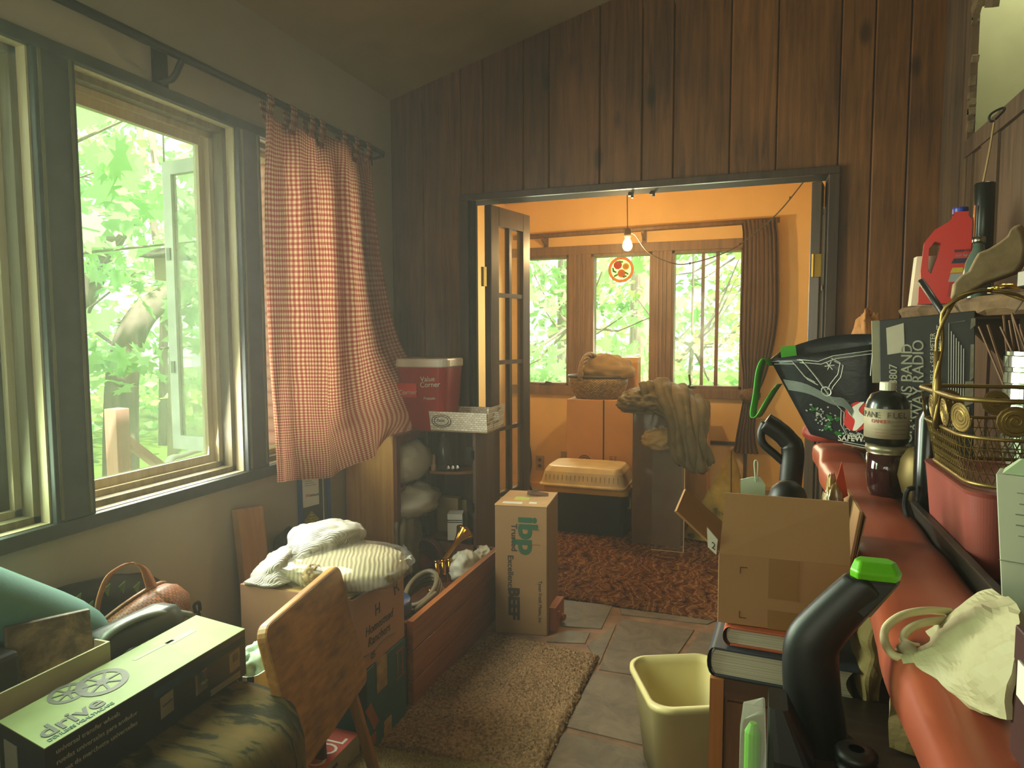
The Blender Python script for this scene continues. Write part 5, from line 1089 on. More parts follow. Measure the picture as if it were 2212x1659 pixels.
wl = mat('white_line_print', 'b9bfb0', .4); gw = mat('grey_noodle_print', '747c74', .4)
g = G()
for pts in ([(.0, .03), (.2, .06), (.27, .26), (.36, .33)], [(.25, .05), (.3, .07), (.38, .26), (.52, .56), (.60, .64), (.56, .80), (.62, .9), (.5, .99), (1, .985)], [(.27, .05), (.45, .10), (.6, .06), (.97, .06), (.96, .3)], [(.58, .08), (.66, .14), (.62, .26), (.52, .36), (.48, .42)]):
    q = [on(*p) for p in pts]
    for o in (0, .008): g.tube([p+Vector((o, 0, -o)) for p in q], .0013, 4)
g.tube([on(.46+.055*math.cos(a), .44+.05*math.sin(a)) for a in np.linspace(0, 2*PI, 20)[:-1]], .002, 4, closed=True)
for k in range(6): a = k*PI/3; g.tube([on(.55, .16), on(.55+.05*math.cos(a), .16+.05*math.sin(a))], .0014, 4)
obj('white_line_art', g, wl, pb)
g = G()
for k in range(9): g.tube(curve([on(.02, .28+.016*k), on(.25, .35+.014*k), on(.5, .50+.010*k), (on(.66, .53+.011*k)), on(.82, .72+.012*k)], 16), .0016, 4)
obj('noodle_print', g, gw, pb)
rnd = random.Random(5); g = G()
for k in range(16):
    u, v = rnd.choice([(.26, .62), (.42, .72), (.5, .74), (.40, .82), (.52, .92), (.36, .88)]); c = on(u+rnd.uniform(-.05, .05), v+rnd.uniform(-.04, .04), .005)
    g.obox(c, (rnd.uniform(.008, .018), .001, rnd.uniform(.005, .010)), (0, rnd.uniform(-1, 1), 0))
obj('green_leaf_print', g, mat('herb_green_print', '2c7030', .4), pb)
g = G()
for k in range(90):
    u, v = (rnd.gauss(.3, .08), rnd.gauss(.75, .06)) if k < 45 else (rnd.gauss(.75, .08), rnd.gauss(.90, .03))
    g.obox(on(u, min(v, .97), .0045), (rnd.uniform(.002, .007),)*1+(.001, rnd.uniform(.002, .006)), (0, rnd.uniform(-1, 1), 0))
obj('salt_grain_print', g, wl, pb)
lg = Vector(on(.80, .70, .006)); R = .042; exx = (TR-TL).normalized(); g = G()
dz = Vector((0, 0, 1))
g.poly([lg+exx*R*math.cos(a)*.9+dz*R*math.sin(a) for a in np.linspace(0, 2*PI, 28, endpoint=False)], (0, .002, 0), 0)
sp = curve([(.32, 0, 1.0), (-.28, 0, .45), (.20, 0, -.25), (-.15, 0, -1.0)], 20); ws = [.12+.5*math.sin(PI*i/19)**.8*.55 for i in range(20)]
pl = [lg+exx*R*.9*(p[0]-w)+dz*R*p[2]*.96+Vector((0, -.001, 0)) for p, w in zip(sp, ws)]; pr_ = [lg+exx*R*.9*(p[0]+w)+dz*R*p[2]*.96+Vector((0, -.001, 0)) for p, w in zip(sp, ws)]
for i in range(19): g.hexa([pl[i], pr_[i], pr_[i]+Vector((0, .001, 0)), pl[i]+Vector((0, .001, 0))], [pl[i+1], pr_[i+1], pr_[i+1]+Vector((0, .001, 0)), pl[i+1]+Vector((0, .001, 0))], 1)
g.text('SAFEWAY', .024, lg+exx*-.05+dz*-.066, exx-dz*.12, dz, 1, sx=.9)
obj('round_logo', g, [mat('logo_red', 'b8261f', .4), mat('logo_white', 'cfcdbb', .4)], pb)
one('red_bag_underneath', 'dull red cloth bag squeezed under the black shopping bag', 'bag', G().blob((.235, 2.31, 1.05), (.07, .055, .05), 6, .2, 3), mat('red_brown_cloth', '8a2f20', .6), smooth=True)
one('crumpled_kraft_bag', 'crumpled kraft paper bag top showing behind the black shopping bag', 'paper bag', G().blob((.345, 2.36, 1.20), (.055, .035, .215), 16, .3, 5, flat=1), mat('orange_kraft', 'a8713c', .8, bump=.3), smooth=True)
t = thing('red_yellow_carton', 'small yellow and red food carton with slanted top behind the black shopping bag', 'carton', (.42, 2.30, .978))
g = G().poly([(.375, 2.27, 1.0), (.45, 2.27, 1.0), (.45, 2.27, 1.385), (.385, 2.27, 1.395)], (0, .06, 0)); obj('carton', g, mat('yellow_print', 'b08b25', .5), t)
g = G().box(.355, .45, 2.265, 2.34, .978, 1.0); obj('carton_base', g, mat('carton_red', 'b33a24', .5), t)
g = G().poly([(.352, 2.268, 1.0), (.374, 2.268, 1.0), (.384, 2.268, 1.395), (.378, 2.268, 1.395)], (0, .063, 0)); obj('white_side', g, mat('cream_red_side', 'd8c4a0', .5), t)
g = G().poly([(.372, 2.266, 1.30), (.41, 2.266, 1.30), (.385, 2.266, 1.37)], (0, .002, 0)); obj('red_print', g, mat('carton_red', 'b33a24', .5), t)
# CB radio box
t = thing('radio_box', 'black cardboard radio box standing on end with white lettering behind the brass basket', 'box', (.4, 1.95, .978))
c0, c1 = Vector((.300, 1.90, 0)), Vector((.492, 1.85, 0)); dx_ = (c1-c0).normalized(); ndp = Vector((-dx_.y, dx_.x, 0))*.085
tz0, tz1 = 1.392, 1.412
bs = [c0+Vector((.02, 0, .979)), c1+Vector((.012, 0, .979)), c1+ndp+Vector((.012, 0, .979)), c0+ndp+Vector((.02, 0, .979))]; ts = [c0+Vector((0, 0, tz0)), c1+Vector((0, 0, tz1)), c1+ndp+Vector((0, 0, tz1)), c0+ndp+Vector((0, 0, tz0))]
pb = obj('box', G().hexa(bs, ts), mat('black_box_card', '1b1c18', .5, var=.25, scale=14), t, bevel=.002)
lt = mat('box_white_print', 'b5b29a', .5); Up = Vector((-.035, 0, 1)); Yd = -dx_
fb = lambda u, z: bs[0].lerp(bs[1], u).lerp(ts[0].lerp(ts[1], u), z)+Vector((0, -.0012, 0))
g = G()
for s, sz, u, z in (('613807', .025, .19, .55), ('CITIZENS BAND', .034, .35, .26), ('2-WAY RADIO', .034, .475, .34), ('• 40 CB CHANNELS  • S/RF METER', .0150, .60, .40), ('• PLL CIRCUITRY     • LED READOUT', .0150, .665, .40)):
    for o in ((0, .0006) if sz > .02 else (0,)): g.text(s, sz, fb(u, z)+Up*o, Up, Yd, sx=1.0 if sz > .02 else .95)
obj('printed_lettering', g, lt, pb)
g = G(); g.quad(fb(.09, .79), fb(.28, .80), fb(.27, .97), fb(.08, .95), .0006); obj('price_label', g, mat('aged_label', 'a39c86', .7), pb)
g = G(); fr_ = [fb(1.0-.02, .42), fb(.90, .42), fb(.90, .92), fb(1.0-.02, .93)]
g.tube([fb(.90, .95), fb(.74, .945), fb(.74, .42), fb(.82, .42)], .0009, 4)
for k in range(6): g.tube([fb(.765+.025*k, .90-.02*k), fb(.765+.025*k, .46)], .0012, 4)
g.tube([fb(.50, .36), fb(.50, .31), fb(.72, .33), fb(.72, .38)], .001, 4)
obj('printed_panel', g, mat('dim_box_print', '7c796a', .6), pb)
g = G()
for (u, z, w, h) in ((.975, .93, .05, .06), (.97, .72, .04, .20), (.94, .55, .10, .14), (.88, .43, .14, .10), (.80, .36, .16, .05)): g.quad(fb(u-w/2, z-h/2), fb(u+w/2, z-h/2+.02), fb(u+w/2, z+h/2), fb(u-w/3, z+h/2), .0004)
obj('torn_patch', g, mat('torn_grey_card', '6e6550', .8, var=.3, scale=40), pb)
obj('light_edge_strip', G().bar(fb(0, .62)+Vector((-.003, .02, 0)), fb(0, 1.0)+Vector((-.003, .02, 0)), .004, .02), mat('pale_strip', 'a09a80', .6), t)
# camping fuel canister on the glass jar
t = thing('glass_candle_jar', 'dark red glass jar with pale metal rim standing on the bar under the fuel canister', 'jar', (.275, 1.50, .978))
jx, jy = .290, 1.665
obj('jar', G().lathe([(0, 1.003), (.035, 1.003), (.039, 1.02), (.0425, 1.06), (.0425, 1.098), (.038, 1.098)], (jx, jy, 0), 28), mat('dark_red_glass', '2c1212', .1, coat=.6), t, smooth=True)
obj('metal_rim', G().lathe([(.038, 1.096), (.038, 1.096), (.0455, 1.105), (.044, 1.117), (.039, 1.117), (.038, 1.110), (0, 1.110)], (jx, jy, 0), 28), mat('pale_metal_rim', '8c876c', .35, .7), t, smooth=True)
t = thing('fuel_canister', 'green fuel canister with paper label and white cap balanced on the glass jar', 'canister', (.25, 1.47, 1.16))
fx_, fy_ = .285, 1.66
obj('canister', G().lathe([(0, 1.118), (.039, 1.118), (.0435, 1.124), (.0435, 1.202), (.040, 1.214), (.032, 1.228), (.016, 1.234), (.014, 1.238), (0, 1.238)], (fx_, fy_, 0), 32), mat('dark_green_metal', '161c18', .3, .3, coat=.4), t, smooth=True)
obj('white_cap', G().lathe([(0, 1.236), (.0165, 1.236), (.0165, 1.252), (.015, 1.254), (0, 1.254)], (fx_, fy_, 0), 18), mat('off_white_cap', 'c9c6ae', .5), t)
g = G().lathe([(.0440, 1.134), (.0442, 1.134), (.0442, 1.198), (.0440, 1.198)], (fx_, fy_, 0), 40)
pb = obj('paper_label', g, mat('beige_label', '9c9276', .6, var=.06), t, smooth=True)
g = G()
def around(g, s, size, z, a0, mi):
    x = 0
    for ch in s:
        a = a0+x/.0446; p = (fx_+.0443*math.cos(a), fy_+.0443*math.sin(a), z); g.text(ch, size, p, (-math.sin(a), math.cos(a), 0), (0, 0, 1), mi, depth=.0003); x += size*(.62 if ch != 'I' else .3)
around(g, 'PROPANE FUEL', .018, 1.179, -3.75, 0); around(g, 'DANGER', .0105, 1.168, -2.45, 1)
for k in range(5):
    for a in np.linspace(-1.55, -.9, 9): g.bar((fx_+.0444*math.cos(a), fy_+.0444*math.sin(a), 1.145+.009*k), (fx_+.0444*math.cos(a+.07), fy_+.0444*math.sin(a+.07), 1.145+.009*k), .002, .0004, mi=0)
for k in range(3):
    for a in np.linspace(-2.25, -1.75, 7): g.bar((fx_+.0444*math.cos(a), fy_+.0444*math.sin(a), 1.14+.007*k), (fx_+.0444*math.cos(a+.07), fy_+.0444*math.sin(a+.07), 1.14+.007*k), .002, .0004, mi=1)
obj('label_print', g, [mat('grey_brown_ink', '4d4636', .6), mat('label_red_ink', 'a84a34', .6)], pb)
one('black_bottle', 'small black bottle squeezed between the canister and the pink tub', 'bottle', G().lathe([(0, 1.0), (.024, 1.0), (.026, 1.01), (.026, 1.19), (.012, 1.215), (.012, 1.235), (0, 1.235)], (.338, 1.525, 0), 18), mat('black_gloss', '0e0e0d', .2), smooth=True)
t = thing('brass_bowl', 'small round brass bowl beside the pink tub on the bar', 'bowl', (.245, 1.36, .99))
obj('bowl', G().lathe([(0, 1.004), (.02, 1.004), (.042, 1.03), (.051, 1.065), (.046, 1.1), (.035, 1.12), (.025, 1.125), (0, 1.125)], (.345, 1.575, 0), 28), mat('dull_brass', '6b5a30', .5, .5, var=.2), t, smooth=True)
# black tray, pink tub, brass wire basket
t = thing('black_slatted_tray', 'black tray with raised wooden sides along the bar under the pink tub', 'tray', (.4, 1.3, .978))
blk = wood('black_brown_wood', '2c241a', '15110c', 1, .5)
obj('tray_base', G().box(.316, .62, .98, 1.50, .979, .995), blk, t)
obj('tray_side', G().hexa([(.314, .98, .995), (.328, .98, .995), (.328, 1.5, .995), (.314, 1.5, .995)], [(.302, .98, 1.03), (.316, .98, 1.03), (.316, 1.5, 1.03), (.302, 1.5, 1.03)]), blk, t, bevel=.002)
obj('tray_side', G().box(.60, .615, .98, 1.5, .995, 1.035), blk, t); obj('tray_end', G().box(.328, .60, .98, .992, .995, 1.035), blk, t)
obj('metal_bracket', G().tube(curve([(.300, 1.50, .995), (.296, 1.505, 1.02), (.298, 1.50, 1.05), (.310, 1.505, 1.055)], 12), .005, 8), darkplastic, t)
t = thing('pink_planter_tub', 'faded pinkish red plastic tub holding the brass wire basket', 'tub', (.42, 1.28, .995))
pk_ = mat('pink_red_plastic', '8a443c', .4, var=.15, scale=5)
obj('tub', shell(G(), [rrect(.428, 1.30, .215, .28, .035, .996, 16), rrect(.428, 1.30, .235, .31, .04, 1.118, 16), rrect(.428, 1.30, .24, .315, .04, 1.125, 16)], cap1=True), pk_, t, smooth=False)
t = thing('brass_wire_basket', 'tall handled brass wire mesh basket with coil scrolls on the pink tub', 'basket', (.42, 1.30, 1.126))
bw = mat('aged_brass_wire', '86703f', .45, .85, var=.2)
B0, B1, B2 = rrect(.425, 1.30, .215, .27, .05, 1.132, 8), rrect(.43, 1.30, .255, .30, .06, 1.205, 8), rrect(.43, 1.30, .27, .315, .06, 1.262, 8)
g = G()
for q, r_ in ((B0, .0035), (B1, .003), (B2, .0042)): g.tube(q, r_, 6, closed=True)
obj('rim_wires', g, bw, t, smooth=True)
g = G(); n = len(B0)
def along(q, f):
    f = f % 1*len(q); i = int(f); return Vector(q[i]).lerp(Vector(q[(i+1) % len(q)]), f-i)
def byl(q):
    L = [0]
    for i in range(len(q)): L.append(L[-1]+(Vector(q[(i+1) % len(q)])-Vector(q[i])).length)
    def at_(f):
        d = (f % 1)*L[-1]
        for i in range(len(q)):
            if d <= L[i+1]: return Vector(q[i]).lerp(Vector(q[(i+1) % len(q)]), (d-L[i])/(L[i+1]-L[i]))
    return at_
a0_, a1_ = byl(B0), byl(B1)
for k in range(84):
    f = k/84; g.tube([a0_(f), a1_(f+.028)], .0009, 4); g.tube([a0_(f), a1_(f-.028)], .0009, 4)
for z in (.25, .5, .75): g.tube([tuple(a0_(f).lerp(a1_(f), z)) for f in np.linspace(0, 1, 60, endpoint=False)], .0008, 4, closed=True)
obj('wire_mesh', g, mat('dark_brass_mesh', '7a6638', .4, .9), t)
a2_ = byl(B2); q1_ = byl(B1)
for k in range(14):
    f = k/14+.02; p, q = q1_(f), a2_(f); c = (p+q)/2; nrm = (q1_(f+.01)-q1_(f-.01)).normalized(); upv = (q-p).normalized(); g = G()
    g.tube([c+(nrm*math.cos(a)+upv*math.sin(a))*(.003+.021*a/(8*PI)) for a in np.linspace(0, 8*PI, 60)], .0016, 5)
    g.poly([c+(nrm*math.cos(a)+upv*math.sin(a))*.022 for a in np.linspace(0, 2*PI, 20, endpoint=False)], nrm.cross(upv)*.001)
    obj('coil_scroll', g, bw, t)
hp = curve([(.298, 1.30, 1.20), (.296, 1.30, 1.30), (.302, 1.30, 1.39), (.335, 1.30, 1.425), (.385, 1.30, 1.425), (.425, 1.30, 1.40), (.452, 1.305, 1.34), (.475, 1.31, 1.26), (.50, 1.31, 1.20)], 44)
g = G()
for k in range(2): g.tube([(p[0]+.004*math.cos(i*.8+k*PI), p[1]+.004*math.sin(i*.8+k*PI), p[2]) for i, p in enumerate(hp)], .0032, 6)
g.tube([(.297, 1.30, 1.20), (.295, 1.30, 1.33)], .006, 8); obj('arched_handle', g, bw, t, smooth=True)
# silver stacked cup
t = thing('silver_mosaic_cup', 'tall silver mirrored mosaic cup behind the brass basket', 'cup', (.51, 1.56, .979))
N = NT('mirror_tiles'); br_ = N('TexBrick', {'Vector': N.coord((1, 1, 1)), 'Color1': hx('d8dcc8'), 'Color2': hx('a8b09a'), 'Mortar': hx('62665a'), 'Scale': 50, 'Mortar Size': .02, 'Brick Width': .5, 'Row Height': .9})
N.link(br_.outputs[0], N.b.inputs['Base Color']); N.b.inputs['Metallic'].default_value = .85; N.b.inputs['Roughness'].default_value = .22
prof = [(0, .98), (.05, .98)]
for k in range(11): z = .985+k*.031; prof += [(.052, z), (.052, z+.02), (.0495, z+.022), (.0495, z+.029)]
prof += [(.052, 1.325), (.046, 1.325), (.045, 1.1)]
obj('cup', G().lathe(prof, (.52, 1.56, 0), 28), N.m, t)
g = G(); rnd = random.Random(3)
for k in range(26):
    b = Vector((.52+rnd.uniform(-.03, .03), 1.56+rnd.uniform(-.03, .03), 1.2)); e = b+Vector((rnd.uniform(-.06, .05), rnd.uniform(-.02, .08), rnd.uniform(.16, .20)))
    g.tube([b, e], .0022, 5)
one('bundle_of_sticks', 'bundle of thin brown reed sticks standing in the silver cup', 'sticks', g, mat('brown_reed', '6b4a2c', .7))
# white carton and paper bag at the right edge
t = thing('white_carton', 'tall pale carton with blurry grey print at the right edge of the bar', 'carton', (.33, .95, .979))
pb = obj('carton', G().hexa([(.300, .955, .979), (.40, .915, .979), (.42, .965, .979), (.315, 1.0, .979)], [(.283, .955, 1.19), (.385, .915, 1.19), (.405, .965, 1.19), (.30, 1.0, 1.19)]), mat('pale_carton', 'b9bda6', .6, var=.04), t, bevel=.001)
g = G(); A_, B_2 = Vector((.283, .955, 1.19)), Vector((.385, .915, 1.19)); dxx = (B_2-A_).normalized(); dzz = Vector((.017, 0, -.246)).normalized(); nz_ = Vector((dxx.y, -dxx.x, 0))*.001
for k, (u0, u1, w) in enumerate(((.02, .09, .002), (.022, .08, .004), (.018, .09, .005), (.018, .088, .005), (.02, .06, .002))): p = A_+dzz*(.02+.013*k)+nz_; g.bar(p+dxx*u0, p+dxx*u1, w, .0006)
g.bar(A_+dzz*.105+nz_, A_+dzz*.105+dxx*.1+nz_, .0012, .0006)
obj('blurry_print', g, mat('grey_print', '77796a', .7), pb)
obj('top_flap', G().hexa([(.290, .957, 1.1905), (.380, .92, 1.1905), (.40, .962, 1.1905), (.305, .998, 1.1905)], [(.31, .957, 1.21), (.375, .93, 1.205), (.39, .955, 1.203), (.315, .985, 1.205)]), mat('green_tinted_flap', 'a3b892', .6), t)
t = thing('white_paper_bag', 'crumpled white paper bag with two twisted cord handles lying on the red armrest', 'paper bag', (.24, .85, 1.0))
wp = mat('creased_white_paper', 'aaa37e', .65, var=.05, bump=.25, bscale=18)
rows = [[(0.184,0.88,0.991), (0.206,0.93,0.981), (0.24,0.95,1.01), (0.263,0.95,1.031), (0.278,0.92,1.055)],
        [(0.17,0.84,0.994), (0.191,0.85,1.003), (0.217,0.85,1.029), (0.238,0.84,1.054), (0.265,0.81,1.08)],
        [(0.17,0.82,0.993), (0.191,0.8,1.008), (0.207,0.78,1.025), (0.218,0.75,1.051), (0.239,0.71,1.094)],
        [(0.179,0.81,0.99), (0.195,0.78,1.001), (0.208,0.75,1.012), (0.208,0.7,1.046), (0.221,0.66,1.084)],
        [(0.187,0.805,0.987), (0.201,0.77,0.995), (0.21,0.73,1.006), (0.213,0.69,1.026), (0.216,0.66,1.049)],
        [(0.189,0.805,0.985), (0.2,0.765,0.994), (0.209,0.725,1.004), (0.213,0.685,1.021), (0.217,0.66,1.033)]]
obj('bag', G().loft(rows, 22, 22, .008, 14, 3), wp, t, solid=.006)
g = G().tube(curve([(0.176,0.86,0.996), (0.18,0.84,0.995), (0.187,0.815,0.993), (0.191,0.805,0.986)], 10), .012, 10); obj('rolled_edge', g, wp, t, smooth=True)
for pts in ([(0.241,0.95,1.015), (0.208,0.92,1.024), (0.179,0.9,1.022), (0.159,0.88,1.013), (0.154,0.86,1.004), (0.159,0.84,0.998), (0.17,0.835,0.997)], [(0.234,0.93,1.012), (0.201,0.9,1.016), (0.181,0.88,1.012), (0.175,0.87,1.005), (0.18,0.86,1.003), (0.189,0.86,1.002)]):
    obj('twisted_handle', G().tube(curve(pts, 30), .0048, 8), mat('white_paper_cord', 'c9bf92', .7), t, smooth=True)
t = thing('dark_red_box', 'dark red box with pale label at the lower right corner of the bar', 'box', (.25, .62, 1.0))
pb = obj('box', G().box(.216, .31, .54, .665, 1.004, 1.115), mat('dark_red_card', '3a1512', .5), t, bevel=.002)
obj('pale_label', G().hexa([(.2145, .60, 1.06), (.2145, .65, 1.06), (.216, .65, 1.06), (.216, .60, 1.06)], [(.2145, .60, 1.09), (.2145, .65, 1.09), (.216, .65, 1.09), (.216, .60, 1.09)]), whitep, pb)
obj('box_print', G().box(.20, .29, .538, .54, 1.02, 1.04).box(.2, .29, .5385, .5395, 1.06, 1.09), mat('pale_box_print', 'a0a288', .6), pb)
# shelf with bottles and driftwood
t = thing('rough_wood_shelf', 'rough bark edged wooden shelf on the right wall above the radio box', 'shelf', (.62, 2.0, 1.43))
P = []; rnd = random.Random(7)
for y in np.linspace(1.2, 2.58, 40):
    f = .50+.02*math.sin(y*9)+rnd.uniform(-.006, .006) - (.02 if y > 2.4 else 0)
    P.append([(.725, y, 1.40), (.725, y, 1.444), (f+.01, y, 1.444), (f, y, 1.432+rnd.uniform(-.004, .004)), (f+.012, y, 1.41+rnd.uniform(-.005, .005)), (f+.03, y, 1.40)])
g = G().grid(P, 0, True, uv=False); g.f += [tuple(range(6)), tuple(range(len(P)*6-6, len(P)*6))[::-1]]; g.mi += [0, 0]
obj('shelf_board', g, wood('weathered_plank', '7a5f3e', '4a3621', 1, .7), t)
for y in (2.3, 1.4): obj('shelf_bracket', G().poly([(.72, y, 1.40), (.72, y, 1.25), (.58, y, 1.40)], (0, .03, 0)), dkw, t)
t = thing('red_detergent_jug', 'red plastic jug with handle and blue cap on the rough shelf', 'jug', (.55, 2.4, 1.446))
jr = mat('jug_red', 'b52218', .35, var=.05, coat=.2)
jp = [(0, 0), (0, .05), (.006, .06), (.003, .10), (.010, .185), (.035, .22), (.068, .24), (.082, .255), (.082, .268), (.118, .268), (.118, .255), (.14, .225), (.146, .19), (.138, .13), (.136, .05), (.132, 0)]
hole = [(.022, .10), (.022, .165), (.036, .185), (.052, .18), (.047, .15), (.030, .09)]
# outline with a slot for the grip: outer loop bridged to the hole
o3 = Vector((.478, 2.36, 1.448)); jx_ = Vector((.985, -.17, 0)); jn = Vector((.17, .985, 0))
def J(p, d): v = o3+jx_*p[0]+Vector((0, 0, p[1]))+jn*d; return (v.x, v.y, v.z)
import mathutils.geometry as mg
def plate(g, outer, inner, d0, d1):
    tri = mg.tessellate_polygon([[Vector((*p, 0)) for p in outer], [Vector((*p, 0)) for p in inner]]); al = outer+inner
    for d, fl in ((d0, 0), (d1, 1)): g.add([J(p, d) for p in al], [tuple(t_)[::1 if fl else -1] for t_ in tri])
    for lp in (outer, inner): g.add([J(p, d0) for p in lp]+[J(p, d1) for p in lp], [(i, (i+1) % len(lp), (i+1) % len(lp)+len(lp), i+len(lp)) for i in range(len(lp))])
g = G(); plate(g, jp, hole, 0, .075); pb = obj('jug_body', g, jr, t, bevel=.008)
M_ = Vector(J((.10, .268), .0375)); g = G().lathe([(.021, 0), (.021, .014), (.02, .018), (0, .018)], (M_.x, M_.y, M_.z-.001), 20); obj('blue_cap', g, mat('blue_cap', '1f2f86', .4), t)
g = G()
def jq(u0, u1, z0, z1, mi): g.hexa([J((u0, z0), -.0015), J((u1, z0), -.0015), J((u1, z0), 0), J((u0, z0), 0)], [J((u0+.006, z1), -.0015), J((u1, z1), -.0015), J((u1, z1), 0), J((u0+.006, z1), 0)], mi)
jq(.072, .134, .02, .062, 0); jq(.074, .136, .064, .088, 1); jq(.078, .11, .09, .105, 2); jq(.08, .136, .118, .132, 3)
g.text('DEEP CLEAN', .011, J((.086, .15), -.001), jx_, (0, 0, 1), 3); g.text('stain fighter', .009, J((.09, .138), -.001), jx_, (0, 0, 1), 1)
obj('jug_label', g, [mat('darker_red_label', '8f2a22', .5), mat('grey_label', '8a8a86', .5), mat('yellow_label', 'b59a2c', .5), mat('navy_label', '1c2036', .5)], pb)
one('white_backed_sheet', 'white and orange carton edge showing behind the red jug', 'carton', G().hexa([(.475, 2.445, 1.446), (.60, 2.43, 1.446), (.60, 2.48, 1.446), (.475, 2.49, 1.446)], [(.487, 2.445, 1.60), (.60, 2.43, 1.60), (.60, 2.48, 1.60), (.487, 2.49, 1.60)]), mat('white_carton_edge', 'c9bfa0', .6))
t = thing('teal_glass_bottle', 'dusty teal glass bottle beside the red jug on the shelf', 'bottle', (.58, 2.15, 1.446))
obj('bottle', G().lathe([(0, 1.446), (.032, 1.446), (.034, 1.455), (.034, 1.52), (.03, 1.55), (.014, 1.585), (.012, 1.61), (0, 1.61)], (.575, 2.16, 0), 20), mat('teal_glass', '4a5a4e', .15, coat=.5), t, smooth=True)
obj('foil_neck', G().lathe([(.0125, 1.60), (.016, 1.602), (.016, 1.618), (0, 1.62)], (.575, 2.16, 0), 14), mat('silver_foil', '9a9a8c', .25, 1), t, smooth=True)
t = thing('black_tube_case', 'upright black fishing rod tube with thin wire hook on the shelf', 'tube', (.6, 2.3, 1.446))
obj('tube', G().lathe([(0, 1.446), (.026, 1.446), (.026, 1.78), (.024, 1.784), (0, 1.784)], (.618, 2.29, 0), 22), mat('black_tube', '10140f', .3), t, smooth=True)
obj('wire_rod', G().tube(curve([(.610, 2.28, 1.78), (.622, 2.28, 1.87), (.630, 2.28, 1.95)], 12), .003, 6), mat('tan_wire', '8c7448', .5), t)
obj('hook', G().tube(curve([(.630, 2.28, 1.95), (.618, 2.28, 1.955), (.622, 2.28, 1.972), (.648, 2.28, 1.985), (.652, 2.28, 1.978), (.632, 2.28, 1.955)], 20), .0035, 6), darkplastic, t)
obj('copper_edge', G().tube([(.592, 2.27, 1.47), (.592, 2.27, 1.72)], .0025, 6), mat('copper_strip', '9a5a2c', .4, .8), t)
drift = wood('driftwood_tan', 'a18a66', '75603f', 1, .75, .6)
rows_c = curve([(.505, 1.93, 1.470), (.515, 1.91, 1.50), (.545, 1.90, 1.525), (.575, 1.88, 1.555), (.600, 1.86, 1.585), (.63, 1.85, 1.62), (.64, 1.84, 1.645)], 40)
rr_ = np.interp(np.linspace(0, 1, 40), [0, .15, .4, .7, .85, 1], [.03, .045, .058, .060, .045, .018])
g = G().tube(rows_c, [r*(1+.03*math.sin(i*.35)) for i, r in enumerate(rr_)], 16, flat=.75)
g.v = [(x, y, max(z, 1.4465)) for x, y, z in g.v]
dp = [(0.444,1.9,1.431), (0.447,1.9,1.465), (0.46,1.9,1.482), (0.478,1.9,1.494), (0.489,1.9,1.522), (0.497,1.9,1.539), (0.517,1.9,1.547), (0.539,1.9,1.562), (0.559,1.9,1.58), (0.564,1.9,1.597), (0.58,1.9,1.602), (0.59,1.9,1.585), (0.597,1.9,1.547), (0.593,1.9,1.512), (0.579,1.9,1.489), (0.545,1.9,1.475), (0.517,1.9,1.465), (0.492,1.9,1.448), (0.467,1.9,1.43)]
g = G(); O_ = [[(p[0]+.02*k*.3, p[1]+(k-1.5)*.018, 1.447+(p[2]-1.437)*(1-.0*k)) for p in dp] for k in range(4)]
dc = (.51, 1.9, 1.52)
O_ = [[lerp(p, (dc[0], p[1], dc[2]), (.10, 0, 0, .12)[k]) for p in r] for k, r in enumerate(O_)]
g = shell(G(), O_, cap1=True)
one('driftwood_piece', 'smooth tan piece of driftwood lying along the front of the shelf', 'driftwood', g, drift, bevel=.004)
one('black_marker', 'black marker stick poking up from behind the radio box in front of the jug', 'stick', G().tube([(0.419,2.05,1.498), (0.455,2,1.421), (0.471,1.98,1.383)], .0085, 10), darkplastic, smooth=True)
g = G(); g.box(.475, .545, 1.50, 1.54, 1.446, 1.476).obox((.50, 1.52, 1.485), (.012, .012, .03), (0, .3, 0)); 
t = thing('black_metal_gadget', 'small black metal clamp with silver pin on the shelf front', 'clamp', (.5, 1.52, 1.446))
obj('clamp_body', g, darkplastic, t, bevel=.002); obj('silver_pin', G().tube([(.488, 1.494, 1.461), (.525, 1.494, 1.464)], .003, 8), mat('chrome', '9a958c', .2, 1), t)
obj('silver_blade', G().obox((.490, 1.535, 1.488), (.012, .002, .026), (0, .2, 0)), mat('chrome', '9a958c', .2, 1), t)
one('gold_fish_lure', 'small shiny gold lure lying on the shelf edge beside the black clamp', 'lure', G().blob((.500, 1.665, 1.4535), (.03, .014, .008), 3, .15, 4), mat('shiny_gold', 'c9a24a', .2, 1), smooth=True)
one('small_brass_nut', 'tiny brass nut and screw on the shelf edge left of the gold lure', 'nut', G().lathe([(.004, 0), (.009, 0), (.009, .012), (.004, .012)], (.492, 1.74, 1.446), 6).tube([(.492, 1.74, 1.452), (.515, 1.735, 1.451)], .004, 8), mat('chrome_brass', 'a89468', .25, 1))
one('thin_hanging_cord', 'thin brown cord hanging over the front of the shelf', 'cord', G().tube(curve([(.52, 1.58, 1.47), (.497, 1.56, 1.446), (.492, 1.565, 1.42), (.484, 1.575, 1.40)], 14), .0018, 5), wire)
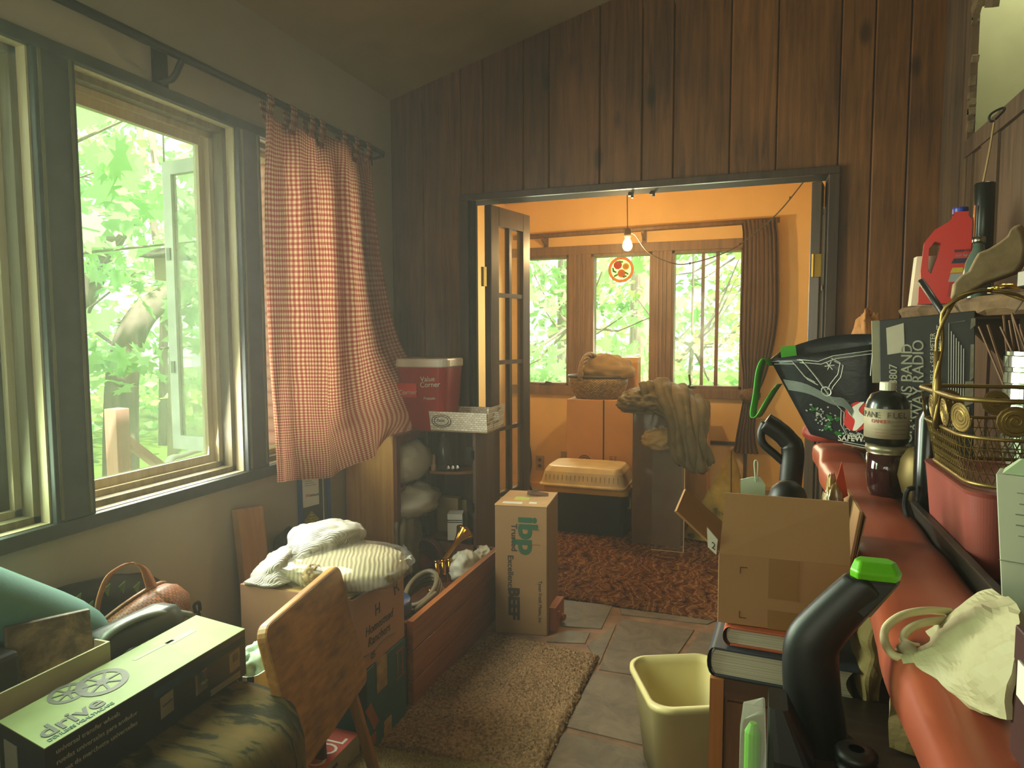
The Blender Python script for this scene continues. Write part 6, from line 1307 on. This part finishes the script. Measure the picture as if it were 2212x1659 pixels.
# books, open carton, cabinet in front of the bar
t = thing('wooden_cabinet', 'brown wooden cabinet with lighter edge under the books beside the bar', 'cabinet', (.12, 1.2, 0))
cabw = wood('cabinet_brown', '7a4f30', '53331e', 2, .45); cedge = wood('cabinet_edge', 'a8672f', '7f4820', 2, .45)
obj('cabinet_body', G().box(-.048, .295, 1.145, 1.50, 0, .788), cabw, t); obj('edge_strip', G().box(-.052, -.030, 1.135, 1.147, 0, .788), cedge, t); obj('top_board', G().box(-.030, .295, 1.138, 1.145, .758, .788), wood('cabinet_top', '5f3d25', '3d2616', 0, .45), t)
obj('front_panel', G().box(-.024, .28, 1.139, 1.145, .01, .75), cabw, t)
t = thing('dark_blue_book', 'thick dark blue hardback book lying on the wooden cabinet', 'book', (.07, 1.22, .788))
def book(t, x0, x1, y0, y1, z0, z1, rot, cov, pages, round_left=True):
    c = Vector(((x0+x1)/2, y0, 0)); M = Matrix.Rotation(rot, 3, 'Z')
    def T(p): v = Vector(p)-c; v = M @ v; return tuple(v+c)
    th = .004
    for nm, za, zb in (('front_cover', z1-th, z1), ('back_cover', z0, z0+th)):
        g = G(); b = G().box(x0, x1, y0, y1, za, zb); g.add([T(p) for p in b.v], b.f); obj(nm, g, cov, t, bevel=.001)
    P = []
    for s in (0, 1):
        y = y0 if s == 0 else y1
        P.append([T((x0-.012*math.sin(a), y, (z0+z1)/2+((z1-z0)/2)*math.cos(a))) for a in np.linspace(0, PI, 9)]+[T((x0+.004-.010*math.sin(a), y, (z0+z1)/2+((z1-z0)/2-.003)*math.cos(a))) for a in np.linspace(PI, 0, 9)])
    g = G().grid(P, 0, True, uv=False); obj('spine', g, cov, t)
    n = 8; pp = []
    for k in range(n+1): pp.append((x1-.008-.010*math.sin(PI*k/n), z0+th+(z1-z0-2*th)*k/n))
    pp += [(x0-.004*math.sin(a)-.002, (z0+z1)/2+((z1-z0)/2-th)*math.cos(a)) for a in np.linspace(0, PI, 6)]
    g = G().poly([T((x, y0+.004, z)) for x, z in pp], M @ Vector((0, y1-y0-.008, 0))); obj('page_block', g, pages, t)
def pagem():
    N = NT('page_edges'); n = N('TexNoise', {'Vector': N.coord((2, 2, 900)), 'Scale': 1, 'Detail': 3}).outputs[0]
    N.link(N.ramp(n, [(.35, hx('96907a')), (.65, hx('c9c4ab'))]), N.b.inputs['Base Color']); N.b.inputs['Roughness'].default_value = .8; return N.m
pg = pagem()
book(t, -.046, .170, 1.135, 1.40, .789, .839, -.06, mat('navy_cover', '232b38', .5), pg)
t = thing('orange_book', 'orange hardback book on top of the dark blue book under the open carton', 'book', (.05, 1.25, .84))
book(t, -.022, .13, 1.15, 1.36, .8395, .872, -.05, mat('orange_cover', 'a8512f', .5), pg)
t = thing('open_cardboard_carton', 'open brown carton with raised flaps on the books beside the bar', 'carton', (.06, 1.25, .873))
kb = mat('kraft_carton', '9c744a', .75, var=.05, scale=5, bump=.1, bscale=25); kbi = mat('kraft_inside', '9c6f42', .8, var=.06)
x0, x1, y0, y1, z0, z1 = -.043, .158, 1.165, 1.36, .873, .992
g = G(); g.box(x0, x1, y0, y0+.004, z0, z1).box(x0, x1, y1-.004, y1, z0, z1).box(x0, x0+.004, y0+.004, y1-.004, z0, z1).box(x1-.004, x1, y0+.004, y1-.004, z0, z1).box(x0+.004, x1-.004, y0+.004, y1-.004, z0, z0+.004)
pb = obj('carton', g, kb, t, bevel=.001)
g = G().hexa([(x0+.001, y0, z1), (x1-.001, y0, z1), (x1-.001, y0+.004, z1), (x0+.001, y0+.004, z1)], [(x0+.008, y0+.025, z1+.098), (x1-.004, y0+.02, z1+.098), (x1-.004, y0+.024, z1+.098), (x0+.008, y0+.029, z1+.098)]); obj('front_flap', g, kb, t)
g = G().hexa([(x0-.001, y0+.005, z1), (x0+.003, y0+.005, z1), (x0+.003, y1-.005, z1), (x0-.001, y1-.005, z1)], [(x0-.075, y0+.01, z1+.062), (x0-.071, y0+.01, z1+.064), (x0-.071, y1-.01, z1+.064), (x0-.075, y1-.01, z1+.062)]); pb = obj('left_flap', g, kbi, t)
g = G().hexa([(x0-.018, y0+.002, z1+.008), (x0-.004, y0+.002, z1-.004), (x0-.004, y0+.006, z1-.004), (x0-.018, y0+.006, z1+.008)], [(x0-.020, y0+.002, z1+.042), (x0-.002, y0+.002, z1+.022), (x0-.002, y0+.006, z1+.022), (x0-.020, y0+.006, z1+.042)]); g.text('2', .016, (x0-.012, y0+.002, z1+.008), (1, 0, -.7), (0, 0, 1), 1)
obj('shipping_label', g, [whitep, ink], pb)
g = G().hexa([(x1-.003, y0+.005, z1), (x1+.001, y0+.005, z1), (x1+.001, y1-.005, z1), (x1-.003, y1-.005, z1)], [(x1+.012, y0+.02, z1+.085), (x1+.016, y0+.02, z1+.085), (x1+.016, y1-.01, z1+.085), (x1+.012, y1-.01, z1+.085)])
for k in (1, 2): g.hexa([(x1+.002*k, y0+.01, z1-.01), (x1+.002*k+.001, y0+.01, z1-.01), (x1+.002*k+.001, y1-.01, z1-.01), (x1+.002*k, y1-.01, z1-.01)], [(x1+.012+.005*k, y0+.03, z1+.085-.006*k), (x1+.014+.005*k, y0+.03, z1+.085-.006*k), (x1+.014+.005*k, y1-.01, z1+.085-.006*k), (x1+.012+.005*k, y1-.01, z1+.085-.006*k)])
obj('right_flap', g, kb, t)
g = G()
for (x, z, sx_, sz_) in ((-.008, .972, 1, -1), (-.008, .886, 1, 1), (.128, .886, -1, 1)): g.box(min(x, x+sx_*.011), max(x, x+sx_*.011), y0-.0006, y0, z-.0006, z+.0006).box(x-.0006, x+.0006, y0-.0006, y0, min(z, z+sz_*.011), max(z, z+sz_*.011))
obj('corner_mark', g, inkb, pb)
g = G(); g.box(.036, .082, y0-.0008, y0, .925, z1).box(.036, .082, y0-.0008, y0, z0, .905); obj('packing_tape', g, mat('brown_packing_tape', '8d683b', .35, var=.03), pb)
one('price_tag_card', 'pale green tag card with string sticking out of the open carton', 'tag', G().poly([(-.006, 1.27, .88), (.035, 1.27, .88), (.03, 1.275, 1.09), (.022, 1.275, 1.103), (.008, 1.275, 1.103), (-.012, 1.275, 1.097)], (0, .003, 0)).tube(curve([(.014, 1.274, 1.095), (.011, 1.274, 1.13), (.017, 1.274, 1.13), (.016, 1.274, 1.097)], 12), .0012, 5), mat('pale_green_tag', 'b3c4a8', .6))
one('black_ball_knob', 'round black rubber knob inside the open carton in front of the tall vacuum', 'knob', G().lathe([(0, .878), (.03, .88), (.035, .92), (.034, 1.06), (.028, 1.078), (.015, 1.09), (0, 1.092)], (.070, 1.315, 0), 22), mat('black_rubber', '0f0f0e', .5), smooth=True)
t = thing('plastic_packet', 'crinkled plastic packet with orange card top stuffed in the open carton', 'packet', (.13, 1.33, .88))
g = G().blob((.140, 1.28, 1.01), (.02, .03, .095), 17, .25, 5, flat=1); obj('packet', g, mat('tan_packet_wrap', '8f7444', .25, coat=.6, var=.4, scale=30), t, smooth=True)
obj('header_card', G().poly([(.135, 1.27, 1.06), (.165, 1.28, 1.08), (.152, 1.27, 1.14)], (0, .003, 0)), mat('orange_card', 'b8492c', .4), t)
# waste basket
t = thing('cream_waste_basket', 'cream plastic waste basket on the stone floor beside the cabinet', 'waste basket', (-.19, 2.2, 0))
cw = mat('cream_waste_plastic', 'c9bd82', .4, var=.05)
wx, wy = -.165, 2.08
S_ = [rrect(wx, wy, .22, .24, .05, .006, 8), rrect(wx, wy, .275, .305, .06, .275, 8), rrect(wx, wy, .30, .33, .065, .281, 8), rrect(wx, wy, .30, .33, .065, .298, 8), rrect(wx, wy, .275, .305, .06, .301, 8), rrect(wx, wy, .265, .295, .055, .275, 8), rrect(wx, wy, .21, .23, .05, .015, 8)]
M = Matrix.Rotation(.42, 3, 'Z')
S_ = [[tuple(M @ (Vector(p)-Vector((wx, wy, 0)))+Vector((wx, wy, 0))) for p in s] for s in S_]
def dip(s):
    o_ = []
    for p in s:
        a = math.atan2(p[1]-wy, p[0]-wx); o_.append((p[0], p[1], p[2]-.012*(.5+.5*math.cos(2*(a-.42))) if p[2] > .25 else p[2]))
    return o_
obj('basket', shell(G(), [dip(s) for s in S_], cap1=True), cw, t, smooth=True)
# brown paper bags under the armrest
one('folded_brown_bag', 'brown paper grocery bag standing on the cabinet under the red armrest', 'paper bag', G().loft([[(.20, 1.14, .789), (.176, 1.15, .789), (.176, 1.35, .789), (.27, 1.35, .789)], [(.20, 1.135, .83), (.174, 1.145, .83), (.178, 1.35, .83), (.27, 1.35, .83)], [(.21, 1.14, .86), (.18, 1.15, .865), (.18, 1.35, .86), (.27, 1.35, .86)], [(.20, 1.135, .895), (.176, 1.145, .89), (.178, 1.35, .89), (.27, 1.35, .89)], [(.21, 1.15, .922), (.186, 1.15, .92), (.186, 1.35, .92), (.27, 1.35, .92)]], 26, 26, .006, 18, 2), mat('brown_kraft_bag', '8d7548', .8, bump=.3, bscale=20), solid=.004)
one('brown_bag_front', 'wide front face of a second brown paper bag below the red armrest', 'paper bag', G().loft([[(.19, 1.0, .80), (.25, .99, .80), (.30, .99, .80)], [(.188, 1.0, .85), (.25, .985, .85), (.30, .985, .85)], [(.19, 1.0, .92), (.25, .99, .925), (.30, .99, .925)]], 20, 20, .006, 14, 6), mat('brown_kraft_bag', '8d7548', .8, bump=.3, bscale=20), solid=.01)
one('dark_low_chest', 'dark wooden chest beside the cabinet under the armrest', 'chest', G().box(.10, .305, .70, 1.12, 0, .74).box(.09, .31, .69, 1.13, .74, .795), wood('dark_chest_wood', '33231a', '1d130d', 0, .4), bevel=.003)
one('grey_white_panel', 'grey white board leaning under the near end of the armrest', 'board', G().hexa([(.165, .60, .796), (.29, .60, .796), (.29, .606, .796), (.165, .606, .796)], [(.178, .66, .925), (.29, .66, .925), (.29, .666, .925), (.178, .666, .925)]), mat('grey_white_board', '9a9282', .6))
# vacuum cleaners
t = thing('green_grip_vacuum', 'black upright vacuum with bright green hand grip in front of the cabinet', 'vacuum cleaner', (.07, .85, 0))
vb = mat('vacuum_black', '0a0d0c', .45, var=.1)
vg = mat('vacuum_green', '63bb16', .4)
pth = curve([(.082, .86, .30), (.082, .86, .6), (0.087,0.86,0.846), (0.079,0.86,0.926), (0.076,0.86,0.966), (0.078,0.86,0.991), (0.091,0.86,1.014), (0.116,0.86,1.047), (0.131,0.86,1.066), (0.138,0.86,1.072)], 44)
rr_ = np.interp(np.linspace(0, 1, 44), [0, .4, .58, .7, .85, .95, 1], [.035, .032, .0305, .0275, .0245, .0245, .022])
g = G().tube(pth, list(rr_), 18, flat=.7, up=(0, 1, 0)); g.v = [(x, y, min(z, 1.078)) for x, y, z in g.v]
obj('handle_stalk', g, vb, t, smooth=True)
g = G(); gc = Vector((.141, .86, 1.1))
top = [(.122, .848, 1.090), (.161, .848, 1.090), (.168, .86, 1.094), (.160, .878, 1.096), (.124, .878, 1.096), (.115, .86, 1.094)]
g.poly([(x, y, z+.004) for x, y, z in top], (0, 0, .0)); 
g = shell(G(), [[(x, y, 1.077) for x, y, z in top], [(gc.x+(x-gc.x)*1.03, .86+(y-.865)*1.05, 1.087) for x, y, z in top], [(gc.x+(x-gc.x)*.82, .865+(y-.865)*.7, 1.098) for x, y, z in top]], cap0=True, cap1=True)
obj('green_grip', g, vg, t, bevel=.002)
bn = Vector((0.117,0.86,1.046)); ring = [(-.013, -.015, .008), (.012, -.018, -.012), (.022, 0, -.016), (.012, .018, -.012), (-.013, .015, .008), (-.018, 0, .010)]
obj('grip_neck', shell(G(), [[tuple(bn+Vector(q)) for q in ring], [(x, y, 1.074) for x, y, z in top], [(x, y, 1.0775) for x, y, z in top]], cap1=True), vb, t, bevel=.003)
obj('motor_body', shell(G(), [rrect(.075, .88, .20, .16, .05, .12, 6), rrect(.075, .88, .19, .15, .05, .5, 6), rrect(.08, .88, .13, .12, .04, .7, 6), rrect(.082, .87, .10, .09, .03, .86, 6)], cap1=True), vb, t, smooth=True)
obj('floor_head', shell(G(), [rrect(.06, .82, .30, .24, .05, .005, 6), rrect(.06, .82, .30, .24, .05, .06, 6), rrect(.065, .85, .24, .18, .05, .125, 6)], cap1=True), vb, t)
cupg = glass('dust_cup_glass', dust=.28, rough=.1, dcol=(.62, .66, .55, 1))
cq = [(-0,0.8,0.854), (0.004,0.8,0.922), (0.018,0.8,0.938), (0.025,0.8,0.915), (0.027,0.8,0.885), (0.015,0.8,0.868), (0.015,0.8,0.857)]
z_ = .66
g = shell(G(), [[(x, y+dy, z) for x, y, z in [( -.002, .77, z_), (.028, .765, z_), (.028, .80, z_), (-.002, .81, z_)]] for dy in (0,)]+[[(-.002, .77, .90), (.026, .765, .90), (.026, .80, .90), (-.002, .81, .90)], [(.001, .77, .93), (.024, .765, .945), (.024, .80, .945), (.001, .81, .93)], [(.010, .775, .937), (.022, .77, .947), (.022, .79, .947), (.010, .79, .937)]], cap1=True)
obj('dust_cup', g, cupg, t, bevel=.004)
obj('green_filter', G().lathe([(0, .70), (.009, .70), (.009, .91), (.004, .92), (0, .92)], (.012, .785, 0), 12).box(.030, .036, .80, .815, .905, .92), vg, t)
obj('cup_frame', shell(G(), [rrect(.052, .80, .048, .07, .012, .62, 4), rrect(.052, .80, .048, .07, .012, .89, 4), rrect(.038, .80, .02, .05, .006, .945, 4)], cap1=True), vb, t, smooth=False)
g = G()
for k in range(13): g.lathe([(.017, .0), (.0215, .004), (.0215, .008), (.017, .012)], (.116, .775, .755+.0125*k), 20)
g.lathe([(.016, .755), (.016, .913), (.008, .917), (0, .917)], (.116, .775, 0), 16); obj('ribbed_hose', g, vb, t, smooth=True)
obj('hose_mount', G().box(.085, .13, .77, .85, .70, .755), vb, t)
t = thing('tall_black_vacuum', 'second black vacuum with triangular handle loop standing behind the open carton', 'vacuum cleaner', (.07, 1.62, 0))
a_, b_, c_, d_ = (0.089,1.6,1.006), (0.093,1.6,1.1), (0.08,1.6,1.128), (0.034,1.6,1.163)
pth = curve([(.075, 1.60, .2), (.078, 1.6, .7), a_, b_, c_, (0.059,1.6,1.147), d_], 36)
obj('handle_stalk', G().tube(pth, [.024-.002*(i > 20) for i in range(36)], 14, up=(0, 1, 0)), vb, t, smooth=True)
obj('loop_bar', G().tube(curve([d_, (0.026,1.6,1.139), (0.031,1.6,1.115), (0.055,1.6,1.093), (0.088,1.6,1.064)], 24), .009, 10), vb, t, smooth=True)
obj('vacuum_body', shell(G(), [rrect(.07, 1.66, .22, .18, .05, .1, 6), rrect(.07, 1.66, .2, .16, .05, .5, 6), rrect(.075, 1.62, .1, .09, .03, .7, 6)], cap1=True), vb, t, smooth=True)
obj('floor_head', shell(G(), [rrect(.07, 1.62, .26, .22, .05, .005, 6), rrect(.07, 1.64, .24, .2, .05, .11, 6)], cap1=True), vb, t)

# ================= outdoors ===================================================================
grass = pile('forest_floor', '6f8a3c', '3f5a24', 30)
struct('ground_outside', G().box(-30, -2.0, -14, 34, -.5, -.42).box(-2.0, 30, 5.5, 34, -.5, -.42), grass)
def leafmat(name, c1, c2, tr=.55):
    N = NT(name); g = N('NewGeometry').outputs['Random Per Island']; c = N.ramp(g, [(0, hx(c1)), (1, hx(c2))])
    d = N('BsdfDiffuse', {'Color': c}); t_ = N('BsdfTranslucent', {'Color': c}); gl = N('BsdfGlossy', {'Roughness': .35})
    m = N('MixShader', {0: tr, 1: d.outputs[0], 2: t_.outputs[0]}); m2 = N('MixShader', {0: .06, 1: m.outputs[0], 2: gl.outputs[0]}); N.link(m2.outputs[0], N.out.inputs[0]); return N.m
lm1 = leafmat('maple_leaf', '8fcb78', 'd0f2b0'); lm2 = leafmat('forest_leaf', '74b858', 'b8e090'); lm3 = leafmat('yellow_green_leaf', 'a5d268', 'dcf0a0')
ML = [(0, -.5), (.06, -.22), (.34, -.36), (.30, -.18), (.55, .02), (.36, .04), (.40, .24), (.20, .16), (.13, .30), (0, .60), (-.13, .30), (-.20, .16), (-.40, .24), (-.36, .04), (-.55, .02), (-.30, -.18), (-.34, -.36), (-.06, -.22)]
def leaves(g, pts, size, rnd, simple=False, droop=.6):
    for p in pts:
        s = size*rnd.uniform(.6, 1.25); a = rnd.uniform(0, 2*PI); n = Vector((rnd.gauss(0, 1), rnd.gauss(0, 1), rnd.gauss(droop*1.6, .7))).normalized()
        x = n.cross(Vector((math.cos(a), math.sin(a), .1))).normalized(); y = n.cross(x)
        o = [(0, -.5), (.3, 0), (0, .5), (-.3, 0)] if simple else ML
        g.add([p+x*u*s+y*v*s for u, v in o], [tuple(range(len(o)))])
def tree(name, label, base, h, crown, n, size, lm, r, seed, simple=False, bend=(0, 0), bark=None, group='trees beyond the windows'):
    rnd = random.Random(seed); t = thing(name, label, 'tree', base, group); b = Vector(base)
    tp = curve([b, b+Vector((bend[0]*.15, bend[1]*.15, h*.4)), b+Vector((bend[0]*.6, bend[1]*.6, h*.75)), b+Vector((bend[0], bend[1], h))], 16)
    obj('trunk', G().tube(tp, [r*(1-.5*i/15) for i in range(16)], 12), bark or barkm, t, smooth=True)
    g = G(); pts = []
    nc = max(6, n//26)
    cl = [Vector((crown[0]+rnd.uniform(-1, 1)*crown[3], crown[1]+rnd.uniform(-1, 1)*crown[4], crown[2]+rnd.uniform(-1, 1)*crown[5])) for _ in range(nc)]
    for c in cl:
        for k in range(n//nc): pts.append(c+Vector((rnd.gauss(0, .16), rnd.gauss(0, .16), rnd.gauss(0, .05)))*size*9)
    leaves(g, pts, size, rnd, simple); obj('foliage', g, lm, t)
    br = G()
    for c in cl[:12]: br.tube([b+Vector((bend[0]*.5, bend[1]*.5, h*.6)), b.lerp(c, .5)+Vector((0, 0, h*.25)), c], [.022, .014, .005], 5)
    obj('branches', br, bark or barkm, t); return t
barkm = wood('grey_bark', '9a8c7a', '5c5044', 2, .9, .5); barkp = wood('pale_pine_bark', 'c9b3a6', '7d6458', 2, .9, .35)
V = Vector
tree('maple_tree', 'large leafed maple right outside the middle window', (-6.6, 4.6, -.45), 3.2, (-4.6, 3.6, 2.1, 1.0, 2.0, 1.0), 900, .21, lm1, .14, 1, bend=(1.0, .5))
tree('maple_sapling', 'smaller maple with low hanging leaves left of the middle window', (-5.2, 2.2, -.45), 4.2, (-4.9, 2.4, 3.0, 1.3, 1.6, 1.1), 700, .22, lm1, .06, 2)
tree('yellow_green_tree', 'yellow green tree deep behind the maples', (-9, 5.5, -.45), 6, (-8.6, 6.0, 2.4, 1.2, 3.2, 2.2), 2200, .17, lm3, .12, 3, True)
tree('forest_tree', 'dense leafy tree at the back of the woods on the left', (-12, 8, -.45), 8, (-11.5, 8, 2.6, 1.2, 6.5, 3.4), 5200, .24, lm2, .2, 4, True)
tree('forest_tree', 'leafy tree at the far left behind the shed', (-12, 2, -.45), 8, (-11, 1.5, 2.6, 1.2, 4, 3.4), 2600, .26, lm2, .2, 5, True)
# arching grey trunk, slim trunks
t = thing('leaning_grey_tree', 'thick grey trunk arching to the right outside the middle window', 'tree', (-5.6, 4.4, -.45))
tp = curve([(-5,4.222,0.051), (-5,4.254,0.678), (-5,4.293,1.068), (-5,4.395,1.38), (-5,4.622,1.626), (-5,5.109,1.841), (-5,5.743,2.146)], 30)
tp[0] = (tp[0][0], tp[0][1], -.45)
obj('trunk', G().tube(tp, [.14-.0016*i for i in range(30)], 14), barkm, t, smooth=True)
for k, (px, Xd) in enumerate((((-8,7.632,0.853), -8), ((-9,8.402,0.8), -9))):
    y = px[1]; t = thing('slim_tree', ('slim pale tree trunk seen right of the arching trunk', 'slim dark tree trunk just left of the pale one')[k], 'tree', (Xd, y, -.45))
    obj('trunk', G().tube([(Xd, y, -.45), (Xd+.05, y+.1, 2), (Xd, y-.25, 5)], [.07, .06, .04], 10), (barkp, barkm)[k], t, smooth=True)
# shed boards, post with brace, white chair, eave, siding
t = thing('weathered_board_fence', 'weathered grey green upright board fence outside the middle window', 'fence', (-6, 3.2, -.45))
wb = wood('weathered_boards', '9aa187', '6d7560', 2, .8, .6); y = 1.2
y = 2.0; rnd = random.Random(1)
while y < 4.55:
    obj('board', G().box(-6.05, -6.02, y, y+.235, -.45, 1.95+rnd.uniform(-.03, .03)), wb, t); y += .24
obj('rail', G().box(-6.02, -5.97, 2.0, 4.75, .55, .62), wb, t)
t = thing('deck_post', 'short pinkish wooden deck post with diagonal brace outside the middle window', 'post', (-3.4, 2.55, -.45))
pnk = wood('pink_cedar', 'd8a990', 'b98872', 2, .7, .6); a = (-3.4,2.864,0.74); zt_ = (-3.4,2.874,0.946)[2]
obj('post', G().box(-3.45, -3.36, a[1]-.04, a[1]+.05, -.42, zt_), pnk, t, bevel=.004)
obj('brace', G().bar((-3.4, a[1]+.04, zt_-.18), (-3.4, a[1]+.42, zt_-.5), .07, .04), pnk, t)
struct('deck_outside', G().box(-4.6, -2.02, .2, 3.3, -.31, -.25), wood('grey_deck', 'b3b4a4', '8a8b7c', 1, .8))
t = thing('white_plastic_chair', 'white plastic chair back rising just outside the window sill', 'chair', (-2.9, 2.95, -.25))
c = (-2.95,2.932,0.648); wpl = mat('white_plastic', 'e2e4dc', .35); cy_, cz = c[1], c[2]
obj('backrest', G().tube(curve([(-2.95, cy_-.16, .2), (-2.95, cy_-.15, cz), (-2.95, cy_-.05, cz+.05), (-2.95, cy_+.15, cz+.06), (-2.95, cy_+.35, cz+.03), (-2.95, cy_+.38, .2)], 30), .028, 10, flat=.5), wpl, t, smooth=True)
obj('seat', G().box(-2.95, -2.5, cy_-.16, cy_+.36, .16, .19), wpl, t, bevel=.01)
for x in (-2.93, -2.53):
    for yy in (cy_-.14, cy_+.33): obj('leg', G().box(x, x+.035, yy, yy+.035, -.25, .16), wpl, t)
struct('roof_eave', G().hexa([(-2.75, 1.75, 2.36), (-1.99, 1.75, 2.52), (-1.99, 3.4, 2.52), (-2.75, 3.4, 2.36)], [(-2.75, 1.75, 2.42), (-1.99, 1.75, 2.6), (-1.99, 3.4, 2.6), (-2.75, 3.4, 2.42)]), mat('cream_soffit', 'd8d0b8', .6))
def siding():
    N = NT('red_siding'); w = N('TexWave', {'Vector': N.coord(), 'Scale': 4}, bands_direction='Z').outputs['Fac']
    N.link(N.ramp(w, [(0, hx('a85f50')), (.15, hx('c47a68')), (1, hx('cb8674'))]), N.b.inputs['Base Color']); return N.m
struct('wall_outside', G().box(-3.0, -1.99, 3.33, 3.42, -.45, 2.8), siding())
t = thing('bird_feeder', 'dark bird feeder with small roof hanging in the maple leaves', 'bird feeder', (-4.2,3.933,1.929)); c = V((-4.2,3.933,1.929))
obj('roof', G().poly([c+V((0, -.16, 0)), c+V((0, .16, 0)), c+V((0, .0, .08))], (.2, 0, 0)), mat('dark_feeder', '4a4238', .8), t); obj('body', G().box(c.x+.04, c.x+.16, c.y-.06, c.y+.06, c.z-.16, c.z), mat('tan_feeder', 'b39a7c', .8), t)
obj('hanger', G().tube([c+V((.1, 0, .08)), c+V((.1, .02, 1.4))], .006, 5), wire, t)
# woods behind the alcove
tree('pine_tree', 'tall pine with pale flaky bark behind the middle alcove window', (-1.35, 9.5, -.45), 9, (-1.4, 9.6, 6.2, 1, 1, 1.5), 200, .2, lm2, .27, 6, True, bark=barkp)
tree('understory_maple', 'young maple with drooping leaves before the pine trunk', (-2.2, 8.6, -.45), 3.2, (-1.9, 8.4, 1.5, 1.6, .6, .9), 420, .2, lm1, .03, 7)
tree('understory_maple', 'bushy young maple outside the left alcove window', (-3.4, 8.4, -.45), 2.2, (-3.0, 8.0, .95, .7, .5, .5), 300, .2, lm1, .03, 8)
tree('understory_shrub', 'thin stemmed shrub outside the right alcove window', (-.6, 7.6, -.45), 2.8, (-.6, 7.8, 1.5, .8, .6, .9), 360, .12, lm3, .02, 9, True)
tree('back_forest_tree', 'broad leafy tree filling the woods behind the alcove', (-4, 15, -.45), 9, (-2.5, 14, 3.0, 6.5, 1.5, 3.8), 6500, .26, lm2, .2, 10, True)
tree('back_forest_tree', 'yellow green tree right behind the pine', (.5, 12, -.45), 6, (-.5, 12, 1.6, 2.4, .8, 1.8), 1600, .2, lm3, .1, 11, True)
g = G(); rnd = random.Random(12)
for k in range(16):
    x = rnd.uniform(-3.3, -1.2); p = V((x, 7.2+rnd.uniform(-.3, .3), 2.8)); pts = [p]
    for q in range(5): pts.append(pts[-1]+V((rnd.gauss(0, .1), rnd.gauss(0, .05), -rnd.uniform(.08, .22))))
    g.tube(pts, [.010, .008, .007, .005, .004, .003], 5)
    for q in pts[1:5]: g.tube([q, q+V((rnd.gauss(0, .16), 0, -rnd.uniform(.02, .16)))], .003, 4)
tb = thing('dead_branch', 'bare pale dead branches hanging before the alcove windows', 'branch', (-2.2, 7.2, 2.8))
obj('twigs', g, mat('pale_dead_twig', 'cfcabb', .8), tb); obj('bough', G().tube([(-4.2, 7.3, 3.0), (-2, 7.2, 2.8), (-.9, 7.3, 2.75), (-1.35, 9.4, 3.1)], .03, 8), barkm, tb)
